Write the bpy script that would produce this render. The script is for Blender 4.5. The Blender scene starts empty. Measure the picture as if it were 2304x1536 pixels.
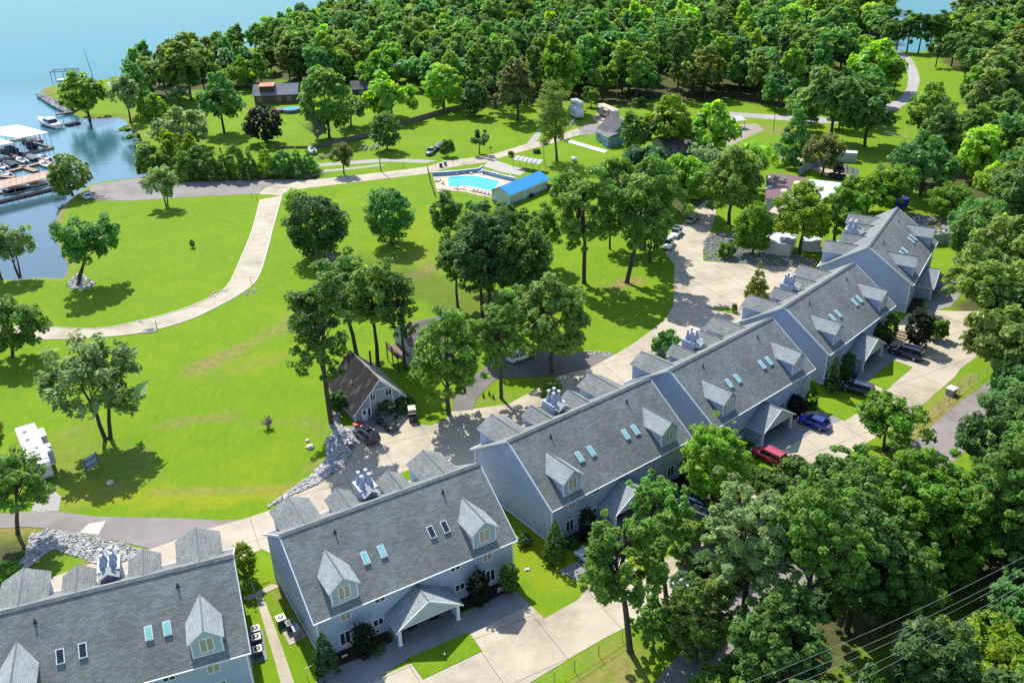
import bpy, bmesh, math, random
import numpy as np
from mathutils import Vector, Matrix
from mathutils.geometry import tessellate_polygon
R = math.radians
random.seed(7)
sc = bpy.context.scene
col = sc.collection
# ---------------------------------------------------------------- camera, sky, sun, exposure
HC = 68.72                      # drone height above the lawns (m)
FPX, TH, RO = 2028.18, 0.466633, -0.0288575
cam_d = bpy.data.cameras.new('camera')
cam_d.sensor_width = 36.0
cam_d.lens = 36.0 * FPX / 2304.0
cam_d.clip_start, cam_d.clip_end = 1.0, 4000.0
cam = bpy.data.objects.new('camera', cam_d)
col.objects.link(cam)
cam.matrix_world = Matrix.Translation((0, 0, HC)) @ Matrix.Rotation(math.pi / 2 - TH, 4, 'X') @ Matrix.Rotation(RO, 4, 'Z')
sc.camera = cam
SUN = Vector((-0.345, 0.785, 1.0)).normalized()      # towards the sun
world = bpy.data.worlds.new('World')
sc.world = world
world.use_nodes = True
wn = world.node_tree
wn.nodes.clear()
sky = wn.nodes.new('ShaderNodeTexSky')
sky.sky_type = 'NISHITA'
sky.sun_disc = False
sky.sun_elevation = math.asin(SUN.z)
sky.sun_rotation = math.atan2(SUN.x, SUN.y)
sky.altitude = 100
sky.air_density, sky.dust_density, sky.ozone_density = 1.0, 0.6, 1.2
bg = wn.nodes.new('ShaderNodeBackground')
bg.inputs['Strength'].default_value = 0.15
wo = wn.nodes.new('ShaderNodeOutputWorld')
wn.links.new(sky.outputs[0], bg.inputs[0])
wn.links.new(bg.outputs[0], wo.inputs[0])
sun_d = bpy.data.lights.new('sun', 'SUN')
sun_d.energy, sun_d.angle, sun_d.color = 4.3, R(0.53), (1.0, 0.955, 0.87)
sun = bpy.data.objects.new('sun', sun_d)
col.objects.link(sun)
sun.rotation_euler = SUN.to_track_quat('Z', 'Y').to_euler()
sun.location = (0, 0, 200)
sc.view_settings.view_transform = 'Standard'
sc.view_settings.look = 'None'
sc.view_settings.gamma = 1.0
sc.view_settings.use_curve_mapping = False
sc.view_settings.exposure = 0.85
sc.render.engine = 'CYCLES'
sc.cycles.max_bounces = 6
sc.cycles.diffuse_bounces = 3
sc.cycles.transparent_max_bounces = 6
sc.cycles.use_denoising = False
sc.cycles.use_adaptive_sampling = False
sc.cycles.sample_clamp_indirect = 4.0
sc.cycles.sample_clamp_direct = 12.0

# ---------------------------------------------------------------- helpers
def ray(x, y):
    xr, yr = (x - 1152) / FPX, (y - 768) / FPX
    c, s = math.cos(RO), math.sin(RO)
    xc, yc = c * xr + s * yr, -s * xr + c * yr
    return (xc, math.cos(TH) - yc * math.sin(TH), -math.sin(TH) - yc * math.cos(TH))

def G(x, y, z=0.0):
    """a spot of the photograph (2304 x 1536) -> the point of the level z it shows"""
    d = ray(x, y)
    t = (z - HC) / d[2]
    return Vector((d[0] * t, d[1] * t, z))

def proj(P):
    x, y, z = P[0], P[1], P[2] - HC
    zc = y * math.cos(TH) - z * math.sin(TH)
    yc = -(y * math.sin(TH) + z * math.cos(TH))
    c, s = math.cos(RO), math.sin(RO)
    return 1152 + FPX * (c * x - s * yc) / zc, 768 + FPX * (s * x + c * yc) / zc

def hgt(g, py):
    lo, hi = 0.0, 60.0
    for _ in range(40):
        m = (lo + hi) / 2
        if proj((g[0], g[1], m))[1] > py: lo = m
        else: hi = m
    return m

def slant(g): return math.sqrt(g[0] ** 2 + g[1] ** 2 + HC ** 2)

def heading(ax, ay, bx, by):
    a, b = G(ax, ay), G(bx, by)
    return math.atan2(b.y - a.y, b.x - a.x)

def tag(o, label=None, cat=None, group=None, kind=None):
    if label: o['label'] = label
    if cat: o['category'] = cat
    if group: o['group'] = group
    if kind: o['kind'] = kind
    return o

def empty(name, loc, rz=0, label=None, cat=None, group=None, scale=1.0):
    o = bpy.data.objects.new(name, None)
    col.objects.link(o)
    o.location = loc
    o.rotation_euler = (0, 0, rz)
    o.scale = (scale,) * 3
    o.empty_display_size = 0.5
    return tag(o, label, cat, group)

def copy_tree(o, parent=None):
    c = o.copy()
    col.objects.link(c)
    if parent is not None: c.parent = parent
    for ch in KIDS.get(o.name, []): copy_tree_child(ch, c)
    return c

def copy_tree_child(o, parent):
    c = o.copy()
    col.objects.link(c)
    c.parent = parent
    KIDS.setdefault(parent.name, []).append(c)
    for ch in KIDS.get(o.name, []): copy_tree_child(ch, c)
    return c

KIDS = {}
def link(name, me, parent=None):
    o = bpy.data.objects.new(name, me)
    col.objects.link(o)
    if parent is not None:
        o.parent = parent
        KIDS.setdefault(parent.name, []).append(o)
    return o

def set_uv(me):
    n = len(me.loops)
    if not n: return
    uv = me.uv_layers.new(name='UVMap')
    co = np.empty(len(me.vertices) * 3); me.vertices.foreach_get('co', co); co = co.reshape(-1, 3)
    vi = np.empty(n, dtype=np.int32); me.loops.foreach_get('vertex_index', vi)
    nr = np.empty(len(me.polygons) * 3); me.polygons.foreach_get('normal', nr); nr = nr.reshape(-1, 3)
    tot = np.empty(len(me.polygons), dtype=np.int32); me.polygons.foreach_get('loop_total', tot)
    N = np.repeat(nr, tot, axis=0)
    T = np.stack([-N[:, 1], N[:, 0], np.zeros(n)], 1)
    ln = np.linalg.norm(T, axis=1)
    flat = ln < 0.05
    T[flat] = (1, 0, 0); ln[flat] = 1
    T /= ln[:, None]
    S = np.cross(N, T)
    p = co[vi]
    out = np.stack([(p * T).sum(1), (p * S).sum(1)], 1).astype(np.float32)
    uv.data.foreach_set('uv', out.ravel())

class MB:
    """collects faces and links them as one mesh object"""
    def __init__(self): self.v, self.f, self.m, self.sm = [], [], [], []
    def add(self, vs, fs, mi=0, smooth=False):
        b = len(self.v)
        self.v += [tuple(p) for p in vs]
        for f in fs:
            self.f.append([b + i for i in f]); self.m.append(mi); self.sm.append(smooth)
        return self
    def box(self, c, s, rz=0, mi=0, M=None):
        x, y, z = s[0] / 2, s[1] / 2, s[2] / 2
        vs = [Vector(p) for p in ((-x, -y, -z), (x, -y, -z), (x, y, -z), (-x, y, -z), (-x, -y, z), (x, -y, z), (x, y, z), (-x, y, z))]
        if rz: vs = [Matrix.Rotation(rz, 3, 'Z') @ p for p in vs]
        if M is not None: vs = [M @ p for p in vs]
        vs = [p + Vector(c) for p in vs]
        return self.add(vs, [(0, 3, 2, 1), (4, 5, 6, 7), (0, 1, 5, 4), (1, 2, 6, 5), (2, 3, 7, 6), (3, 0, 4, 7)], mi)
    def bb(self, a, b, mi=0):
        return self.box([(a[i] + b[i]) / 2 for i in range(3)], [abs(b[i] - a[i]) for i in range(3)], 0, mi)
    def slab(self, poly, off, mi=0, mi2=None):
        """a flat polygon (list of 3D points, counter-clockwise seen from its front) given a thickness by the offset vector off"""
        n = len(poly)
        p = [Vector(q) for q in poly]; q = [a + Vector(off) for a in p]
        self.add(p, [tuple(range(n))], mi)
        self.add(q, [tuple(reversed(range(n)))], mi if mi2 is None else mi2)
        for i in range(n):
            j = (i + 1) % n
            self.add([p[i], q[i], q[j], p[j]], [(0, 1, 2, 3)], mi if mi2 is None else mi2)
        return self
    def cyl(self, a, b, ra, rb, n=8, mi=0, cap=True, smooth=True):
        a, b = Vector(a), Vector(b)
        d = (b - a)
        if d.length < 1e-6: return self
        q = d.to_track_quat('Z', 'Y')
        ring = lambda c, r: [c + q @ Vector((r * math.cos(2 * math.pi * i / n), r * math.sin(2 * math.pi * i / n), 0)) for i in range(n)]
        vs = ring(a, ra) + ring(b, rb)
        self.add(vs, [(i, (i + 1) % n, n + (i + 1) % n, n + i) for i in range(n)], mi, smooth)
        if cap:
            self.add(vs[:n], [tuple(reversed(range(n)))], mi); self.add(vs[n:], [tuple(range(n))], mi)
        return self
    def tube(self, pts, r, n=6, mi=0):
        for i in range(len(pts) - 1):
            ra, rb = (r[i], r[i + 1]) if isinstance(r, (list, tuple)) else (r, r)
            self.cyl(pts[i], pts[i + 1], ra, rb, n, mi, cap=(i in (0, len(pts) - 2)))
        return self
    def loft(self, rings, mi=0, smooth=True, closed=True, caps=True):
        n = len(rings[0]); b = []
        vs = [p for r in rings for p in r]
        fs = []
        for k in range(len(rings) - 1):
            for i in range(n if closed else n - 1):
                j = (i + 1) % n
                fs.append((k * n + i, k * n + j, (k + 1) * n + j, (k + 1) * n + i))
        self.add(vs, fs, mi, smooth)
        if caps and closed:
            self.add(rings[0], [tuple(reversed(range(n)))], mi); self.add(rings[-1], [tuple(range(n))], mi)
        return self
    def build(self, name, mats, parent=None, fix=False):
        me = self.mesh(name, mats, fix)
        return link(name, me, parent)
    def mesh(self, name, mats, fix=False):
        me = bpy.data.meshes.new(name)
        me.from_pydata(self.v, [], self.f)
        for m in (mats if isinstance(mats, (list, tuple)) else [mats]): me.materials.append(m)
        me.polygons.foreach_set('material_index', self.m)
        me.polygons.foreach_set('use_smooth', self.sm)
        me.update()
        if fix:
            bm = bmesh.new(); bm.from_mesh(me); bmesh.ops.remove_doubles(bm, verts=bm.verts, dist=1e-4)
            bmesh.ops.recalc_face_normals(bm, faces=bm.faces); bm.to_mesh(me); bm.free()
        set_uv(me)
        return me

# ---------------------------------------------------------------- materials
MATS = {}
def lin(c): return tuple((x / 255 / 12.92) if x / 255 <= .04045 else ((x / 255 + .055) / 1.055) ** 2.4 for x in c)
def mat(name, c1, c2=None, rough=0.8, scale=3.0, detail=4.0, bump=0.0, bump_scale=None, metal=0.0, spec=0.3, coord='Object', coat=0.0, stretch=None):
    if name in MATS: return MATS[name]
    m = bpy.data.materials.new(name); m.use_nodes = True
    nt = m.node_tree; N, L = nt.nodes, nt.links
    b = N['Principled BSDF']
    b.inputs['Roughness'].default_value = rough
    b.inputs['Metallic'].default_value = metal
    b.inputs['Specular IOR Level'].default_value = spec
    if coat: b.inputs['Coat Weight'].default_value = coat; b.inputs['Coat Roughness'].default_value = 0.05
    tc = N.new('ShaderNodeTexCoord'); src = tc.outputs[coord]
    if stretch:
        mp = N.new('ShaderNodeMapping'); mp.inputs['Scale'].default_value = stretch
        L.new(src, mp.inputs[0]); src = mp.outputs[0]
    c2 = c2 or tuple(x * 0.8 for x in c1)
    no = N.new('ShaderNodeTexNoise'); no.inputs['Scale'].default_value = scale; no.inputs['Detail'].default_value = detail
    L.new(src, no.inputs[0])
    cr = N.new('ShaderNodeMapRange'); cr.inputs[1].default_value = 0.3; cr.inputs[2].default_value = 0.7
    L.new(no.outputs[0], cr.inputs[0])
    mx = N.new('ShaderNodeMix'); mx.data_type = 'RGBA'
    mx.inputs[6].default_value = (*c1, 1); mx.inputs[7].default_value = (*c2, 1)
    L.new(cr.outputs[0], mx.inputs[0]); L.new(mx.outputs[2], b.inputs['Base Color'])
    if bump:
        n2 = N.new('ShaderNodeTexNoise'); n2.inputs['Scale'].default_value = bump_scale or scale * 4; n2.inputs['Detail'].default_value = 3
        L.new(src, n2.inputs[0])
        bp = N.new('ShaderNodeBump'); bp.inputs['Strength'].default_value = bump; bp.inputs['Distance'].default_value = 0.05
        L.new(n2.outputs[0], bp.inputs['Height']); L.new(bp.outputs[0], b.inputs['Normal'])
    MATS[name] = m
    return m

def nodes_of(m): return m.node_tree.nodes, m.node_tree.links, m.node_tree.nodes['Principled BSDF']

def m_shingle(name, ca, cb, cm, w=0.45, h=0.2, bump=0.6, patch=None):
    m = bpy.data.materials.new(name); m.use_nodes = True
    N, L, b = nodes_of(m)
    tc = N.new('ShaderNodeTexCoord')
    br = N.new('ShaderNodeTexBrick')
    br.inputs['Scale'].default_value = 1.0
    br.inputs['Brick Width'].default_value = w; br.inputs['Row Height'].default_value = h
    br.inputs['Mortar Size'].default_value = 0.014; br.inputs['Mortar Smooth'].default_value = 0.3
    br.inputs['Color1'].default_value = (*ca, 1); br.inputs['Color2'].default_value = (*cb, 1); br.inputs['Mortar'].default_value = (*cm, 1)
    L.new(tc.outputs['UV'], br.inputs['Vector'])
    # larger mottling: groups of shingles of one tone, and slow weathering
    mp = N.new('ShaderNodeMapping'); mp.inputs['Scale'].default_value = (1.1, 4.5, 1)
    L.new(tc.outputs['UV'], mp.inputs[0])
    wn_ = N.new('ShaderNodeTexNoise'); wn_.inputs['Scale'].default_value = 1.3; wn_.inputs['Detail'].default_value = 5; wn_.inputs['Roughness'].default_value = .75
    L.new(mp.outputs[0], wn_.inputs[0])
    r1 = N.new('ShaderNodeMapRange'); r1.inputs[1].default_value = .3; r1.inputs[2].default_value = .7; r1.inputs[3].default_value = .86; r1.inputs[4].default_value = 1.16
    L.new(wn_.outputs[0], r1.inputs[0])
    w2 = N.new('ShaderNodeTexNoise'); w2.inputs['Scale'].default_value = .35; w2.inputs['Detail'].default_value = 3
    L.new(tc.outputs['Object'], w2.inputs[0])
    r2 = N.new('ShaderNodeMapRange'); r2.inputs[1].default_value = .3; r2.inputs[2].default_value = .7; r2.inputs[3].default_value = .85; r2.inputs[4].default_value = 1.15
    L.new(w2.outputs[0], r2.inputs[0])
    mu = N.new('ShaderNodeMath'); mu.operation = 'MULTIPLY'; L.new(r1.outputs[0], mu.inputs[0]); L.new(r2.outputs[0], mu.inputs[1])
    mx = N.new('ShaderNodeVectorMath'); mx.operation = 'SCALE'
    L.new(br.outputs['Color'], mx.inputs[0]); L.new(mu.outputs[0], mx.inputs['Scale'])
    out = mx.outputs[0]
    if patch:
        pn = N.new('ShaderNodeTexNoise'); pn.inputs['Scale'].default_value = .55; pn.inputs['Detail'].default_value = 6
        mp2 = N.new('ShaderNodeMapping'); mp2.inputs['Scale'].default_value = (1.8, .8, 1); L.new(tc.outputs['UV'], mp2.inputs[0]); L.new(mp2.outputs[0], pn.inputs[0])
        rr = N.new('ShaderNodeMapRange'); rr.inputs[1].default_value = .53; rr.inputs[2].default_value = .62; L.new(pn.outputs[0], rr.inputs[0])
        mm = N.new('ShaderNodeMix'); mm.data_type = 'RGBA'; L.new(rr.outputs[0], mm.inputs[0]); L.new(out, mm.inputs[6]); mm.inputs[7].default_value = (*patch, 1)
        out = mm.outputs[2]
    L.new(out, b.inputs['Base Color'])
    b.inputs['Roughness'].default_value = .9; b.inputs['Specular IOR Level'].default_value = .15
    hm = N.new('ShaderNodeMath'); hm.operation = 'MULTIPLY_ADD'; hm.inputs[1].default_value = .35
    L.new(wn_.outputs[0], hm.inputs[0]); 
    inv = N.new('ShaderNodeMath'); inv.operation = 'SUBTRACT'; inv.inputs[0].default_value = 1.0; L.new(br.outputs['Fac'], inv.inputs[1])
    L.new(inv.outputs[0], hm.inputs[2])
    bp = N.new('ShaderNodeBump'); bp.inputs['Strength'].default_value = bump; bp.inputs['Distance'].default_value = .03
    L.new(hm.outputs[0], bp.inputs['Height']); L.new(bp.outputs[0], b.inputs['Normal'])
    MATS[name] = m
    return m

def m_siding(name, c, pitch=0.2, bump=0.5, vertical=False):
    m = mat(name, c, tuple(x * .88 for x in c), rough=.6, scale=.6)
    N, L, b = nodes_of(m)
    tc = N.new('ShaderNodeTexCoord'); sp = N.new('ShaderNodeSeparateXYZ'); L.new(tc.outputs['UV'], sp.inputs[0])
    d = N.new('ShaderNodeMath'); d.operation = 'DIVIDE'; d.inputs[1].default_value = pitch; L.new(sp.outputs[0 if vertical else 1], d.inputs[0])
    fr = N.new('ShaderNodeMath'); fr.operation = 'FRACT'; L.new(d.outputs[0], fr.inputs[0])
    bp = N.new('ShaderNodeBump'); bp.inputs['Strength'].default_value = bump; bp.inputs['Distance'].default_value = .03
    L.new(fr.outputs[0], bp.inputs['Height']); L.new(bp.outputs[0], b.inputs['Normal'])
    return m

def m_glass(name, c, rough=.06):
    m = mat(name, c, tuple(x * .7 for x in c), rough=rough, scale=1.5, spec=.6)
    return m

M_roof = m_shingle('grey shingles', (.155, .168, .164), (.222, .235, .228), (.085, .093, .092), w=.55, h=.22)
M_roof2 = m_shingle('pale grey shingles', (.25, .275, .285), (.33, .355, .36), (.15, .17, .18), w=.38, h=.17, bump=.4)
M_ridge = mat('dark ridge shingles', (.10, .115, .125), (.14, .155, .16), rough=.9, scale=3)
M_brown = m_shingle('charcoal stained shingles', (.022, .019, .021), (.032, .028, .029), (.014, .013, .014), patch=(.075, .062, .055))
M_side = m_siding('blue grey siding', (.40, .455, .59))
M_trim = mat('white painted trim', (.74, .76, .78), (.66, .69, .72), rough=.5, scale=2)
M_pane = m_glass('dark window glass', (.03, .04, .055))
M_blind = mat('window with closed blinds', (.42, .34, .27), (.33, .27, .22), rough=.25, scale=2, stretch=(1, 1, 12), spec=.5)
M_skyl = mat('skylight with painted sky reflection', (.30, .58, .55), (.24, .52, .50), rough=.12, scale=2, spec=.6)  # sky reflection put into the glass colour as pale turquoise
M_metal = mat('painted blue grey metal', (.33, .38, .46), (.27, .32, .40), rough=.5, scale=3)
M_dark = mat('black rubber and plastic', (.018, .018, .02), (.03, .03, .03), rough=.6, scale=5)
M_white = mat('white gel coat', (.66, .66, .66), (.60, .61, .62), rough=.25, scale=1.2, spec=.5)
M_conc = None
M_wood = mat('weathered wood', (.20, .15, .11), (.13, .10, .08), rough=.85, scale=4, stretch=(6, 6, 1), bump=.3)
M_tanw = mat('tan dock boards', (.34, .24, .16), (.26, .19, .13), rough=.85, scale=2, bump=.2)
M_bark = mat('bark', (.085, .068, .052), (.05, .042, .036), rough=.95, scale=3, stretch=(3, 3, .6), bump=.8, bump_scale=9)
M_greybark = mat('grey dead wood', (.26, .24, .23), (.17, .16, .155), rough=.95, scale=5, bump=.4)
M_rock = mat('grey limestone riprap', (.50, .48, .46), (.20, .20, .205), rough=.9, scale=1.6, bump=.5)
M_soil = mat('brown soil', (.17, .12, .08), (.11, .08, .055), rough=.95, scale=2, bump=.5)
# ---------------------------------------------------------------- ground, lake, roads
SHORE = [(-500, 640), (-60, 630), (40, 629), (100, 623), (145, 628), (152, 600), (135, 560), (118, 520), (126, 492), (140, 465), (160, 448), (185, 428), (205, 414), (240, 408), (290, 402), (330, 398), (326, 380), (332, 362), (330, 345), (318, 322), (300, 300), (288, 285), (282, 272), (262, 264), (232, 266), (205, 267), (180, 266), (160, 256), (150, 246), (122, 230), (85, 207), (100, 198), (135, 190), (180, 186), (235, 180), (280, 170), (330, 160), (400, 145), (480, 122), (520, 117), (570, 108), (620, 95), (680, 78), (740, 58), (785, 42), (795, 30), (822, 22), (856, 22), (875, 10), (880, -10), (895, -60), (1995, -60), (1997, -20), (2002, 30), (2008, 80), (2020, 114), (2060, 118), (2090, 112), (2110, 95), (2125, 70), (2160, 48), (2220, 34), (2304, 28), (2500, 25), (2900, 40)]
WATER = -0.7
land = [tuple(G(x, y, WATER)[:2]) for x, y in SHORE]
land += [(1500, land[-1][1]), (1500, -250), (-700, -250), (-700, land[0][1])]

def sdist(P, poly):
    """distance of the points P to the outline, positive inside"""
    poly = np.array(poly); A = poly; B = np.roll(poly, -1, 0)
    best = np.full(len(P), 1e9); inside = np.zeros(len(P), bool)
    for a, b in zip(A, B):
        d = b - a; L2 = max(d @ d, 1e-9)
        t = np.clip(((P - a) @ d) / L2, 0, 1)
        q = P - (a + t[:, None] * d)
        best = np.minimum(best, np.hypot(q[:, 0], q[:, 1]))
        c = (a[1] > P[:, 1]) != (b[1] > P[:, 1])
        with np.errstate(divide='ignore', invalid='ignore'):
            xi = (b[0] - a[0]) * (P[:, 1] - a[1]) / (b[1] - a[1]) + a[0]
        inside ^= c & (P[:, 0] < xi)
    return np.where(inside, best, -best)

def pxs(l): return [tuple(G(x, y)[:2]) for x, y in l]

def axis(lo, hi, a, b, step, grow):
    mid = list(np.arange(a, b, step)); s = step; x = mid[-1]
    while x < hi: s *= grow; x += s; mid.append(x)
    s = step; x = mid[0]; pre = []
    while x > lo: s *= grow; x -= s; pre.append(x)
    return np.array(pre[::-1] + mid)
gx = axis(-700, 1400, -110, 175, 1.5, 1.07); gy = axis(-120, 1150, 48, 300, 1.5, 1.05)
XX, YY = np.meshgrid(gx, gy)
P2 = np.stack([XX.ravel(), YY.ravel()], 1)
D = sdist(P2, land)
def vnoise(P, s, seed):
    r = np.random.RandomState(seed); tab = r.rand(64, 64)
    q = P / s; i = np.floor(q).astype(int); f = q - i; f = f * f * (3 - 2 * f)
    g = lambda a, b: tab[(i[:, 0] + a) % 64, (i[:, 1] + b) % 64]
    return (g(0, 0) * (1 - f[:, 0]) + g(1, 0) * f[:, 0]) * (1 - f[:, 1]) + (g(0, 1) * (1 - f[:, 0]) + g(1, 1) * f[:, 0]) * f[:, 1]
N1 = vnoise(P2, 9, 1); N2 = vnoise(P2, 3.1, 2); N3 = vnoise(P2, 1.7, 3)
Z = np.where(D > 2.5, 0.0, WATER + 0.7 * np.clip(D, 0, 2.5) / 2.5)
Z = np.where(D < 0, np.maximum(WATER + 0.4 * D, -4), Z)
sm = lambda e0, e1, x: np.clip((x - e0) / (e1 - e0), 0, 1) ** 2 * (3 - 2 * np.clip((x - e0) / (e1 - e0), 0, 1))
wear = np.zeros(len(P2)); wood = np.zeros(len(P2)); yel = np.zeros(len(P2)); lush = np.zeros(len(P2))
def line_w(a, b, w, k):
    a, b = np.array(G(*a)[:2]), np.array(G(*b)[:2]); d = b - a
    t = np.clip(((P2 - a) @ d) / (d @ d), 0, 1); q = P2 - (a + t[:, None] * d)
    r = np.hypot(q[:, 0], q[:, 1]) / w + (N2 - .5) * .9 + (N3 - .5) * .4
    return k * (1 - sm(.35, 1.0, r))
for a, b, w, k in [((440, 832), (560, 775), 3.2, .62), ((560, 775), (690, 705), 3.4, .55), ((500, 840), (640, 800), 1.6, .3), ((945, 618), (985, 600), 4, .75), ((900, 580), (990, 575), 5, .25),
                   ((420, 950), (520, 935), 1.3, .5), ((560, 950), (700, 940), 1.1, .35), ((330, 965), (420, 945), 1.0, .5), ((315, 1010), (330, 1060), 1.8, .5), ((300, 1090), (240, 1105), 1.6, .5), ((340, 1112), (620, 1100), 1.0, .55), ((230, 1020), (290, 1070), 5, .3), ((120, 1010), (200, 1100), 6, .28), ((205, 950), (130, 985), 2.5, .3),
                   ((1395, 640), (1420, 632), 2.6, .9), ((1360, 640), (1400, 655), 2.2, .4), ((1010, 890), (990, 905), 2.0, .4), ((1085, 905), (1140, 890), 1.6, .35), ((1205, 850), (1260, 840), 2.5, .3), ((690, 945), (740, 985), 1.5, .35), ((700, 1050), (740, 1040), 1.6, .55), ((620, 1110), (690, 1085), 1.4, .6),
                   ((2180, 850), (2000, 1040), 2.0, .8), ((2090, 1000), (1960, 1110), 2.0, .6), ((1420, 1480), (1340, 1540), 3.2, .75), ((2160, 1230), (2210, 1290), 2.4, .9), ((1290, 285), (1350, 275), 3, .5), ((1720, 345), (1790, 360), 3, .7), ((1690, 285), (1780, 300), 6, .6), ((1860, 385), (1930, 400), 3, .5), ((0, 1185), (110, 1195), 3.5, .85), ((20, 1230), (60, 1210), 3, .6), ((170, 1280), (240, 1250), 1.6, .9), ((115, 1275), (50, 1310), 1.0, .4), ((255, 1265), (330, 1240), 1.2, .8),
                   ((135, 470), (118, 515), 1.4, .95), ((118, 515), (150, 600), 1.3, .5), ((255, 266), (320, 250), 1.8, .8), ((85, 205), (180, 190), 4, .9), ((90, 205), (160, 240), 3, .7), ((740, 575), (790, 560), 4, .2), ((630, 1310), (645, 1345), .9, .7), ((700, 1450), (640, 1330), .5, .4)]:
    wear = np.maximum(wear, line_w(a, b, w, k))
for a, b, w, k in [((170, 1105), (400, 1125), 3, .9), ((400, 1125), (640, 1105), 2.6, .9), ((700, 770), (560, 820), 4, .4), ((640, 1000), (560, 1060), 5, .3), ((1270, 1290), (1160, 1240), 5, .5), ((2120, 880), (1990, 1010), 1.8, .4), ((900, 470), (960, 560), 10, .35)]:
    yel = np.maximum(yel, line_w(a, b, w, k))
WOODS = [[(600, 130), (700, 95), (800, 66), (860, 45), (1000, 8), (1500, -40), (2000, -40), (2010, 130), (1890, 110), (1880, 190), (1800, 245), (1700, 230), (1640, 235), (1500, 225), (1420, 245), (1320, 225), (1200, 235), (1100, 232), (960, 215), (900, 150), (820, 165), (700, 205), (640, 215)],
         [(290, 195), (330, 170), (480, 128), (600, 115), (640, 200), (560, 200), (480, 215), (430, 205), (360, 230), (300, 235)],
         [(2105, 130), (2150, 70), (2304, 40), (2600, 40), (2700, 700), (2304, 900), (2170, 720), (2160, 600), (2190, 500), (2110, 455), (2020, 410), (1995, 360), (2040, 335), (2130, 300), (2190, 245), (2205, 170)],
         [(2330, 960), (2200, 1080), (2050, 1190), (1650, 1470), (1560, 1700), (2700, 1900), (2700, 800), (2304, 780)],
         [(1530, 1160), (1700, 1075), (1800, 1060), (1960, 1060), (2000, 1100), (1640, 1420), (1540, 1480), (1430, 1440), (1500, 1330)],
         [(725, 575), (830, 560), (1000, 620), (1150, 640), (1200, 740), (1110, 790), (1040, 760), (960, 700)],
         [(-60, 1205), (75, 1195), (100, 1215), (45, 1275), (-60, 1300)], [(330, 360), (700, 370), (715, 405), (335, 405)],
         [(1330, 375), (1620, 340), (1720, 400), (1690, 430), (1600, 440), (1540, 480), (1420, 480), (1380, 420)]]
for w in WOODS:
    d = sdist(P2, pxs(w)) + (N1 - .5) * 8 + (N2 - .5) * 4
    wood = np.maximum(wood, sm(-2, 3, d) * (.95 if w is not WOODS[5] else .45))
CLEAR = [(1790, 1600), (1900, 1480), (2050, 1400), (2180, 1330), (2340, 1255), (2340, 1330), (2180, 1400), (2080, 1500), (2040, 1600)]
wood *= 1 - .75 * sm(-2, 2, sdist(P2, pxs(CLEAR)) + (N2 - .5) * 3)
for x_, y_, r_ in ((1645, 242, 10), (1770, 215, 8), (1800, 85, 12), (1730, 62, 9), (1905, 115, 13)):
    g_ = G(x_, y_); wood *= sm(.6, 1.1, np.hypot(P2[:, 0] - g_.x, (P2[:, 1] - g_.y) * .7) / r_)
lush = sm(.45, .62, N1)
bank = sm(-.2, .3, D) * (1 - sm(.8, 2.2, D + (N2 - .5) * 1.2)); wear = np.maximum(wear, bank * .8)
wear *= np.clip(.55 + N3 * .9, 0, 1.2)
nx, ny = len(gx), len(gy)
me = bpy.data.meshes.new('ground')
vv = np.stack([P2[:, 0], P2[:, 1], Z], 1)
ii = np.arange(nx * ny).reshape(ny, nx)
ff = np.stack([ii[:-1, :-1].ravel(), ii[:-1, 1:].ravel(), ii[1:, 1:].ravel(), ii[1:, :-1].ravel()], 1)
me.from_pydata(vv.tolist(), [], ff.tolist())
at = me.attributes.new('wear', 'FLOAT_COLOR', 'POINT')
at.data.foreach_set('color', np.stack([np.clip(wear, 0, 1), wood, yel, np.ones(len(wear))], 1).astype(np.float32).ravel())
me.update()

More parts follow.
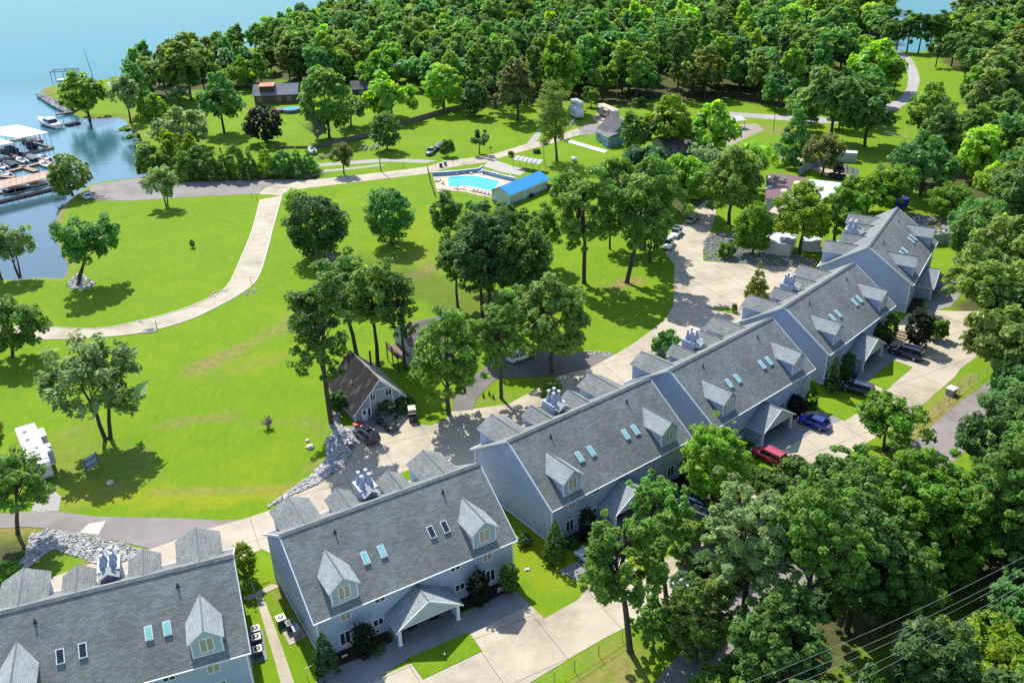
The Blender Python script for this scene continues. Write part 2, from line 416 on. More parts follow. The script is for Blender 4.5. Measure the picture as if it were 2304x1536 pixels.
def m_grass():
    m = bpy.data.materials.new('mown grass'); m.use_nodes = True
    N, L, b = nodes_of(m)
    tc = N.new('ShaderNodeTexCoord'); O = tc.outputs['Object']
    def noise(s, det=4, rough=.6, st=None):
        n = N.new('ShaderNodeTexNoise'); n.inputs['Scale'].default_value = s; n.inputs['Detail'].default_value = det; n.inputs['Roughness'].default_value = rough
        src = O
        if st:
            mp = N.new('ShaderNodeMapping'); mp.inputs['Scale'].default_value = st[:3]; mp.inputs['Rotation'].default_value = (0, 0, st[3]); L.new(O, mp.inputs[0]); src = mp.outputs[0]
        L.new(src, n.inputs[0]); return n.outputs[0]
    def rng(x, a, b_, c=0., d=1.):
        r = N.new('ShaderNodeMapRange'); r.inputs[1].default_value = a; r.inputs[2].default_value = b_; r.inputs[3].default_value = c; r.inputs[4].default_value = d
        L.new(x, r.inputs[0]); return r.outputs[0]
    def mix(f, a, c):
        x = N.new('ShaderNodeMix'); x.data_type = 'RGBA'
        if f is not None: L.new(f, x.inputs[0])
        for s, q in ((6, a), (7, c)):
            if isinstance(q, tuple): x.inputs[s].default_value = (*q, 1)
            else: L.new(q, x.inputs[s])
        return x.outputs[2]
    g = mix(rng(noise(.045, 5), .35, .65), (.122, .222, .007), (.165, .250, .008))
    g = mix(rng(noise(.02, 6, .75), .5, .68, 0, .5), g, (.155, .215, .022))
    g = mix(rng(noise(.16, 5, .7), .40, .66), g, (.110, .215, .009))
    g = mix(rng(noise(1.1, 4, .7, (1, .35, 1, .5)), .46, .74, 0, .55), g, (.225, .285, .014))
    g = mix(rng(noise(5.0, 3, .7), .42, .7, 0, .6), g, (.070, .150, .006))
    a = N.new('ShaderNodeAttribute'); a.attribute_name = 'wear'
    sp = N.new('ShaderNodeSeparateColor'); L.new(a.outputs['Color'], sp.inputs[0])
    g = mix(rng(sp.outputs[2], 0, 1, 0, .8), g, mix(rng(noise(1.5), .4, .6), (.26, .26, .012), (.19, .23, .012)))
    dirt = mix(rng(noise(.9, 5), .4, .6), (.27, .185, .085), (.17, .13, .055))
    dn = N.new('ShaderNodeMath'); dn.operation = 'MULTIPLY'; L.new(sp.outputs[0], dn.inputs[0]); L.new(rng(noise(2.2, 5, .75), .3, .6, .45, 1.1), dn.inputs[1])
    g = mix(dn.outputs[0], g, dirt)
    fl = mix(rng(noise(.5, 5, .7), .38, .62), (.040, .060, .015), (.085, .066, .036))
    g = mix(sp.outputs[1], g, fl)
    L.new(g, b.inputs['Base Color']); b.inputs['Roughness'].default_value = .95; b.inputs['Specular IOR Level'].default_value = .1
    bp = N.new('ShaderNodeBump'); bp.inputs['Strength'].default_value = .55; bp.inputs['Distance'].default_value = .12
    L.new(noise(4.0, 4, .75), bp.inputs['Height']); L.new(bp.outputs[0], b.inputs['Normal'])
    return m
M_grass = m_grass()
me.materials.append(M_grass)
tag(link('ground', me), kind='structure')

def m_water():
    m = bpy.data.materials.new('lake water'); m.use_nodes = True
    N, L, b = nodes_of(m)
    b.inputs['Base Color'].default_value = (.045, .20, .25, 1); b.inputs['Roughness'].default_value = .14; b.inputs['IOR'].default_value = 1.33; b.inputs['Specular IOR Level'].default_value = .24
    tc = N.new('ShaderNodeTexCoord'); mp = N.new('ShaderNodeMapping'); mp.inputs['Scale'].default_value = (.55, 1.6, 1); mp.inputs['Rotation'].default_value = (0, 0, .12)
    L.new(tc.outputs['Object'], mp.inputs[0])
    n1 = N.new('ShaderNodeTexNoise'); n1.inputs['Scale'].default_value = .45; n1.inputs['Detail'].default_value = 5; n1.inputs['Roughness'].default_value = .65
    L.new(mp.outputs[0], n1.inputs[0])
    # calm in the coves, rippled out on the lake
    sp = N.new('ShaderNodeSeparateXYZ'); L.new(tc.outputs['Object'], sp.inputs[0])
    r = N.new('ShaderNodeMapRange'); r.inputs[1].default_value = 240; r.inputs[2].default_value = 420; r.inputs[3].default_value = .05; r.inputs[4].default_value = .32
    L.new(sp.outputs[1], r.inputs[0])
    bp = N.new('ShaderNodeBump'); bp.inputs['Distance'].default_value = .35
    # the wake of a passing boat: long parallel waves along one line
    a_, b2_ = G(-60, 100), G(700, 0); dd = (b2_ - a_).normalized()
    dv = N.new('ShaderNodeVectorMath'); dv.operation = 'DOT_PRODUCT'; dv.inputs[1].default_value = (-dd.y, dd.x, 0)
    sb = N.new('ShaderNodeVectorMath'); sb.operation = 'SUBTRACT'; sb.inputs[1].default_value = (a_.x, a_.y, 0); L.new(tc.outputs['Object'], sb.inputs[0]); L.new(sb.outputs[0], dv.inputs[0])
    wn2 = N.new('ShaderNodeTexNoise'); wn2.inputs['Scale'].default_value = .02; L.new(tc.outputs['Object'], wn2.inputs[0])
    ad = N.new('ShaderNodeMath'); ad.operation = 'MULTIPLY_ADD'; ad.inputs[1].default_value = 26; L.new(wn2.outputs[0], ad.inputs[0]); L.new(dv.outputs['Value'], ad.inputs[2])
    si = N.new('ShaderNodeMath'); si.operation = 'SINE'; ms = N.new('ShaderNodeMath'); ms.operation = 'MULTIPLY'; ms.inputs[1].default_value = .75; L.new(ad.outputs[0], ms.inputs[0]); L.new(ms.outputs[0], si.inputs[0])
    ab = N.new('ShaderNodeMath'); ab.operation = 'ABSOLUTE'; s2_ = N.new('ShaderNodeMath'); s2_.operation = 'SUBTRACT'; s2_.inputs[1].default_value = 13; L.new(ad.outputs[0], s2_.inputs[0]); L.new(s2_.outputs[0], ab.inputs[0])
    mk = N.new('ShaderNodeMapRange'); mk.inputs[1].default_value = 4; mk.inputs[2].default_value = 15; mk.inputs[3].default_value = .22; mk.inputs[4].default_value = 0; L.new(ab.outputs[0], mk.inputs[0])
    wm = N.new('ShaderNodeMath'); wm.operation = 'MULTIPLY_ADD'; L.new(si.outputs[0], wm.inputs[0]); L.new(mk.outputs[0], wm.inputs[1]); L.new(n1.outputs[0], wm.inputs[2])
    L.new(r.outputs[0], bp.inputs['Strength']); L.new(wm.outputs[0], bp.inputs['Height']); L.new(bp.outputs[0], b.inputs['Normal'])
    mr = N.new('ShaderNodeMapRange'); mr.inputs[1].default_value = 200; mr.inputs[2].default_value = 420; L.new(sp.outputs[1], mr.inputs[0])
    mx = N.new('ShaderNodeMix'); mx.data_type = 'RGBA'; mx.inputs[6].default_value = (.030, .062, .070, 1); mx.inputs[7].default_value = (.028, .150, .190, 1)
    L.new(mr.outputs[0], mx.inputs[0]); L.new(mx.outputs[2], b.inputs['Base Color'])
    return m
def water_mix(m):
    """wind-ruffled lake: part body colour, part reflection that never reaches a full mirror"""
    N, L = m.node_tree.nodes, m.node_tree.links; b = N['Principled BSDF']; out = [n for n in N if n.type == 'OUTPUT_MATERIAL'][0]
    d = N.new('ShaderNodeBsdfDiffuse'); g = N.new('ShaderNodeBsdfGlossy'); g.inputs['Roughness'].default_value = .10; g.inputs['Color'].default_value = (.85, .95, 1, 1)
    L.new(b.inputs['Base Color'].links[0].from_socket, d.inputs['Color'])
    nn = b.inputs['Normal'].links[0].from_socket; L.new(nn, g.inputs['Normal'])
    fr = N.new('ShaderNodeFresnel'); fr.inputs['IOR'].default_value = 1.33; L.new(nn, fr.inputs['Normal'])
    mr = N.new('ShaderNodeMapRange'); mr.inputs[1].default_value = .02; mr.inputs[2].default_value = .6; mr.inputs[3].default_value = .08; mr.inputs[4].default_value = .30; L.new(fr.outputs[0], mr.inputs[0])
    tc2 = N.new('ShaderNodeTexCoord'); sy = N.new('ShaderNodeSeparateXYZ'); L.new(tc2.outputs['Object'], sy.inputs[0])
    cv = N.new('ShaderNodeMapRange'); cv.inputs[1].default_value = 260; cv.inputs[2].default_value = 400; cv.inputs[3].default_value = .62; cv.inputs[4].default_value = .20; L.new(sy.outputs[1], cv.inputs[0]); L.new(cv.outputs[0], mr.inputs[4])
    x = N.new('ShaderNodeMixShader'); L.new(mr.outputs[0], x.inputs[0]); L.new(d.outputs[0], x.inputs[1]); L.new(g.outputs[0], x.inputs[2]); L.new(x.outputs[0], out.inputs['Surface'])
    N.remove(b); return m
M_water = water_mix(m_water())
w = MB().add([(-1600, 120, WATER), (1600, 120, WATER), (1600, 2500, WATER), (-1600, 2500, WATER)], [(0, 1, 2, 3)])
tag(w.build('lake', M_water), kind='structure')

def m_conc(name, c1, c2, stain=(.20, .165, .115), k=.75):
    m = mat(name, c1, c2, rough=.9, scale=.25, detail=6, bump=.12, bump_scale=6)
    N, L, b = nodes_of(m)
    src = b.inputs['Base Color'].links[0].from_socket
    tc = N.new('ShaderNodeTexCoord')
    n = N.new('ShaderNodeTexNoise'); n.inputs['Scale'].default_value = .11; n.inputs['Detail'].default_value = 8; n.inputs['Roughness'].default_value = .72
    L.new(tc.outputs['Object'], n.inputs[0])
    r = N.new('ShaderNodeMapRange'); r.inputs[1].default_value = .47; r.inputs[2].default_value = .68; r.inputs[4].default_value = k; L.new(n.outputs[0], r.inputs[0])
    x = N.new('ShaderNodeMix'); x.data_type = 'RGBA'; L.new(r.outputs[0], x.inputs[0]); L.new(src, x.inputs[6]); x.inputs[7].default_value = (*stain, 1)
    n2 = N.new('ShaderNodeTexNoise'); n2.inputs['Scale'].default_value = 9; n2.inputs['Detail'].default_value = 2; L.new(tc.outputs['Object'], n2.inputs[0])
    r2 = N.new('ShaderNodeMapRange'); r2.inputs[3].default_value = .8; r2.inputs[4].default_value = 1.2; L.new(n2.outputs[0], r2.inputs[0])
    s = N.new('ShaderNodeVectorMath'); s.operation = 'SCALE'; L.new(x.outputs[2], s.inputs[0]); L.new(r2.outputs[0], s.inputs['Scale'])
    L.new(s.outputs[0], b.inputs['Base Color'])
    return m
M_conc = m_conc('tan concrete', (.43, .375, .285), (.365, .32, .24), (.21, .178, .13))
M_agg = m_conc('grey exposed aggregate', (.25, .245, .24), (.19, .19, .19), (.12, .12, .12))
M_asph = m_conc('old grey asphalt', (.235, .21, .20), (.195, .175, .165), (.13, .115, .105))
M_asph2 = m_conc('dark asphalt', (.16, .145, .135), (.125, .115, .105), (.085, .08, .075))
M_grav = mat('pale gravel', (.36, .34, .31), (.24, .23, .21), rough=.95, scale=2.5, detail=8, bump=.6)
M_kerb = mat('pale kerb concrete', (.50, .46, .40), (.42, .38, .33), rough=.85, scale=1.5)
M_joint = mat('dirt in the joints', (.10, .085, .06), (.07, .06, .045), scale=4)

def tri_poly(pts):
    vs = [Vector((p[0], p[1], 0)) for p in pts]
    return tessellate_polygon([vs])

def sheet(name, poly, m, z, parent=None, world_pts=False):
    p = poly if world_pts else pxs(poly)
    tris = [tuple(t) for t in tri_poly(p)]
    vs = [(a[0], a[1], z) for a in p]
    fs = []
    for t in tris:
        a, b, c = (Vector(vs[i]) for i in t)
        fs.append(t if (b - a).cross(c - a).z > 0 else (t[0], t[2], t[1]))
    b_ = MB().add(vs, fs)
    return b_.build(name, m, parent)

def smooth(pts, n=6):
    """Catmull-Rom through the points"""
    p = [Vector(q) for q in pts]; p = [p[0] * 2 - p[1]] + p + [p[-1] * 2 - p[-2]]; out = []
    for i in range(1, len(p) - 2):
        for k in range(n):
            t = k / n
            out.append(.5 * ((2 * p[i]) + (p[i + 1] - p[i - 1]) * t + (2 * p[i - 1] - 5 * p[i] + 4 * p[i + 1] - p[i + 2]) * t * t + (3 * p[i] - p[i - 1] - 3 * p[i + 1] + p[i + 2]) * t ** 3))
    out.append(p[-2]); return out

def resample(pts, step=None, n=None):
    d = [0]
    for a, b in zip(pts, pts[1:]): d.append(d[-1] + (b - a).length)
    n = n or max(2, int(d[-1] / step) + 1); out = []; k = 0
    for i in range(n):
        s = d[-1] * i / (n - 1)
        while k < len(d) - 2 and d[k + 1] < s: k += 1
        t = (s - d[k]) / max(d[k + 1] - d[k], 1e-9); out.append(pts[k].lerp(pts[k + 1], min(max(t, 0), 1)))
    return out

def slab_road(name, la, lb, m, z, step, kerb=True, kerb_h=.1, kerb_w=.28):
    """a road of concrete slabs between two outlines (photograph spots), each slab a piece of its own"""
    a = smooth([G(x, y) for x, y in la]); b = smooth([G(x, y) for x, y in lb])
    ln = sum((p - q).length for p, q in zip(a, a[1:])); n = int(ln / step) + 1
    A, B = resample(a, n=n * 3 + 1), resample(b, n=n * 3 + 1)
    base = MB()
    for i in range(len(A) - 1):
        base.add([A[i] + Vector((0, 0, z - .02)), B[i] + Vector((0, 0, z - .02)), B[i + 1] + Vector((0, 0, z - .02)), A[i + 1] + Vector((0, 0, z - .02))], [(0, 1, 2, 3)])
    fx = base.f
    r = base.build(name, M_joint, None, True)
    for p in r.data.polygons:
        if p.normal.z < 0: r.data.flip_normals(); break
    tag(r, kind='structure')
    for k in range(n):
        s = MB(); g = .012
        for j in range(3):
            i = 3 * k + j
            p = [A[i], B[i], B[i + 1], A[i + 1]]
            if j == 0: p[0] = p[0].lerp(p[3], g); p[1] = p[1].lerp(p[2], g)
            if j == 2: p[3] = p[3].lerp(p[0], g); p[2] = p[2].lerp(p[1], g)
            v = [q + Vector((0, 0, z)) for q in p]
            if (v[1] - v[0]).cross(v[2] - v[0]).z < 0: v.reverse()
            s.add(v, [(0, 1, 2, 3)])
        s.build('slab', m, r)
    if kerb:
        for edge, other in ((A, B), (B, A)):
            kb = MB(); rings = []
            for i in range(len(edge)):
                o = (edge[i] - other[i]).normalized() * kerb_w
                rings.append([edge[i], edge[i] + Vector((0, 0, kerb_h)), edge[i] + o + Vector((0, 0, kerb_h)), edge[i] + o])
            kb.loft(rings, 0, False)
            kb.build('kerb', M_kerb, r, True)
    return r

def slab_area(name, poly, m, z, ang, sx, sy, off=(0, 0)):
    """a paved area cut into slabs along a direction"""
    p = pxs(poly)
    r = sheet(name, p, M_joint, z - .02, None, True); tag(r, kind='structure')
    bm = bmesh.new(); bm.from_mesh(r.data)
    for v in bm.verts: v.co.z = z
    ca, sa = math.cos(ang), math.sin(ang)
    U = [q[0] * ca + q[1] * sa for q in p]; V = [-q[0] * sa + q[1] * ca for q in p]
    for lo, hi, st, of, nrm in ((min(U), max(U), sx, off[0], Vector((ca, sa, 0))), (min(V), max(V), sy, off[1], Vector((-sa, ca, 0)))):
        k = math.ceil((lo - of) / st)
        while k * st + of < hi:
            bmesh.ops.bisect_plane(bm, geom=bm.verts[:] + bm.edges[:] + bm.faces[:], plane_co=nrm * (k * st + of), plane_no=nrm); k += 1
    cells = {}
    for f in bm.faces:
        c = f.calc_center_median(); u, v = c.x * ca + c.y * sa, -c.x * sa + c.y * ca
        cells.setdefault((math.floor((u - off[0]) / sx), math.floor((v - off[1]) / sy)), []).append([q.co.copy() for q in f.verts])
    bm.free()
    for (i, j), fl in cells.items():
        s = MB()
        cu, cv = (i + .5) * sx + off[0], (j + .5) * sy + off[1]; c = Vector((cu * ca - cv * sa, cu * sa + cv * ca, z))
        for f in fl:
            vv_ = [c + (q - c) * (1 - .05 / max(sx, sy)) for q in f]
            if len(vv_) > 2 and (vv_[1] - vv_[0]).cross(vv_[2] - vv_[1]).z < 0: vv_.reverse()
            s.add(vv_, [tuple(range(len(vv_)))])
        s.build('slab', m, r)
    return r

# curved concrete road across the lawns
slab_road('concrete_path', [(-80, 722), (0, 735), (89, 735), (219, 740), (312, 723), (406, 698), (478, 668), (516, 640), (547, 574), (569, 518), (587, 449)],
          [(-80, 752), (0, 763), (89, 763), (219, 759), (328, 746), (422, 720), (487, 690), (547, 656), (579, 624), (600, 562), (611, 518), (633, 440)], M_conc, .03, 7.5)
# lake road: asphalt by the ramp, concrete past the pool
tag(sheet('asphalt_road', [(184, 451), (196, 436), (205, 418), (240, 411), (312, 401), (326, 404), (345, 410), (412, 410), (560, 405), (700, 404), (647, 412), (591, 422), (583, 436), (470, 441), (290, 452)], M_asph, .02), kind='structure')
slab_road('concrete_road', [(583, 437), (600, 421), (647, 412), (700, 405), (830, 391), (960, 375), (1000, 363), (1076, 353), (1120, 344), (1182, 325), (1226, 316), (1276, 297), (1300, 289)],
          [(633, 440), (645, 432), (680, 425), (729, 419), (860, 403), (957, 391), (1020, 376), (1090, 366), (1120, 357), (1190, 337), (1235, 325), (1290, 308), (1310, 302)], M_conc, .03, 7.5, kerb=False)
tag(sheet('gravel_drive', [(712, 369), (840, 358), (900, 357), (985, 361), (958, 367), (880, 364), (800, 369), (714, 375)], M_grav, .012), kind='structure')
tag(sheet('gravel_track', [(713, 384), (790, 377), (850, 370), (870, 372), (800, 380), (714, 389)], M_grav, .014), kind='structure')
tag(sheet('caravan_road', [(1290, 300), (1318, 281), (1345, 279), (1372, 272), (1400, 262), (1408, 270), (1372, 290), (1345, 300), (1310, 305)], M_asph, .016), kind='structure')
tag(sheet('caravan_pad', [(1332, 262), (1346, 256), (1395, 275), (1420, 262), (1408, 255), (1425, 262), (1388, 286), (1368, 288), (1332, 268)], M_conc, .022), kind='structure')
tag(sheet('dirt_track', [(1183, 326), (1200, 305), (1214, 292), (1218, 300), (1212, 313), (1196, 328)], M_grav, .018), kind='structure')
# far road that bends to the lake, and the yard road
fa = smooth([G(x, y) for x, y in [(1640, 252), (1700, 256), (1800, 262), (1900, 262), (1990, 238), (2030, 214), (2043, 185), (2040, 155), (2028, 132), (2005, 118), (1960, 108), (1890, 100)]])
fb = smooth([G(x, y) for x, y in [(1640, 262), (1700, 266), (1800, 274), (1900, 276), (2010, 250), (2052, 220), (2068, 190), (2065, 160), (2048, 130), (2015, 112), (1960, 103), (1890, 95)]])
fa, fb = resample(fa, n=60), resample(fb, n=60)
b_ = MB()
for i in range(59): b_.add([fa[i] + Vector((0, 0, .03)), fb[i] + Vector((0, 0, .03)), fb[i + 1] + Vector((0, 0, .03)), fa[i + 1] + Vector((0, 0, .03))], [(0, 1, 2, 3)])
tag(b_.build('lake_road', m_conc('pale grey road', (.34, .32, .31), (.29, .275, .265), (.22, .21, .20)), None, True), kind='structure')
tag(sheet('gravel_yard', [(1625, 310), (1650, 280), (1700, 278), (1720, 292), (1690, 306), (1655, 322), (1640, 335)], mat('brown gravel', (.30, .26, .20), (.22, .19, .15), rough=.95, scale=2.5, bump=.5), .017), kind='structure')
tag(sheet('dirt_lane', [(1745, 350), (1790, 352), (1850, 375), (1930, 395), (1935, 405), (1850, 390), (1780, 366)], mat('pale dirt', (.42, .33, .22), (.33, .26, .17), scale=1.5), .018), kind='structure')
# main drive behind the condominiums
DRIVE = [(-120, 1375), (-50, 1352), (104, 1303), (220, 1262), (285, 1262), (334, 1236), (465, 1189), (545, 1168), (609, 1147), (663, 1112), (712, 1092), (766, 1058), (792, 1023), (797, 1000), (800, 960), (860, 925), (938, 920), (938, 955), (970, 957), (1000, 945), (1018, 925), (1060, 920), (1071, 919), (1143, 909), (1207, 875), (1260, 845), (1317, 830), (1370, 803), (1389, 795), (1432, 768), (1495, 721), (1515, 687), (1517, 596), (1498, 571), (1510, 540), (1540, 500), (1565, 470), (1590, 450), (1615, 455), (1606, 500), (1595, 534), (1582, 565), (1582, 588), (1640, 591), (1701, 596), (1800, 603), (1850, 640), (1700, 760), (1560, 840), (1350, 980), (1150, 1060), (1080, 1130), (640, 1260), (656, 1318), (636, 1325), (618, 1250), (590, 1235), (530, 1260), (300, 1350), (-100, 1460)]
slab_area('rear_drive', DRIVE, M_conc, .03, R(24), 6.5, 6.5)
tag(sheet('asphalt_lane', [(-120, 1160), (-40, 1160), (40, 1152), (92, 1150), (136, 1152), (219, 1162), (416, 1166), (500, 1171), (545, 1168), (465, 1189), (334, 1236), (331, 1232), (267, 1218), (197, 1205), (111, 1190), (60, 1185), (-120, 1195)], M_asph, .045), kind='structure')
tag(sheet('concrete_patch', [(180, 1198), (200, 1178), (238, 1172), (222, 1203)], M_kerb, .062), kind='structure')
tag(sheet('gravel_pad', [(70, 1150), (85, 1108), (120, 1100), (138, 1118), (132, 1150), (92, 1150)], M_grav, .03), kind='structure')
tag(sheet('side_drive', [(1018, 925), (1022, 887), (1060, 855), (1107, 809), (1150, 795), (1230, 788), (1317, 795), (1378, 800), (1330, 826), (1262, 842), (1207, 848), (1120, 850), (1094, 874), (1074, 896), (1064, 922)], M_asph2, .05), kind='structure')
for nm, pl in (('grass_strip', [(1586, 691), (1648, 693), (1662, 703), (1648, 706)]), ('grass_strip', [(898, 1066), (930, 1052), (938, 1072), (915, 1085)]), ('grass_strip', [(1465, 797), (1500, 800), (1492, 815), (1462, 808)]), ('grass_strip', [(530, 1290), (570, 1262), (608, 1308), (540, 1335)])):
    tag(sheet(nm, pl, M_grass, .065), kind='structure')
# front drive
FRONT = [(852, 1525), (925, 1492), (951, 1528), (1085, 1464), (1057, 1426), (1192, 1360), (1224, 1391), (1300, 1349), (1330, 1310), (1300, 1275), (1380, 1225), (1440, 1290), (1560, 1220), (1700, 1110), (1790, 1040), (1720, 985), (1760, 945), (1790, 925), (1847, 925), (1900, 947), (1990, 890), (1955, 862), (1885, 885), (1850, 855), (1950, 800), (2050, 700), (2090, 696), (2140, 700), (2205, 700), (2240, 735), (2200, 800), (2160, 830), (2150, 846), (2081, 907), (2000, 965), (1912, 1020), (1800, 1110), (1700, 1190), (1560, 1310), (1450, 1390), (1367, 1432), (1293, 1474), (1200, 1530), (1120, 1575), (760, 1575)]
FRONT = [p for p in FRONT]
slab_area('front_drive', FRONT, M_conc, .03, R(28), 7.0, 7.0)
tag(sheet('front_walk', [(640, 1625), (740, 1500), (790, 1470), (1090, 1360), (1150, 1320), (1192, 1360), (1057, 1426), (920, 1480), (852, 1525), (720, 1600)], M_agg, .05), kind='structure')
tag(sheet('front_walk', [(1255, 1285), (1300, 1262), (1400, 1200), (1500, 1130), (1560, 1130), (1420, 1240), (1330, 1300), (1310, 1312)], M_agg, .05), kind='structure')
tag(sheet('front_walk', [(1690, 1010), (1790, 955), (1850, 925), (1895, 945), (1850, 960), (1730, 1030)], M_agg, .05), kind='structure')
tag(sheet('front_walk', [(1885, 880), (1920, 840), (2000, 775), (2035, 800), (2010, 812), (1950, 862), (1930, 872)], M_agg, .05), kind='structure')
tag(sheet('front_walk', [(2080, 690), (2095, 640), (2120, 620), (2180, 640), (2140, 690), (2100, 700)], M_agg, .05), kind='structure')
tag(sheet('entry_island', [(920, 1480), (1053, 1422), (1085, 1464), (951, 1528)], M_grass, .07), kind='structure')
tag(sheet('entry_island', [(1950, 860), (2009, 810), (2053, 826), (1994, 877)], M_grass, .07), kind='structure')
# footpath between two condominiums
slab_road('footpath', [(568, 1334), (578, 1352), (598, 1420), (622, 1500), (640, 1570)], [(588, 1334), (596, 1352), (622, 1420), (650, 1500), (672, 1570)], M_conc, .04, 1.5, kerb=False)
tag(sheet('footpath', [(545, 1347), (568, 1335), (612, 1314), (634, 1318), (588, 1338), (560, 1352)], M_conc, .055), kind='structure')
# county road along the wood
rd = smooth([G(x, y) for x, y in [(2420, 760), (2300, 850), (2200, 925), (2105, 1012), (2000, 1110), (1820, 1270), (1640, 1440), (1540, 1560), (1440, 1700)]])
rd = resample(rd, n=50); b_ = MB()
for i in range(49):
    t = (rd[i + 1] - rd[i]).normalized(); n_ = Vector((-t.y, t.x, 0)) * 2.9
    b_.add([rd[i] + n_ + Vector((0, 0, .03)), rd[i] - n_ + Vector((0, 0, .03)), rd[i + 1] - n_ + Vector((0, 0, .03)), rd[i + 1] + n_ + Vector((0, 0, .03))], [(0, 1, 2, 3)])
tag(b_.build('county_road', M_asph, None, True), kind='structure')
# ---------------------------------------------------------------- the six condominium buildings
ZR, SF, SB, LN = 10.8, 5.48 / 8.0, 5.12 / 7.9, 23.4
zf = lambda v: ZR - SF * v                    # front roof plane (v towards the front drive)
zb = lambda v: ZR + SB * v                    # rear roof plane (v negative)
Q = lambda u, v, z: (u, -v, z)

M_mulch = mat('dark bark mulch', (.055, .032, .024), (.03, .018, .014), rough=1, scale=5, bump=.8)
def window(parent, u, v, z0, z1, w, pane, n=2, name='window', axis='front', fr=.09, lbl=None):
    """framed window on a wall facing the front (v); frame stands proud, panes recessed"""
    m = MB()
    m.bb(Q(u - w / 2, v - .02, z0), Q(u + w / 2, v + .05, z0 + fr)); m.bb(Q(u - w / 2, v - .02, z1 - fr), Q(u + w / 2, v + .05, z1))
    for k in range(n + 1):
        x = u - w / 2 + fr / 2 + (w - fr) * k / n
        m.bb(Q(x - fr / 2, v - .02, z0 + fr), Q(x + fr / 2, v + .05, z1 - fr))
    f = m.build(name, M_trim, parent)
    for k in range(n):
        a = u - w / 2 + fr / 2 + (w - fr) * k / n + fr / 2; b = a + (w - fr) / n - fr
        MB().bb(Q(a, v - .02, z0 + fr), Q(b, v + .012, z1 - fr)).build('pane', pane, f)
    return f

def gable_roof(m, u0, u1, v0, v1, ze, zr, t=.14, back0=None):
    """two roof leaves over u0..u1 with the ridge along v from v0 (rear) to v1 (front); rear ends may follow a slope"""
    uc = (u0 + u1) / 2
    rr, re = back0 if back0 else (v0, v0)
    for a, s in ((u0, 1), (u1, -1)):
        p = [Q(uc, rr, zr), Q(uc, v1, zr), Q(a, v1, ze), Q(a, re, ze)]
        if s < 0: p.reverse()
        n = (Vector(p[1]) - Vector(p[0])).cross(Vector(p[3]) - Vector(p[0]))
        if n.z < 0: p.reverse()
        m.slab(p, (0, 0, -t), 0, 1)

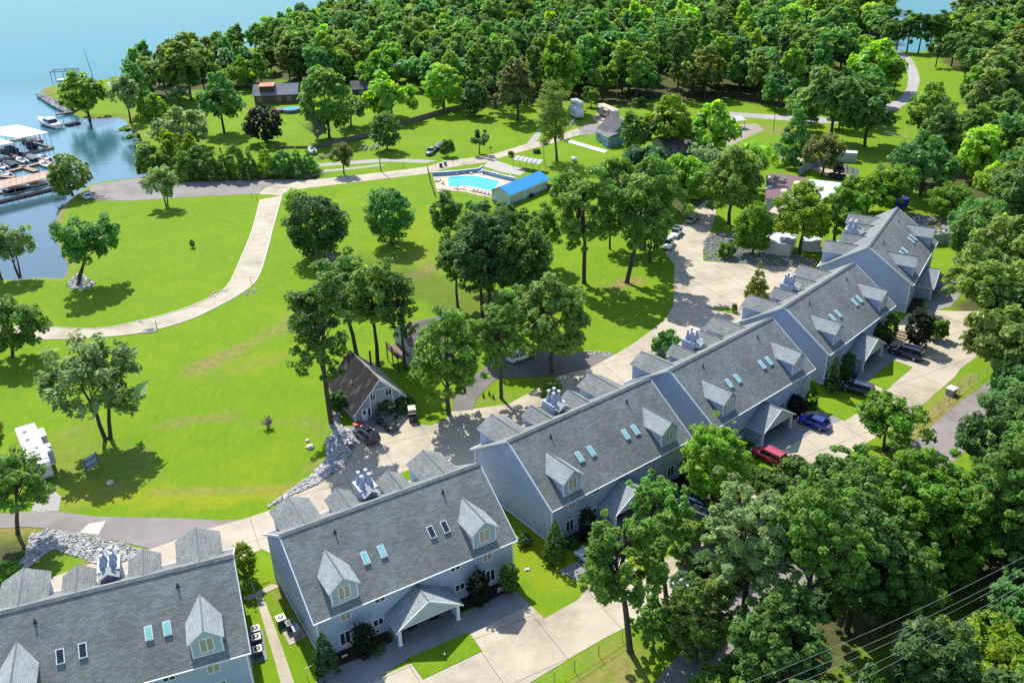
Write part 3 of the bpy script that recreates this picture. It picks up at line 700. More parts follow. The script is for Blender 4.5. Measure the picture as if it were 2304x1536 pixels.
def make_condo():
    r = empty('condominium_building', (0, 0, 0))
    # walls with their gables
    u0, u1, vf, vb = .42, LN - .42, 7.5, -7.4
    m = MB()
    for u, s in ((u0, 1), (u1, -1)):
        p = [Q(u, vf, -.6), Q(u, vf, zf(vf) - .15), Q(u, 0, ZR - .17), Q(u, vb, zb(vb) - .15), Q(u, vb, -.6)]
        m.add(p, [(0, 1, 2, 3, 4) if s < 0 else (4, 3, 2, 1, 0)])
    m.add([Q(u0, vf, -.6), Q(u1, vf, -.6), Q(u1, vf, zf(vf) - .15), Q(u0, vf, zf(vf) - .15)], [(0, 1, 2, 3)])
    m.add([Q(u1, vb, -.6), Q(u0, vb, -.6), Q(u0, vb, zb(vb) - .15), Q(u1, vb, zb(vb) - .15)], [(0, 1, 2, 3)])
    m.build('wall', M_side, r)
    # roof
    m = MB()
    m.slab([Q(0, 0, ZR), Q(0, 8.0, zf(8)), Q(LN, 8.0, zf(8)), Q(LN, 0, ZR)], (0, 0, -.16), 0, 1)
    m.slab([Q(LN, 0, ZR), Q(LN, -7.9, zb(-7.9)), Q(0, -7.9, zb(-7.9)), Q(0, 0, ZR)], (0, 0, -.16), 0, 1)
    rf = m.build('roof', [M_roof, M_trim], r)
    c = MB(); c.slab([Q(.0, 0, ZR + .13), Q(.0, .30, zf(.30) + .10), Q(LN, .30, zf(.30) + .10), Q(LN, 0, ZR + .13)], (0, 0, -.09))
    c.slab([Q(LN, 0, ZR + .13), Q(LN, -.30, zb(-.30) + .10), Q(0, -.30, zb(-.30) + .10), Q(0, 0, ZR + .13)], (0, 0, -.09))
    c.build('ridge_cap', M_roof, rf)
    for v, z in ((8.07, zf(8)), (-7.97, zb(-7.9))): MB().bb(Q(-.02, v - .05, z - .14), Q(LN + .02, v + .04, z - .03)).build('gutter', M_trim, rf)
    for u in (-.04, LN - .06):
        t = MB(); t.slab([Q(u, 0, ZR + .02), Q(u, 8.0, zf(8) + .02), Q(u + .10, 8.0, zf(8) + .02), Q(u + .10, 0, ZR + .02)], (0, 0, -.26)); t.build('rake_board', M_trim, rf); t = MB()
        t.slab([Q(u + .10, 0, ZR + .02), Q(u + .10, -7.9, zb(-7.9) + .02), Q(u, -7.9, zb(-7.9) + .02), Q(u, 0, ZR + .02)], (0, 0, -.26))
        t.build('rake_board', M_trim, rf)
    for u in (u0, u1):
        for v in (vf, vb):
            MB().bb(Q(u - .09, v - .09, -.5), Q(u + .09, v + .09, (zf(v) if v > 0 else zb(v)) - .2)).build('corner_board', M_trim, r)
    for u in (u0 - .06, u1 + .06): MB().bb(Q(u - .04, 7.35, .02), Q(u + .04, -7.3, .14)).build('base_trim', M_trim, r)
    # front dormers
    for uc, pane in ((3.72, M_blind), (19.72, M_blind)):
        w = 1.36; zeve, zri = 7.85, 9.10; vfr = 7.28
        m = MB()
        for s in (-1, 1):
            u = uc + s * w; vs = (ZR - zeve) / SF
            p = [Q(u, vfr, zf(vfr) - .05), Q(u, vfr, zeve), Q(u, vs, zeve)]
            m.add(p, [(0, 1, 2) if s > 0 else (2, 1, 0)])
        m.add([Q(uc - w, vfr, zf(vfr) - .05), Q(uc + w, vfr, zf(vfr) - .05), Q(uc + w, vfr, zeve), Q(uc, vfr, zri - .1), Q(uc - w, vfr, zeve)], [(0, 1, 2, 3, 4)])
        d = m.build('dormer', M_side, r)
        m = MB(); zt = zeve - .12; gable_roof(m, uc - w - .32, uc + w + .32, 0, 7.62, zt, zri, .12, ((ZR - zri) / SF - .05, (ZR - zt) / SF - .05))
        m.build('dormer_roof', [M_roof2, M_trim], d)
        m = MB()
        for s in (-1, 1): m.bb(Q(uc + s * w - .07, vfr - .06, zf(vfr) - .02), Q(uc + s * w + .07, vfr + .04, zeve - .05))
        m.bb(Q(uc - w, vfr - .05, zf(vfr)), Q(uc + w, vfr + .04, zf(vfr) + .1))
        m.build('dormer_trim', M_trim, d)
        m = MB(); m.slab([Q(uc - .07, (ZR - zri) / SF, zri + .05), Q(uc - .07, 7.6, zri + .05), Q(uc + .07, 7.6, zri + .05), Q(uc + .07, (ZR - zri) / SF, zri + .05)], (0, 0, -.06))
        m.build('dormer_ridge', M_ridge, d)
        z0, z1, ww, fr = 6.22, 7.9, 1.3, .1
        m = MB(); v = vfr
        m.bb(Q(uc - ww / 2, v, z0), Q(uc + ww / 2, v + .06, z0 + fr)); m.bb(Q(uc - ww / 2, v, z1 - fr), Q(uc + ww / 2, v + .06, z1))
        for x in (uc - ww / 2 + fr / 2, uc, uc + ww / 2 - fr / 2): m.bb(Q(x - fr / 2, v, z0 + fr), Q(x + fr / 2, v + .06, z1 - fr))
        m.build('window_frame', M_trim, d)
        for x in (uc - .31, uc + .31): MB().bb(Q(x - .25, v, z0 + fr), Q(x + .25, v + .02, z1 - fr)).build('pane', pane, d)
    # skylights
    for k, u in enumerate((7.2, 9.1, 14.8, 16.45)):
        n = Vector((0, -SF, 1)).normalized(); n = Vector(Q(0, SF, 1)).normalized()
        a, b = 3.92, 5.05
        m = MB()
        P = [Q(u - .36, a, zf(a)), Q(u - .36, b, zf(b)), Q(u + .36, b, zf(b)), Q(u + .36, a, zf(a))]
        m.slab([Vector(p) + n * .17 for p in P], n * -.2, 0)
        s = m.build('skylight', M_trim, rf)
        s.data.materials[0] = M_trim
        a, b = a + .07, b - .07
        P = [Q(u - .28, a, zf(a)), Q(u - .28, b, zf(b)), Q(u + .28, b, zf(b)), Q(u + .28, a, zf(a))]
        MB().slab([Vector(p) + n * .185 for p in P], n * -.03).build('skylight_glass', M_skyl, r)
    # vent pipes
    for u, v in ((5.35, 1.45), (17.9, 1.45)):
        MB().cyl(Q(u, v, zf(v) - .1), Q(u, v, zf(v) + .5), .085, .075, 8).cyl(Q(u, v, zf(v) - .02), Q(u, v, zf(v) + .14), .2, .09, 8).build('vent_pipe', M_dark, rf)
    # rear wall dormers (large) and roof dormers (small)
    for uc, w, zri, ze, vr in ((3.4, 2.0, 9.45, 8.35, -7.9), (20.0, 2.0, 9.45, 8.35, -7.9), (8.5, 1.3, 9.5, 8.55, -6.3), (14.7, 1.3, 9.5, 8.55, -6.3)):
        m = MB(); vw = vr + .35
        zb0 = -.5 if w > 1.5 else zb(vw) - .1
        if w > 1.5: vw = -7.65
        for s in (-1, 1):
            u = uc + s * w; vs = (ze - ZR) / SB
            p = [Q(u, vw, zb0 if w < 1.5 else zb(vw) - .2), Q(u, vw, ze), Q(u, vs, ze)]
            m.add(p, [(0, 1, 2) if s < 0 else (2, 1, 0)])
            if w > 1.5: m.add([Q(u, vw, zb0), Q(u, vw, zb(vw)), Q(u, vb, zb(vw)), Q(u, vb, zb0)], [(0, 1, 2, 3) if s < 0 else (3, 2, 1, 0)])
        m.add([Q(uc - w, vw, zb0), Q(uc + w, vw, zb0), Q(uc + w, vw, ze), Q(uc, vw, zri - .1), Q(uc - w, vw, ze)], [(4, 3, 2, 1, 0)])
        d = m.build('rear_dormer', M_side, r)
        m = MB(); zt = ze - .08; uc_ = uc
        for a in (uc - w - .3, uc + w + .3):
            p = [Q(uc, (zri - ZR) / SB + .05, zri), Q(uc, vr, zri), Q(a, vr, zt), Q(a, (zt - ZR) / SB + .05, zt)]
            if (Vector(p[1]) - Vector(p[0])).cross(Vector(p[3]) - Vector(p[0])).z < 0: p.reverse()
            m.slab(p, (0, 0, -.12), 0, 1)
        m.build('dormer_roof', [M_roof, M_trim], d)
        m = MB(); m.slab([Q(uc - .08, vr, zri + .05), Q(uc - .08, (zri - ZR) / SB, zri + .05), Q(uc + .08, (zri - ZR) / SB, zri + .05), Q(uc + .08, vr, zri + .05)], (0, 0, -.06))
        m.build('dormer_ridge', M_ridge, d)
    # chimney with four bottle-shaped flues
    m = MB(); u, v, zt = 11.45, -5.2, 9.45
    m.bb(Q(u - 1.0, v - 1.1, 6.4), Q(u + 1.0, v + 1.1, zt))
    ch = m.build('chimney', M_side, r)
    m = MB(); gable_roof(m, u - 1.0, u + 1.0, v + 1.0, v + 2.2, zt - .2, zt + .45, .1, (v + .9, v + .9)); m.build('cricket_roof', [M_roof2, M_trim], ch)
    MB().bb(Q(u - 1.08, v - 1.18, zt - .02), Q(u + 1.08, v + 1.18, zt + .07)).build('chimney_cap', M_metal, ch)
    for du in (-.45, .45):
        for dv in (-.5, .45):
            m = MB(); m.cyl(Q(u + du, v + dv, zt + .05), Q(u + du, v + dv, zt + .45), .40, .36, 10, 0).cyl(Q(u + du, v + dv, zt + .45), Q(u + du, v + dv, zt + .95), .36, .17, 10, 0).cyl(Q(u + du, v + dv, zt + .95), Q(u + du, v + dv, zt + 1.45), .17, .17, 10, 0)
            m.cyl(Q(u + du, v + dv, zt + 1.45), Q(u + du, v + dv, zt + 1.6), .23, .22, 10, 1)
            m.build('flue', [M_metal, mat('pale flue cap', (.55, .58, .62))], ch)
    # windows of the front wall
    for u in (3.45, 19.85): window(r, u, vf, 3.70, 4.95, 1.2, M_blind)
    for u in (7.2, 15.9): window(r, u, vf, 4.20, 5.0, 1.22, M_pane)
    for u in (3.1, 20.1): window(r, u, vf, .65, 2.35, 1.2, M_pane)
    for u in (6.75, 16.3): window(r, u, vf, 1.25, 2.2, 1.2, M_pane)
    # porch
    pu0, pu1, pv, pe, pz = 7.55, 15.0, 10.1, 2.28, 4.62; uc = (pu0 + pu1) / 2
    pr = empty('porch', (0, 0, 0)); pr.parent = r; KIDS.setdefault(r.name, []).append(pr)
    m = MB(); gable_roof(m, pu0 - .12, pu1 + .12, vf, 10.55, pe, pz, .14); m.build('porch_roof', [M_roof2, M_trim], pr)
    m = MB(); m.slab([Q(uc - .07, vf, pz + .04), Q(uc - .07, 10.53, pz + .04), Q(uc + .07, 10.53, pz + .04), Q(uc + .07, vf, pz + .04)], (0, 0, -.05)); m.build('porch_ridge', M_ridge, pr)
    m = MB(); m.add([Q(pu0 + .2, 10.22, pe - .1), Q(pu1 - .2, 10.22, pe - .1), Q(pu1 - .2, 10.22, pe + .03), Q(uc, 10.22, pz - .17), Q(pu0 + .2, 10.22, pe + .03)], [(0, 1, 2, 3, 4)])
    m.add([Q(pu0 + .2, 10.1, pe - .1), Q(pu1 - .2, 10.1, pe - .1), Q(pu1 - .2, 10.1, pe + .03), Q(uc, 10.1, pz - .17), Q(pu0 + .2, 10.1, pe + .03)], [(4, 3, 2, 1, 0)])
    m.build('porch_gable', mat('pale gable siding', (.46, .50, .52), (.42, .46, .48), rough=.6, scale=1), pr)
    for s in (-1, 1):
        m = MB(); a = (pu1 - pu0 + .3) / 2; m.slab([Q(uc, 10.57, pz + .02), Q(uc + s * a, 10.57, pe - .02), Q(uc + s * a, 10.57, pe - .25), Q(uc, 10.57, pz - .21)], Q(0, -.08, 0)); m.build('gable_board', M_trim, pr)
        up = uc + s * 3.35
        MB().bb(Q(up - .16, pv - .16, -.4), Q(up + .16, pv + .16, pe - .05)).bb(Q(up - .2, pv - .2, -.02), Q(up + .2, pv + .2, .25)).build('post', M_trim, pr)
        MB().bb(Q(up - .08, vf, -.4), Q(up + .08, 9.9, pe + .1)).build('porch_side_wall', M_side, pr)
    MB().bb(Q(pu0 + .25, 10.0, pe - .22), Q(pu1 - .25, 10.2, pe)).build('beam', M_trim, pr)
    MB().bb(Q(pu0 + .3, vf, -.1), Q(pu1 - .3, 10.6, .075)).build('porch_floor', M_agg, pr)
    for u in (uc - 1.3, uc + 1.3):
        MB().bb(Q(u - .48, vf, .09), Q(u + .48, vf + .04, 2.05)).build('door', mat('dark red door', (.10, .03, .03), (.07, .02, .02), rough=.5), pr)
        MB().bb(Q(u - .55, 8.0, .08), Q(u + .55, 8.75, .11)).build('door_mat', M_dark, pr)
    return r

BLD = [(-50.25, 62.76, 10.37, .34778), (-24.25, 73.27, 10.57, .53197), (-.86, 88.79, 10.99, .645794), (20.78, 104.84, 10.96, .709917), (41.17, 123.12, 11.15, .795), (60.6, 142.27, 12.69, .99949)]
condo = make_condo()
CL = ['grey condominium block cut off by the bottom edge, nearest the camera', 'grey condominium block whose whole porch and grass island show, second from the camera', 'grey condominium block behind the tall foreground oaks, third from the camera',
      'grey condominium block with the blue car beside its porch', 'grey condominium block with two navy vehicles in front of its porch', 'grey condominium block at the far end of the curved row']
CONDOS = []
for i, (x, y, z, h) in enumerate(BLD):
    k = (HC - ZR) / (HC - z)
    o = condo if i == 0 else copy_tree(condo)
    o.location = (x * k, y * k, 0); o.rotation_euler = (0, 0, h); o.scale = (k, k, k)
    tag(o, CL[i], 'condominium', 'condominium buildings in a curved row')
    CONDOS.append(o)
    for ua, ub in ((.5, 7.5), (15.05, 22.9)):
        c_, s_ = math.cos(h), math.sin(h)
        tag(sheet('planting_bed', [(o.location.x + (u * c_ + v * s_) * k, o.location.y + (u * s_ - v * c_) * k) for u, v in ((ua, 7.52), (ua, 9.2), ((ua + ub) / 2, 9.5), (ub, 9.2), (ub, 7.52))], M_mulch, .075, None, True), kind='structure')
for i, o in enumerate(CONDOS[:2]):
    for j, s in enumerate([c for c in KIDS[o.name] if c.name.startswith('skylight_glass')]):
        if (i == 0 and j < 2) or (i == 1 and j > 1): s.data = s.data.copy(); s.data.materials[0] = M_pane  # these panes stay dark, without the painted sky reflection
# ---------------------------------------------------------------- trees: crowns of leaf-sized faces on limbs
def m_leaf():
    m = bpy.data.materials.new('tree leaves'); m.use_nodes = True
    nt = m.node_tree; N, L = nt.nodes, nt.links
    for n in list(N): N.remove(n)
    out = N.new('ShaderNodeOutputMaterial')
    oi = N.new('ShaderNodeObjectInfo')
    a = N.new('ShaderNodeAttribute'); a.attribute_name = 'tone'
    hs = N.new('ShaderNodeHueSaturation')
    sp = N.new('ShaderNodeSeparateColor'); L.new(a.outputs['Color'], sp.inputs[0])
    L.new(oi.outputs['Color'], hs.inputs['Color']); 
    r = N.new('ShaderNodeMapRange'); r.inputs[3].default_value = .475; r.inputs[4].default_value = .515; L.new(sp.outputs[1], r.inputs[0])
    L.new(r.outputs[0], hs.inputs['Hue'])
    r2 = N.new('ShaderNodeMapRange'); r2.inputs[3].default_value = .5; r2.inputs[4].default_value = 1.65; L.new(sp.outputs[0], r2.inputs[0])
    L.new(r2.outputs[0], hs.inputs['Value'])
    d = N.new('ShaderNodeBsdfPrincipled'); d.inputs['Roughness'].default_value = .5; d.inputs['Specular IOR Level'].default_value = .28
    L.new(hs.outputs[0], d.inputs['Base Color'])
    t = N.new('ShaderNodeBsdfTranslucent')
    h2 = N.new('ShaderNodeHueSaturation'); h2.inputs['Hue'].default_value = .485; h2.inputs['Saturation'].default_value = 1.1; h2.inputs['Value'].default_value = 1.5; L.new(hs.outputs[0], h2.inputs['Color']); L.new(h2.outputs[0], t.inputs[0])
    mx = N.new('ShaderNodeMixShader'); mx.inputs[0].default_value = .48
    L.new(d.outputs[0], mx.inputs[1]); L.new(t.outputs[0], mx.inputs[2]); L.new(mx.outputs[0], out.inputs[0])
    return m
M_leaf = m_leaf()

def leaf_mesh(name, C, rad, n_each, size, seed, centre, up=.45, flat=1.0, elong=1.5, droop=0.0):
    """clumps C (k x 3) of radius rad (k) -> n_each leaves per clump as one mesh"""
    rs = np.random.RandomState(seed); k = len(C)
    cnt = np.maximum(6, (n_each * (rad / rad.mean()) ** 2 * rs.uniform(.75, 1.25, k)).astype(int))
    idx = np.repeat(np.arange(k), cnt); n = len(idx)
    d = rs.normal(size=(n, 3)); d[:, 2] = d[:, 2] * .9 + .25; d /= np.linalg.norm(d, axis=1)[:, None]
    rr = rs.uniform(.25, 1, n) ** .45
    p = C[idx] + d * (rad[idx] * rr)[:, None] * np.array([1, 1, flat])
    p[:, 2] -= droop * rs.rand(n) * rad[idx]
    o = p - centre; o /= np.linalg.norm(o, axis=1)[:, None] + 1e-9
    nrm = d * .55 + o * .35 + np.array([0, 0, up]) + rs.normal(size=(n, 3)) * .42
    nrm /= np.linalg.norm(nrm, axis=1)[:, None]
    t = np.cross(nrm, rs.normal(size=(n, 3))); t /= np.linalg.norm(t, axis=1)[:, None]
    b = np.cross(nrm, t)
    s = size * np.exp(rs.normal(size=n) * .38)
    a1, b1 = t * (s * elong * .5)[:, None], b * (s * .5)[:, None]
    bend = nrm * (s * .16)[:, None]
    v = np.stack([p - a1 - bend, p - a1 * .1 - b1, p + a1 - bend, p + a1 * .15 + b1], 1).reshape(-1, 3)
    f = np.arange(n * 4).reshape(n, 4)
    me = bpy.data.meshes.new(name)
    me.from_pydata(v.tolist(), [], f.tolist())
    tone = np.clip(.5 + rs.normal(size=n) * .20 + (rs.rand(k)[idx] - .5) * .42, 0, 1); hue = np.clip(rs.rand(k)[idx] * .6 + rs.rand(n) * .4, 0, 1)
    colr = np.stack([tone, hue, np.zeros(n), np.ones(n)], 1).repeat(4, 0).astype(np.float32)
    at = me.attributes.new('tone', 'FLOAT_COLOR', 'POINT'); at.data.foreach_set('color', colr.ravel())
    me.materials.append(M_leaf); me.update()
    return me

def clumps(kind, n, seed):
    """clump centres and radii of a crown in a unit tree (height 1, crown about 1 wide where w = 1)"""
    rs = np.random.RandomState(seed); C, Rr = [], []
    def ell(c, r, n, rad, shell=.55, jag=.16, zmin=-1, lobes=5):
        lob = rs.normal(size=(lobes, 3)); lob /= np.linalg.norm(lob, axis=1)[:, None]
        for _ in range(n):
            for _t in range(12):
                d = rs.normal(size=3); d /= np.linalg.norm(d)
                if d[2] > zmin: break
            bulge = 1 + jag * (np.max(lob @ d) - .55) * 2 + rs.normal() * jag * .35
            q = rs.uniform(shell, 1) ** .7 * bulge
            C.append(np.array(c) + d * np.array(r) * q); Rr.append(rad * rs.uniform(.7, 1.35))
    if kind == 'oak': ell((0, 0, .67), (.42, .42, .29), n, .088, .40, .34, -.7, 6)
    elif kind == 'high': ell((0, 0, .70), (.43, .43, .26), n, .080, .35, .40, -.7, 6)
    elif kind == 'broad': ell((0, 0, .60), (.44, .44, .37), n, .082, .45, .28, -.8, 7)
    elif kind == 'round': ell((0, 0, .54), (.46, .46, .44), n, .085, .62, .12, -.9, 6)
    elif kind == 'tall': ell((0, 0, .62), (.40, .40, .36), n, .078, .4, .35, -.85, 5)
    elif kind == 'feather':
        ell((0, 0, .63), (.40, .40, .33), n, .075, .35, .35, -.8, 7)
    elif kind == 'poplar':
        ell((0, 0, .60), (.42, .42, .39), n, .09, .35, .22, -.95, 5)
    elif kind == 'cone':
        for i in range(n):
            z = 1 - rs.rand() ** .62 * .9; a = rs.rand() * 6.283; r = (1.02 - z) * .50 * rs.uniform(.55, 1.1)
            C.append(np.array((r * math.cos(a), r * math.sin(a), z - .02))); Rr.append(.03 + .065 * (1.1 - z) * rs.uniform(.7, 1.4))
    elif kind == 'pine':
        lv = 11
        for i in range(n):
            l = rs.randint(lv); z = .34 + .62 * (l + rs.uniform(-.2, .2)) / lv; a = rs.rand() * 6.283 + l; r = (.5 * (1.08 - z) ** .75) * rs.uniform(.25, 1.15)
            C.append(np.array((r * math.cos(a), r * math.sin(a), z + r * .05))); Rr.append(.055 * rs.uniform(.7, 1.3))
    elif kind == 'cypress':
        for i in range(n):
            z = rs.rand() ** .9; a = rs.rand() * 6.283; r = (1 - z) ** .62 * .46 * rs.uniform(.6, 1.0)
            C.append(np.array((r * math.cos(a), r * math.sin(a), z * .93 + .03))); Rr.append(.075 * rs.uniform(.7, 1.2) * (1.15 - z * .8))
    elif kind == 'column': ell((0, 0, .48), (.42, .42, .46), n, .10, .6, .08, -1, 4)
    elif kind == 'bush': ell((0, 0, .45), (.44, .44, .44), n, .13, .5, .14, -.5, 5)
    elif kind == 'juniper':
        for b in range(6):
            a = b * 1.05 + rs.rand() * .5; rr = rs.uniform(.25, .5); z0 = rs.uniform(.6, .75)
            for j in range(n // 6):
                t = rs.rand(); C.append(np.array((rr * math.cos(a) * (.5 + .6 * t), rr * math.sin(a) * (.5 + .6 * t), z0 - .12 + .28 * t + rs.normal() * .04))); Rr.append(.07 * rs.uniform(.6, 1.2))
    return np.array(C), np.array(Rr)

SPEC = {  # kind: (clumps, leaves per clump, leaf size, trunk fork height, limbs, elongation, droop)
    'oak': (84, 84, .031, .34, 7, 1.5, .15), 'high': (62, 84, .031, .42, 8, 1.5, .15), 'broad': (105, 76, .030, .26, 7, 1.5, .15), 'round': (150, 66, .027, .12, 6, 1.5, .3), 'tall': (84, 76, .029, .36, 7, 1.5, .15),
    'feather': (84, 52, .026, .28, 7, 2.3, .9), 'poplar': (110, 66, .022, .2, 6, 1.6, .3), 'cone': (120, 60, .024, .05, 0, 1.9, .5), 'pine': (110, 60, .024, .9, 0, 2.0, .4),
    'cypress': (130, 50, .030, .05, 0, 1.8, 0), 'column': (110, 55, .036, .05, 0, 1.5, .1), 'bush': (60, 60, .06, .05, 4, 1.5, .1), 'juniper': (60, 50, .035, .45, 6, 1.6, .1)}
CROWN, TRUNK = {}, {}
ASPECT = (.75, 1.0, 1.3, 1.7, 2.2, 2.9)
def aspect_of(h, w): return min(ASPECT, key=lambda a: abs(math.log(a * w / h)))
def crown_mesh(kind, var, lod, asp):
    """crown in units of its own width: 1 wide, asp tall"""
    key = (kind, var, lod, asp)
    if key not in CROWN:
        nc, nl, sz, *_ , el, dr = SPEC[kind]
        seed = abs(hash_(kind)) % 1000 + var * 37
        nc = int(nc * min(1.7, max(.8, asp ** .75)))
        if lod == 'far': nc, nl, sz = int(nc * .62), int(nl * .40), sz * 2.0
        C, rad = clumps(kind, nc, seed)
        q = np.percentile(np.hypot(C[:, 0], C[:, 1]) + rad * .75, 95); C[:, :2] *= .5 / q
        if lod == 'near': # many small sprays instead of a few large clumps
            rs_ = np.random.RandomState(seed + 5); C = np.concatenate([C, C + rs_.normal(size=C.shape) * rad[:, None] * .8]); rad = np.concatenate([rad * .72, rad * .5])
        C = C * np.array([1, 1, asp]); C[:, 2] *= asp / np.max(C[:, 2] + rad * .5)
        if lod == 'far': rad = rad * 1.2
        if lod == 'near': nl, sz = int(nl * .95), sz * .70
        if lod == 'mid': nl, sz = int(nl * .85), sz * 1.05
        CROWN[key] = (leaf_mesh('crown_' + kind, C, rad, nl, sz, seed + 1, np.array([0, 0, .45 * asp]), .5 if kind not in ('cone', 'cypress', 'column') else .2, .8, el, dr), C)
    return CROWN[key]
def hash_(s): return sum((i + 3) * ord(c) * 7 for i, c in enumerate(s))

def trunk_mesh(kind, var, asp, stems=1):
    key = (kind, var, asp, stems)
    if key in TRUNK: return TRUNK[key]
    rs = random.Random(hash_(kind) + var * 91)
    C = crown_mesh(kind, var, 'mid', asp)[1]
    fork, limbs = SPEC[kind][3] * asp, SPEC[kind][4]
    m = MB(); tr = .024 * asp ** .4 if kind not in ('bush',) else .03
    for s in range(stems):
        a = s * 6.283 / max(stems, 1) + rs.random(); ox, oy = (0, 0) if stems == 1 else (.028 * math.cos(a), .028 * math.sin(a))
        k = tr * (1 if stems == 1 else .75)
        top = (.8 if limbs else .93) * asp
        pts = [Vector((ox * .4, oy * .4, -.03)), Vector((ox, oy, .03)), Vector((ox * 1.6 + rs.uniform(-.01, .01), oy * 1.6 + rs.uniform(-.01, .01), fork * .6)), Vector((ox * 2.2 + rs.uniform(-.02, .02), oy * 2.2 + rs.uniform(-.02, .02), fork)), Vector((ox * 3 + rs.uniform(-.03, .03), oy * 3 + rs.uniform(-.03, .03), (fork + top) / 2)), Vector((ox * 3.4 + rs.uniform(-.03, .03), oy * 3.4 + rs.uniform(-.03, .03), top))]
        m.tube(pts, [k * 1.7, k * 1.15, k, k * .85, k * .5, k * .15], 7)
        order = sorted(range(len(C)), key=lambda i: rs.random())[:limbs * 2 + 1]
        for q, i in enumerate(order[:limbs] if stems == 1 else order[:max(3, limbs // 2)]):
            t = Vector(C[i]); b = pts[3].lerp(pts[4], rs.random()) if rs.random() < .75 else pts[2].lerp(pts[3], .5 + .5 * rs.random())
            mid = b.lerp(t, .5) + Vector((0, 0, -.02 + rs.uniform(0, .05)))
            m.tube([b, mid, t], [k * .45, k * .28, k * .1], 5)
            for j in order[limbs:]:
                t2 = Vector(C[j])
                if (t2 - mid).length < .3 * asp: m.tube([mid, mid.lerp(t2, .6) + Vector((0, 0, .01)), t2], [k * .22, k * .14, k * .06], 4)
    me = m.mesh('trunk', M_bark, False)
    TRUNK[key] = me
    return me

TINT = {'dark': (.038, .066, .020), 'deep': (.026, .050, .020), 'mid': (.052, .088, .022), 'olive': (.062, .084, .026), 'light': (.085, .135, .024), 'bright': (.100, .190, .020), 'lime': (.150, .210, .018), 'yellow': (.170, .185, .022),
        'blue': (.034, .070, .040), 'brown': (.058, .060, .026), 'magnolia': (.016, .026, .012), 'cool': (.042, .088, .034), 'grey': (.075, .095, .055)}
TINT = {k: (v[0] * 2.55, v[1] * 3.05, v[2] * 1.85) if k not in ('bright', 'lime', 'yellow', 'magnolia') else (v[0] * 1.15, v[1] * 1.35, v[2] * 1.2) for k, v in TINT.items()}
TREES = []
def tree(name, kind, base, top, width, tint, label, cx=None, group=None, lod=None, stems=1, var=None, cat='tree', basez=0.0, trunk=True, jit=.12):
    """base: where the trunk meets the ground in the photograph, top: the crown's top row, width: crown width there"""
    g = G(base[0], base[1]); s = slant(g)
    s0 = s; h0 = max(hgt(g, top), .4); s = math.sqrt(g.x ** 2 + g.y ** 2 + (HC - .6 * h0) ** 2)
    wm = width * s / FPX
    away = Vector((g.x, g.y, 0)).normalized()
    hi = max(hgt(g, top), .4); lo = hi * .35
    cone = kind in ('cone', 'cypress', 'pine', 'sapling')
    for _ in range(24):
        h = (lo + hi) / 2
        row = min(proj((g.x + away.x * wm * q, g.y + away.y * wm * q, h * zz))[1] for q, zz in (((0, 1),) if cone else ((0, 1), (.22, .95), (.36, .84), (.44, .70))))
        if row < top: hi = h
        else: lo = h
    h = (lo + hi) / 2
    rs = random.Random(int(base[0] * 13 + base[1] * 7 + top))
    var = rs.randrange(3) if var is None else var % 3
    if s > 118: var %= 2
    if lod is None: lod = 'near' if s < 118 else ('mid' if s < 260 else 'far')
    asp = aspect_of(h, wm)
    me, C = crown_mesh(kind, var, lod, asp)
    o = empty(name, (g.x, g.y, -.02), rs.random() * 6.283)
    tag(o, label, cat, group)
    sx = wm / .98; sz = h / asp
    c = link('crown', me, o); c.scale = (sx, sx, sz)
    k = rs.uniform(1 - jit, 1 + jit); t = TINT[tint] if isinstance(tint, str) else tint
    c.color = (t[0] * k * rs.uniform(.94, 1.06), t[1] * k, t[2] * k * rs.uniform(.9, 1.1), 1)
    if cx is not None:
        v = Matrix.Rotation(-o.rotation_euler.z, 3, 'Z') @ Vector(((cx - proj((g.x, g.y, .62 * h))[0]) * s / FPX, 0, 0)); c.location = v
    if trunk:
        tm = link('trunk', trunk_mesh(kind, var, asp, stems), o)
        tm.scale = (sx, sx, sz)
        if cx is not None:      # leaning stem: shear towards the crown
            M = Matrix.Identity(4); M[0][0] = M[1][1] = sx; M[2][2] = sz; M[0][2] = v.x / (.62 * asp); M[1][2] = v.y / (.62 * asp)
            me2 = tm.data.copy(); me2.transform(M); tm.data = me2; tm.scale = (1, 1, 1)
    TREES.append((g.x, g.y, wm / 2))
    return o

def bare_tree(name, base, top, width, label):
    g = G(*base); h = hgt(g, top); w = width * slant(g) / FPX
    o = empty(name, (g.x, g.y, 0)); tag(o, label, 'tree')
    rs = random.Random(int(base[0])); m = MB(); m.tube([(0, 0, -.2), (0, 0, h * .25), (.1, 0, h * .5)], [.22, .16, .1], 6)
    m.build('trunk', M_greybark, o)
    b = MB()
    for i in range(46):
        a = rs.random() * 6.28; z0 = h * rs.uniform(.1, .5); r = w / 2 * rs.uniform(.5, 1.05); z1 = h * rs.uniform(.45, 1.0) * (1 - .35 * (r / w * 2) ** 2)
        e = Vector((r * math.cos(a), r * math.sin(a), z1)); mid = Vector((r * .45 * math.cos(a + .2), r * .45 * math.sin(a + .2), z0 * .5 + z1 * .5))
        b.tube([(0, 0, z0), mid, e], [.07, .05, .02], 4)
        for k in range(3):
            f = mid.lerp(e, rs.uniform(.2, .9)); d = Vector((rs.uniform(-1, 1), rs.uniform(-1, 1), rs.uniform(0, 1))) * w * .13
            b.tube([f, f + d], [.035, .012], 3)
    b.build('branches', M_greybark, o)
    return o
# ---------------------------------------------------------------- planting: every tree where its trunk meets the ground
T = tree
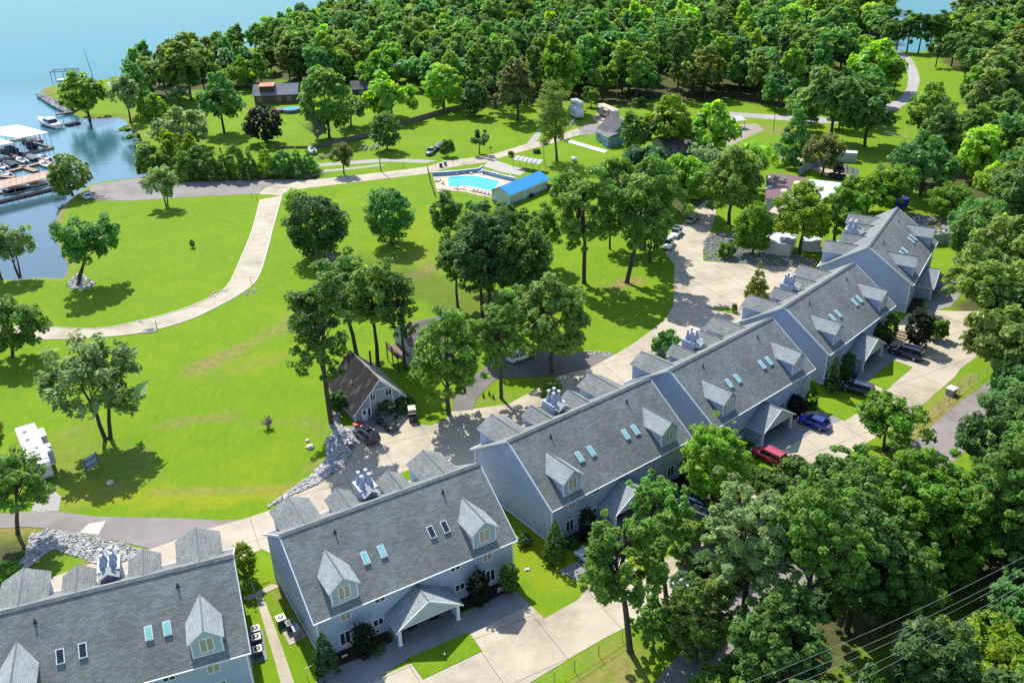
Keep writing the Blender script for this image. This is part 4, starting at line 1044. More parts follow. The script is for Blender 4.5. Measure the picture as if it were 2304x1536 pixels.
# lawns on the lake side
T('locust_tree', 'feather', (243, 987), 752, 200, 'grey', 'feathery olive-green tree with two trunks on the lawn above the white trailer', cx=205, stems=2)
T('oak_tree', 'broad', (28, 802), 662, 125, 'dark', 'dark broad tree cut by the frame edge where the curved path leaves the picture', cx=25)
T('locust_tree', 'feather', (176, 640), 478, 132, 'cool', 'ragged tree with rocks at its foot on the inlet shore', cx=190, stems=2)
T('willow_tree', 'feather', (44, 622), 498, 84, 'grey', 'multi-stemmed grey-green tree standing at the inlet edge', stems=3)
T('willow_tree', 'feather', (4, 628), 502, 70, 'mid', 'grey-green tree half cut by the frame beside the inlet', stems=2)
T('young_tree', 'feather', (376, 464), 373, 78, 'grey', 'small thin-stemmed tree with a round shadow beside the asphalt ramp road', stems=2)
T('magnolia_tree', 'round', (163, 438), 347, 84, 'olive', 'dense pointed tree at the water beside the parked white car', var=1)
T('sapling', 'round', (434, 557), 539, 11, 'dark', 'tiny lone sapling in the middle of the lawn')
T('maple_tree', 'round', (880, 548), 420, 112, 'cool', 'dense round tree alone on the lawn with a full dark shadow', var=0)
T('maple_tree', 'round', (718, 578), 436, 142, 'deep', 'large bushy round tree next to the curved concrete path', var=2)
T('maple_tree', 'round', (672, 486), 424, 62, 'light', 'smaller yellow-green tree tucked behind the large bushy round tree')
bare_tree('dead_tree', (742, 612), 560, 72, 'bare grey dead tree in front of the bushy round tree')
bare_tree('dead_shrub', (603, 962), 932, 28, 'tiny bare shrub on the lawn left of the A-frame house')
# trees round the A-frame house
T('oak_tree', 'tall', (746, 952), 592, 150, 'dark', 'very tall oak with low side branches beside the A-frame roof', cx=712, var=0)
T('oak_tree', 'oak', (803, 800), 562, 150, 'dark', 'oak with a dark leaning trunk rising behind the A-frame roof', cx=770, var=1)
T('oak_tree', 'oak', (850, 822), 585, 140, 'olive', 'olive oak with a straight dark trunk behind the A-frame chimney', cx=838, var=2)
T('oak_tree', 'tall', (912, 832), 578, 84, 'dark', 'slim tall oak beside the balcony of the small grey house', var=3)
T('oak_tree', 'broad', (1010, 932), 684, 165, 'mid', 'broad pale oak at the mouth of the asphalt side drive', var=0)
T('oak_tree', 'tall', (1128, 896), 650, 105, 'mid', 'slender oak on the small grass island by the side drive', var=2)
T('oak_tree', 'broad', (1242, 838), 610, 172, 'olive', 'broad olive oak beside the white car on the side drive', var=3)
for b, t, w, tn, lb, k, v in [((1030, 690), 520, 100, 'dark', 'dark oak with a bare stem on the left flank of the central grove', 'oak', 0), ((1105, 748), 455, 150, 'deep', 'tallest dark oak in the heart of the central grove', 'oak', 1), ((1086, 722), 480, 120, 'dark', 'oak with a clear trunk just left of the tallest grove oak', 'tall', 2),
                              ((1180, 745), 500, 140, 'dark', 'oak on the right flank of the central grove', 'oak', 3), ((1160, 800), 640, 90, 'mid', 'short oak under the central grove above the white car', 'broad', 1), ((1012, 548), 428, 82, 'dark', 'oak below the pool fence at the top of the central grove', 'broad', 2),
                              ((1090, 640), 455, 110, 'mid', 'oak between the pool house and the central grove', 'oak', 3), ((1225, 600), 450, 90, 'mid', 'oak with yellowing leaves near the pool house', 'tall', 0), ((1150, 615), 458, 90, 'dark', 'oak right below the blue pool house', 'oak', 2)]:
    T('oak_tree', k, b, t, w, tn, lb, var=v)
# trees between the pool house and the main drive
for b, t, w, tn, lb, k, v, cx in [((1314, 637), 368, 138, 'mid', 'tall oak with a long bare trunk left of the leaning trunk', 'tall', 0, None), ((1372, 560), 430, 70, 'deep', 'dark slim tree behind the long bare trunk', 'tall', 1, None), ((1410, 636), 355, 160, 'mid', 'oak with a thick leaning trunk beside the main drive', 'tall', 3, 1448),
                                  ((1462, 590), 440, 85, 'dark', 'oak shading the two parked white vehicles', 'broad', 2, None), ((1450, 560), 400, 120, 'dark', 'dark oak behind the leaning trunk', 'broad', 0, None), ((1280, 500), 380, 90, 'mid', 'oak whose crown touches the pool house roof', 'broad', 3, None),
                                  ((1540, 480), 345, 110, 'light', 'pale oak at the head of the main drive', 'broad', 1, None), ((1640, 505), 325, 130, 'olive', 'olive tree overhanging the top end of the main drive', 'broad', 3, None), ((1600, 430), 320, 110, 'grey', 'grey-green tree behind the olive tree at the drive head', 'feather', 1, None),
                                  ((1690, 430), 315, 110, 'light', 'light thin tree left of the maroon shed roof', 'feather', 2, None), ((1470, 470), 345, 110, 'mid', 'green oak in the grove right of the pool lawn', 'broad', 2, None), ((1390, 470), 350, 100, 'mid', 'oak at the near end of the pool lawn', 'broad', 1, None), ((1560, 440), 350, 100, 'cool', 'blue-green tree in the grove above the drive', 'round', 3, None)]:
    T('oak_tree', k, b, t, w, tn, lb, var=v, cx=cx)
T('maple_tree', 'round', (1693, 572), 455, 90, 'bright', 'bright rounded tree in the riprap bed by the drive', var=1)
T('ginkgo_tree', 'cone', (1702, 672), 590, 54, 'yellow', 'narrow pale yellow-green tree in the parking bay behind the condominiums')
T('maple_tree', 'broad', (1798, 568), 412, 125, 'lime', 'yellow-leaved tree in front of the white sheds', var=1)
T('maple_tree', 'broad', (1876, 548), 418, 110, 'bright', 'bright green tree right beside the far condominium dormers', var=2)
T('maple_tree', 'broad', (1948, 485), 388, 125, 'bright', 'bright tree standing behind the far condominium ridge', var=3)
T('oak_tree', 'broad', (2070, 440), 300, 150, 'cool', 'large soft green tree beyond the blue dumpster', var=0)
T('maple_tree', 'round', (2140, 490), 412, 95, 'bright', 'bright shrubby tree by the scrap heap')
T('redbud_tree', 'feather', (1850, 396), 300, 90, 'brown', 'thin brownish tree beside the corrugated yard fence')
T('redbud_tree', 'feather', (1822, 362), 305, 56, 'brown', 'small dark thin tree beside the tall conifer')
T('spruce_tree', 'cone', (1783, 372), 228, 92, 'cool', 'tall pointed conifer beside the gravel yard')
T('oak_tree', 'oak', (1868, 322), 158, 140, 'dark', 'large oak with a visible trunk beyond the yard', var=0)
T('oak_tree', 'oak', (1945, 330), 205, 120, 'dark', 'dark oak beside the bend of the far road', var=2)
T('oak_tree', 'feather', (2010, 480), 370, 100, 'bright', 'light green tree against the wood right of the yard', var=0)
# shrubs at the condominiums
for b, t, w, tn, lb, k in [((736, 1512), 1420, 60, 'deep', 'dark cone cypress at the corner of the second condominium', 'cypress'), ((1249, 1260), 1165, 58, 'dark', 'dark cone cypress at the corner of the third condominium', 'cypress'),
                           ((1146, 1332), 1262, 46, 'dark', 'round-topped dark cypress beside the small white sign', 'column'), ((1824, 916), 850, 30, 'bright', 'bright green cone cypress on the lawn edge by the blue car', 'cypress'),
                           ((1869, 880), 800, 38, 'deep', 'dark cone cypress behind the navy wagon', 'cypress'), ((1903, 856), 790, 32, 'deep', 'dark bushy cypress next to the porch with the navy wagon', 'column'), ((1974, 775), 725, 36, 'deep', 'dark shrub against the wall behind the parked navy vehicle', 'column'), ((1998, 768), 702, 32, 'dark', 'tall dark cypress at the condominium corner by the stone steps', 'column')]:
    T('cypress_shrub', k, b, t, w, tn, lb, group='evergreen shrubs along the condominium fronts', cat='shrub')
for b, t, w, tn, lb in [((824, 1476), 1395, 54, 'magnolia', 'dark magnolia bush between the lower windows of the second condominium'), ((1078, 1358), 1280, 52, 'magnolia', 'dark magnolia bush right of the second condominium porch'), ((1321, 1216), 1135, 46, 'magnolia', 'dark magnolia bush left of the third condominium porch'),
                        ((1786, 928), 886, 36, 'magnolia', 'dark round bush right of the porch by the blue car'), ((2063, 780), 694, 56, 'magnolia', 'large dark dome-shaped magnolia behind the navy vehicle'), ((1545, 1085), 1030, 40, 'magnolia', 'dark bush at the right end of the third condominium')]:
    T('magnolia_bush', 'column', b, t, w, tn, lb, group='magnolia bushes by the condominium walls', cat='bush')
for b, t, w, tn, lb in [((2105, 762), 716, 44, 'bright', 'bright round bush beside the large dark magnolia'), ((1497, 795), 742, 66, 'cool', 'leafy clump of crape myrtle behind the condominium chimney'), ((1240, 905), 852, 52, 'mid', 'green bush behind the chimney of the third condominium'), ((1652, 702), 683, 14, 'dark', 'small dark bush on the grass wedge of the rear drive'),
                        ((905, 920), 885, 60, 'deep', 'dark bush along the A-frame front wall'), ((868, 935), 900, 42, 'deep', 'dark bush beside the A-frame door'), ((1635, 580), 545, 40, 'mid', 'low leafy shrub in the riprap bed'), ((1008, 352), 314, 30, 'dark', 'round shrub on the grass beside the boat trailer'), ((1150, 352), 340, 14, 'brown', 'small reddish bush near the pool terrace'), ((1208, 344), 334, 18, 'dark', 'low dark bush beside the lake road'),
                        ((20, 1300), 1262, 60, 'bright', 'leafy bush beside the riprap ditch'), ((765, 930), 880, 44, 'deep', 'dark shrub under the A-frame side wall'), ((1290, 1230), 1205, 30, 'deep', 'low dark bush in the bed of the third condominium'), ((850, 1465), 1440, 36, 'deep', 'low dark bush left of the second porch'), ((1180, 1225), 1200, 36, 'deep', 'low shrub between the second and third condominiums'), ((1430, 395), 330, 64, 'blue', 'blue-green bush behind the blue house'), ((1468, 400), 330, 60, 'blue', 'taller blue-green bush beside the low grey building')]:
    T('bush', 'bush', b, t, w, tn, lb, cat='bush', trunk=False)
for i, (x, y) in enumerate([(1088, 893), (1101, 889), (1110, 896)]): T('sapling', 'cone', (x, y), y - 13, 6, 'deep', 'tiny dark conifer sapling in the grass of the side drive island', group='three tiny saplings on the island', cat='sapling')
T('ash_tree', 'round', (556, 1306), 1213, 58, 'lime', 'bright lime tree between the two nearest condominiums', var=3)
T('magnolia_tree', 'round', (1602, 1118), 935, 155, 'light', 'round large-leaved tree in front of the condominium with the red car', var=0)
T('young_oak', 'feather', (1990, 1012), 884, 178, 'bright', 'spiky bright young tree on the lawn by the county road', stems=3, var=3)
# foreground oaks
for b, t, w, tn, lb, k, v, cx in [((1418, 1465), 1118, 225, 'mid', 'foreground oak with a tall bare trunk over the front drive', 'high', 0, 1395), ((1500, 1352), 1062, 150, 'mid', 'oak with a dark upright trunk behind the foremost oak', 'high', 1, 1480), ((1470, 1460), 1345, 95, 'mid', 'low leafy oak at the foot of the foremost trunk', 'broad', 2, None),
                                  ((1665, 1430), 1072, 215, 'grey', 'broad greyish oak in the middle of the foreground wood', 'oak', 3, None), ((1565, 1490), 1275, 150, 'olive', 'olive oak at the left of the foreground wood', 'broad', 0, None), ((1795, 1480), 1085, 200, 'mid', 'tall grey-green oak right of the middle of the foreground wood', 'high', 2, None),
                                  ((1740, 1580), 1290, 210, 'dark', 'dark oak at the bottom of the foreground wood', 'broad', 1, None), ((1865, 1290), 992, 170, 'mid', 'green oak in front of the red car', 'oak', 3, None), ((1905, 1420), 1080, 200, 'dark', 'dark oak under the bright forked tree', 'broad', 0, None),
                                  ((1880, 1330), 1150, 130, 'olive', 'short olive tree beside the county road', 'feather', 2, None), ((1990, 1420), 1150, 170, 'dark', 'shaded oak left of the power lines', 'broad', 3, None)]:
    T('oak_tree', k, b, t, w, tn, lb, var=v, cx=cx)
T('hickory_tree', 'broad', (2022, 1240), 985, 215, 'bright', 'bright green forked tree over the county road', var=1)
T('hickory_tree', 'broad', (2110, 1290), 1060, 190, 'bright', 'bright green tree with a drooping side beside the forked tree', var=2)
T('hickory_tree', 'feather', (2080, 1330), 1200, 180, 'bright', 'low bright tree under the drooping side', var=0)
for b, t, w, tn, lb, k, v in [((2235, 1330), 940, 180, 'mid', 'tall oak at the right edge above the power lines', 'oak', 0), ((2300, 1380), 1030, 170, 'dark', 'dark oak cut by the right edge above the wires', 'oak', 1), ((2165, 1230), 1050, 120, 'olive', 'olive oak beside the bright forked tree', 'broad', 2), ((2285, 960), 815, 150, 'cool', 'blue-green round tree overhanging the county road', 'round', 1),
                              ((2250, 905), 690, 185, 'olive', 'olive oak above the blue-green round tree', 'oak', 2), ((2195, 760), 560, 150, 'olive', 'oak with a curved trunk over the parking bay', 'oak', 3), ((2290, 800), 640, 150, 'dark', 'oak cut by the right edge above the county road', 'oak', 1), ((2275, 690), 490, 190, 'olive', 'large oak behind the far condominium lawn', 'oak', 0), ((2210, 620), 450, 150, 'dark', 'oak at the wood edge above the far lawn', 'broad', 2),
                              ((2330, 1130), 880, 180, 'dark', 'dark tree cut by the right edge beside the county road', 'broad', 0), ((2290, 560), 380, 150, 'dark', 'dark oak at the right edge near the scrap heap', 'oak', 3)]:
    T('oak_tree', k, b, t, w, tn, lb, var=v)
T('maple_tree', 'round', (2178, 1590), 1385, 235, 'lime', 'bright maple at the bottom right corner under the wires', var=2)
T('locust_tree', 'feather', (2275, 1500), 1305, 170, 'cool', 'feathery blue-green tree in the right bottom corner', var=1)
T('locust_tree', 'feather', (2330, 1600), 1420, 170, 'mid', 'feathery tree cut by the bottom right corner', var=2)
T('oak_tree', 'broad', (1620, 1580), 1478, 130, 'mid', 'leafy treetop at the bottom edge below the county road', var=0)
T('oak_tree', 'feather', (40, 1200), 1010, 130, 'mid', 'tree in front of the white trailer with a purple-brown trunk', cx=25, var=3)
T('maple_tree', 'feather', (-15, 1060), 915, 90, 'yellow', 'yellowing tree cut by the left edge behind the white trailer', var=1)
# shore and park trees
for b, t, w, tn, lb, k, nm, v in [((200, 262), 158, 92, 'mid', 'tree at the root of the rocky point near the cruiser', 'broad', 'oak_tree', 0), ((294, 274), 166, 62, 'grey', 'thin grey tree at the head of the cove', 'feather', 'willow_tree', 2), ((322, 258), 140, 60, 'cool', 'slender dark tree behind the thin grey tree', 'tall', 'willow_tree', 1), ((350, 268), 210, 60, 'bright', 'bright round tree beside the cove', 'round', 'maple_tree', 1),
                                  ((430, 225), 78, 95, 'olive', 'tall reddish-topped tree on the lake shore', 'broad', 'oak_tree', 1), ((390, 222), 100, 78, 'grey', 'greyish tree on the shore by the causeway', 'broad', 'oak_tree', 2), ((462, 215), 112, 78, 'dark', 'dark tree next to the tall reddish-topped shore tree', 'broad', 'oak_tree', 3), ((405, 240), 195, 52, 'grey', 'pale grey willow on the shore lawn', 'feather', 'willow_tree', 0),
                                  ((505, 300), 163, 92, 'cool', 'tall dense dark-green tree on the shore lawn', 'broad', 'oak_tree', 0), ((412, 335), 238, 120, 'grey', 'large loose willow beside the inlet lawn', 'broad', 'willow_tree', 3), ((398, 362), 292, 76, 'lime', 'lime-green treetop in front of the loose willow', 'broad', 'maple_tree', 1), ((600, 322), 238, 82, 'magnolia', 'dark glossy magnolia on the house lawn', 'round', 'magnolia_tree', 0),
                                  ((545, 200), 130, 80, 'bright', 'bright tree left of the house with the orange dormer', 'broad', 'maple_tree', 2), ((742, 312), 150, 112, 'mid', 'large pointed tree behind the grey leafless tree', 'round', 'oak_tree', 3), ((790, 285), 205, 80, 'mid', 'green tree right of the large pointed tree', 'broad', 'oak_tree', 1), ((882, 268), 162, 122, 'light', 'large light-green tree on the garden fence line', 'broad', 'maple_tree', 0), ((846, 205), 116, 90, 'bright', 'fresh green tree at the wood edge above the fence', 'broad', 'maple_tree', 3),
                                  ((872, 338), 252, 66, 'dark', 'round dark tree beside the utility pole', 'round', 'maple_tree', 2), ((1000, 250), 143, 88, 'light', 'light rounded tree in front of the wood', 'round', 'maple_tree', 0), ((1068, 262), 182, 62, 'deep', 'dark rounded tree at the fence end', 'round', 'oak_tree', 1), ((1165, 272), 132, 85, 'brown', 'brown-green tree at the wood edge by the meadow', 'broad', 'oak_tree', 2), ((1115, 245), 90, 70, 'dark', 'tall dark pine-like tree at the wood edge', 'pine', 'pine_tree', 0),
                                  ((1262, 250), 80, 90, 'bright', 'tall bright tree behind the poplar', 'broad', 'maple_tree', 1), ((1500, 345), 214, 110, 'lime', 'feathery lime tree over the blue house', 'broad', 'maple_tree', 3), ((1592, 352), 228, 118, 'light', 'wide light tree right of the lime tree', 'broad', 'maple_tree', 2), ((1428, 350), 252, 78, 'dark', 'dark tree hiding the blue house wall', 'broad', 'magnolia_tree', 1),
                                  ((1390, 290), 268, 36, 'mid', 'small tree on the pad by the blue house', 'round', 'maple_tree', 2), ((1330, 240), 195, 40, 'mid', 'young tree between the caravans', 'tall', 'maple_tree', 0), ((1440, 240), 220, 36, 'dark', 'dark bush behind the long caravan', 'bush', 'bush', 0), ((1960, 205), 90, 110, 'light', 'broad tree inside the bend of the far road', 'broad', 'maple_tree', 2), ((2010, 215), 125, 40, 'mid', 'slim tree at the near edge of the far road', 'feather', 'young_tree', 1), ((2105, 152), 98, 46, 'deep', 'dark umbrella-shaped tree on the far lawn', 'juniper', 'cedar_tree', 1), ((1935, 190), 120, 70, 'bright', 'bright tree left of the bend of the far road', 'broad', 'maple_tree', 0),
                                  ((848, 26), -4, 26, 'deep', 'dark pine on the grassy point in the lake', 'broad', 'pine_tree', 1), ((868, 24), -8, 30, 'deep', 'second dark pine on the grassy point in the lake', 'broad', 'pine_tree', 2), ((1355, 225), 140, 70, 'mid', 'wood-edge tree above the caravans', 'tall', 'oak_tree', 3)]:
    T(nm, k, b, t, w, tn, lb, var=v, cat='bush' if nm == 'bush' else 'tree')
for x, y, t, w, lb in [(2016, 116, 42, 36, 'lakeside tree with a bare trunk next to the pink roof'), (2040, 118, 25, 48, 'lakeside tree standing between the pink roof and the far lawn'), (2066, 119, 30, 44, 'lakeside tree with the cove glinting behind its trunk'), (2090, 116, 22, 50, 'lakeside tree at the near corner of the cove'), (2112, 112, 35, 54, 'large lakeside tree at the edge of the far lawn'), (1995, 118, 40, 40, 'lakeside tree left of the pink roof'), (2140, 150, 62, 56, 'dark dense tree behind the umbrella-shaped tree'), (2170, 175, 78, 60, 'tall tree at the right border of the far lawn')]:
    T('shore_tree', 'tall', (x, y), t, w, 'dark', lb, group='lakeside trees by the far cove')
T('poplar_tree', 'poplar', (1253, 362), 180, 78, 'olive', 'tall narrow poplar beside the pool drive', cx=1246, var=0)
T('juniper_tree', 'juniper', (1079, 348), 297, 62, 'deep', 'flat-topped juniper beside the lake road', var=0)
T('pear_tree', 'feather', (774, 392), 320, 56, 'brown', 'small russet tree on the verge of the lake road', var=0)
bare_tree('dead_tree', (716, 325), 232, 78, 'grey leafless tree on the lawn by the parked boats')
for i, (x, y, t, w, tn) in enumerate([(345, 402, 326, 56, 'dark'), (380, 402, 335, 50, 'dark'), (418, 402, 322, 54, 'mid'), (448, 404, 330, 46, 'dark'), (478, 404, 326, 46, 'dark'), (506, 403, 332, 40, 'dark'), (534, 402, 325, 44, 'mid'), (566, 400, 330, 44, 'dark'), (602, 396, 318, 50, 'light'), (640, 398, 338, 50, 'cool'), (672, 396, 330, 50, 'cool'), (698, 392, 332, 48, 'cool')]):
    T('cedar_tree', 'cone' if i % 3 else 'column', (x, y), t, w, tn, ['first cedar of the roadside row, next to the cove', 'second cedar of the roadside row counting from the cove', 'third cedar of the roadside row, under the lime treetop', 'fourth cedar of the roadside row counting from the cove', 'fifth cedar of the roadside row counting from the cove', 'sixth cedar of the roadside row counting from the cove', 'seventh cedar of the roadside row counting from the cove', 'eighth cedar of the roadside row, left of the pale one', 'pale yellow-green tree in the roadside cedar row', 'cedar right of the pale tree in the roadside row', 'last cedar but one of the roadside row', 'last cedar of the roadside row, beside the parked boat'][i], group='row of cedars along the lake road')
for x, y, t, w, lb in [(330, 392, 372, 36, 'bright reeds beside the asphalt ramp'), (322, 332, 318, 34, 'reeds at the inner bend of the cove'), (300, 312, 300, 30, 'reeds halfway along the cove bank'), (284, 296, 284, 26, 'reeds at the outer bend of the cove'), (152, 235, 222, 34, 'pale reeds on the rocky point'), (168, 246, 232, 26, 'pale reeds beside the gangway')]:
    T('reeds', 'bush', (x, y), t, w, 'bright', lb, trunk=False, cat='reeds')

# the woods: trees one can still tell apart, thinned towards the far shore
MARKS = [((600, 230), 'above the brick house'), ((880, 200), 'above the light-green fence tree'), ((1000, 190), 'above the light rounded tree'), ((1165, 190), 'behind the brown-green tree'), ((1260, 170), 'behind the poplar'), ((1370, 200), 'behind the long beige caravan'), ((1500, 200), 'behind the blue house'), ((1600, 200), 'behind the wide light tree'), ((1780, 200), 'behind the tall conifer'), ((1868, 150), 'behind the large oak by the yard'), ((1960, 110), 'left of the far road bend'),
         ((2060, 300), 'right of the far road'), ((2140, 430), 'right of the scrap heap'), ((2200, 560), 'beyond the far condominium lawn'), ((2250, 750), 'above the parking bay'), ((2200, 1000), 'beside the county road'), ((2000, 1250), 'above the wires'), ((1750, 1400), 'below the foreground oaks'), ((1900, 1480), 'under the power lines'), ((330, 180), 'at the causeway'), ((440, 190), 'beside the reddish-topped tree'), ((560, 180), 'left of the brick house'),
         ((660, 110), 'at the front'), ((800, 60), 'by the grassy point'), ((1000, 20), 'toward the back shore'), ((1300, 20), 'in the far middle of the wood'), ((1600, 20), 'in the far right of the wood'), ((1880, 20), 'at the back near the cove'), ((2160, 60), 'on the spit'), ((2290, 60), 'by the far dock')]
MARKG = [(G(*m), t) for m, t in MARKS]
TONE = {'dark': 'dark green', 'deep': 'deep green', 'mid': 'mid green', 'olive': 'olive green', 'light': 'light green', 'bright': 'bright green', 'cool': 'blue-green', 'grey': 'grey-green', 'lime': 'lime'}
GLADES = [(*G(x, y)[:2], r) for x, y, r in ((1645, 242, 9), (1770, 215, 7), (1800, 85, 10), (1730, 62, 8), (1560, 250, 6), (1905, 115, 12), (1000, 20, 8))]
def fill(name, kinds, poly, n, spacing, hr, wr, tints, noun, group, seed):
    rs = random.Random(seed); P = pxs(poly); xs = [p[0] for p in P]; ys = [p[1] for p in P]; A = np.array(P); got = 0
    cand = np.array([[rs.uniform(min(xs), max(xs)), rs.uniform(min(ys), max(ys))] for _ in range(n * 50)])
    ok = np.ones(len(cand), bool)
    for gx0, gy0, gr in GLADES: ok &= np.hypot(cand[:, 0] - gx0, (cand[:, 1] - gy0) * .7) > gr
    ok &= (sdist(cand, A) > 0) & (sdist(cand, np.array(pxs(CLEAR))) < -1) & (sdist(cand, land) > 1.5)
    for x, y in cand[ok]:
        if got >= n: break
        w = rs.uniform(*wr)
        if any((x - a) ** 2 + (y - b) ** 2 < ((r + w / 2) * spacing) ** 2 for a, b, r in TREES): continue
        got += 1; h = rs.uniform(*hr); k = rs.choice(kinds)
        s = math.sqrt(x * x + y * y + HC * HC); lod = 'far' if s > 250 else 'mid'
        asp = aspect_of(h, w); o = link(name, far_tree(k, rs.randrange(2), lod, asp)); o.location = (x, y, -.05); o.rotation_euler = (0, 0, rs.random() * 6.283); o.scale = (w, w, h / asp)
        tn = rs.choice(tints); t = TINT[tn]; q = rs.uniform(.78, 1.25); o.color = (t[0] * q * rs.uniform(.85, 1.18), t[1] * q, t[2] * q * rs.uniform(.85, 1.2), 1)
        m = min(MARKG, key=lambda m: (m[0].x - x) ** 2 + (m[0].y - y) ** 2)[1]
        sz = 'tall' if h > (hr[0] + hr[1]) / 2 else 'shorter'; wd = 'wide' if w > (wr[0] + wr[1]) / 2 else 'slim'
        tag(o, f'{sz} {wd} {TONE[tn]} {noun} {m}', 'shrub' if name == 'shrub' else 'tree', group); TREES.append((x, y, w / 2))
    return got
FAR = {}
def far_tree(kind, var, lod, asp):
    key = (kind, var, lod, asp)
    if key not in FAR:
        me = crown_mesh(kind, var, lod, asp)[0].copy(); me.name = 'tree_' + kind
        t = trunk_mesh(kind, var, asp); bm = bmesh.new(); bm.from_mesh(me); n0 = len(bm.faces); bm.from_mesh(t)
        bm.faces.ensure_lookup_table()
        me.materials.append(M_bark)
        for f in bm.faces[n0:]: f.material_index = 1
        bm.to_mesh(me); bm.free(); FAR[key] = me
    return FAR[key]
dk = ['dark', 'mid', 'mid', 'cool', 'olive', 'cool', 'mid', 'light']
FRONTW = [(620, 165), (700, 110), (900, 75), (1300, 70), (1900, 80), (1890, 190), (1780, 245), (1640, 235), (1500, 222), (1400, 240), (1200, 235), (960, 215), (830, 180), (700, 205)]
nA = [fill('oak_tree', ['oak', 'broad', 'broad'], WOODS[2], 110, .66, (13, 19), (10, 15), ['dark', 'olive', 'mid', 'dark', 'olive'], 'oak', 'oaks of the right-hand wood', 11),
      fill('maple_tree', ['broad', 'round', 'feather'], WOODS[2], 40, .58, (9, 14), (8, 11), ['light', 'cool', 'mid', 'bright'], 'tree', 'lighter trees of the right-hand wood', 12),
      fill('pine_tree', ['pine', 'tall'], [(960, 200), (1100, 150), (1500, 140), (1900, 140), (1890, 190), (1780, 245), (1640, 235), (1500, 222), (1400, 240), (1200, 235), (1000, 225)], 60, .6, (18, 23), (8, 11), ['dark', 'cool', 'mid', 'deep'], 'pine', 'tall pines of the far wood', 13),
      fill('forest_oak', ['broad', 'broad', 'round', 'oak'], FRONTW, 270, .56, (12, 21), (8, 16), dk, 'oak', 'oaks in the front of the far wood', 14),
      fill('hardwood_tree', ['broad', 'oak', 'round'], [(780, 62), (860, 42), (1000, 8), (1300, -10), (2000, -15), (2005, 100), (1900, 95), (1300, 90), (900, 95), (700, 110)], 290, .56, (11, 19), (8, 17), dk + ['light', 'cool', 'grey', 'bright', 'mid'], 'hardwood', 'distant hardwoods of the far wood', 15),
      fill('thicket_tree', ['pine', 'broad', 'round'], WOODS[1], 36, .56, (11, 16), (7, 10), ['dark', 'mid', 'cool', 'olive', 'grey'], 'thicket tree', 'trees of the lake shore thicket', 16),
      fill('shore_tree', ['broad', 'round'], [(590, 118), (700, 80), (790, 52), (840, 70), (700, 120), (640, 160)], 36, .56, (13, 18), (9, 13), dk, 'shore tree', 'trees on the lake front of the far wood', 17),
      fill('shore_tree', ['broad', 'oak', 'round'], [(2115, 120), (2130, 80), (2160, 60), (2304, 40), (2500, 40), (2500, 120), (2304, 150), (2230, 180), (2160, 140)], 60, .56, (7, 11), (9, 13), dk, 'spit tree', 'trees on the upper right spit', 18),
      fill('oak_tree', ['broad', 'feather', 'oak'], WOODS[3], 60, .62, (7, 13), (7, 11), ['deep', 'dark', 'deep', 'mid'], 'oak', 'shaded trees of the near roadside wood', 19),
      fill('maple_tree', ['round', 'broad'], [(1780, 250), (1900, 215), (1985, 240), (1990, 300), (1900, 290), (1800, 300)], 10, .7, (10, 15), (8, 11), ['mid', 'dark', 'cool'], 'park tree', 'park trees below the far road', 20),
      fill('maple_tree', ['broad', 'round'], [(1880, 110), (1960, 122), (1990, 150), (1995, 190), (1960, 210), (1890, 215)], 7, .75, (9, 13), (8, 11), ['light', 'mid', 'bright'], 'park tree', 'park trees inside the far road loop', 21)]
nA.append(fill('shrub', ['bush', 'round'], WOODS[3], 60, .5, (1.5, 4), (2.5, 5), ['deep', 'dark', 'mid'], 'undergrowth shrub', 'undergrowth shrubs of the near wood', 22))
nA.append(fill('shrub', ['bush', 'round'], WOODS[4], 24, .5, (1.5, 4), (2.5, 5), ['deep', 'dark', 'olive'], 'undergrowth shrub', 'undergrowth shrubs below the foreground oaks', 23))
# ---------------------------------------------------------------- vehicles
M_tyre = mat('tyre rubber', (.02, .02, .02), (.03, .03, .03), rough=.9, scale=8)
M_rim = mat('alloy rim', (.45, .46, .48), (.35, .36, .38), rough=.3, metal=.8, scale=8)
M_carglass = m_glass('tinted car glass', (.02, .025, .032), .04)
M_red = mat('red tail lamp', (.35, .02, .02), (.25, .015, .015), rough=.2, scale=9)
M_lamp = mat('clear head lamp', (.75, .78, .8), (.6, .63, .66), rough=.15, scale=9)
def paint(name, c): return mat(name + ' car paint', c, tuple(x * .93 for x in c), rough=.25, scale=.8, coat=1.0, spec=.5)
P_navy = paint('navy', (.012, .016, .045)); P_blue = paint('bright blue', (.010, .035, .42)); P_redp = paint('red', (.42, .012, .022)); P_whitep = paint('white', (.78, .79, .80)); P_maroon = paint('dark maroon', (.035, .012, .022)); P_black = paint('black', (.014, .014, .016)); P_grey = paint('steel grey', (.16, .18, .22)); P_silver = paint('silver', (.42, .44, .48))

def wheel(parent, x, y, r=.34, w=.22):
    s = 1 if y > 0 else -1
    t = MB().cyl((x, y - w / 2, r), (x, y + w / 2, r), r, r, 14).build('wheel', M_tyre, parent)
    MB().cyl((x, y + s * w * .4, r), (x, y + s * w * .54, r), r * .62, r * .55, 10).build('rim', M_rim, t)

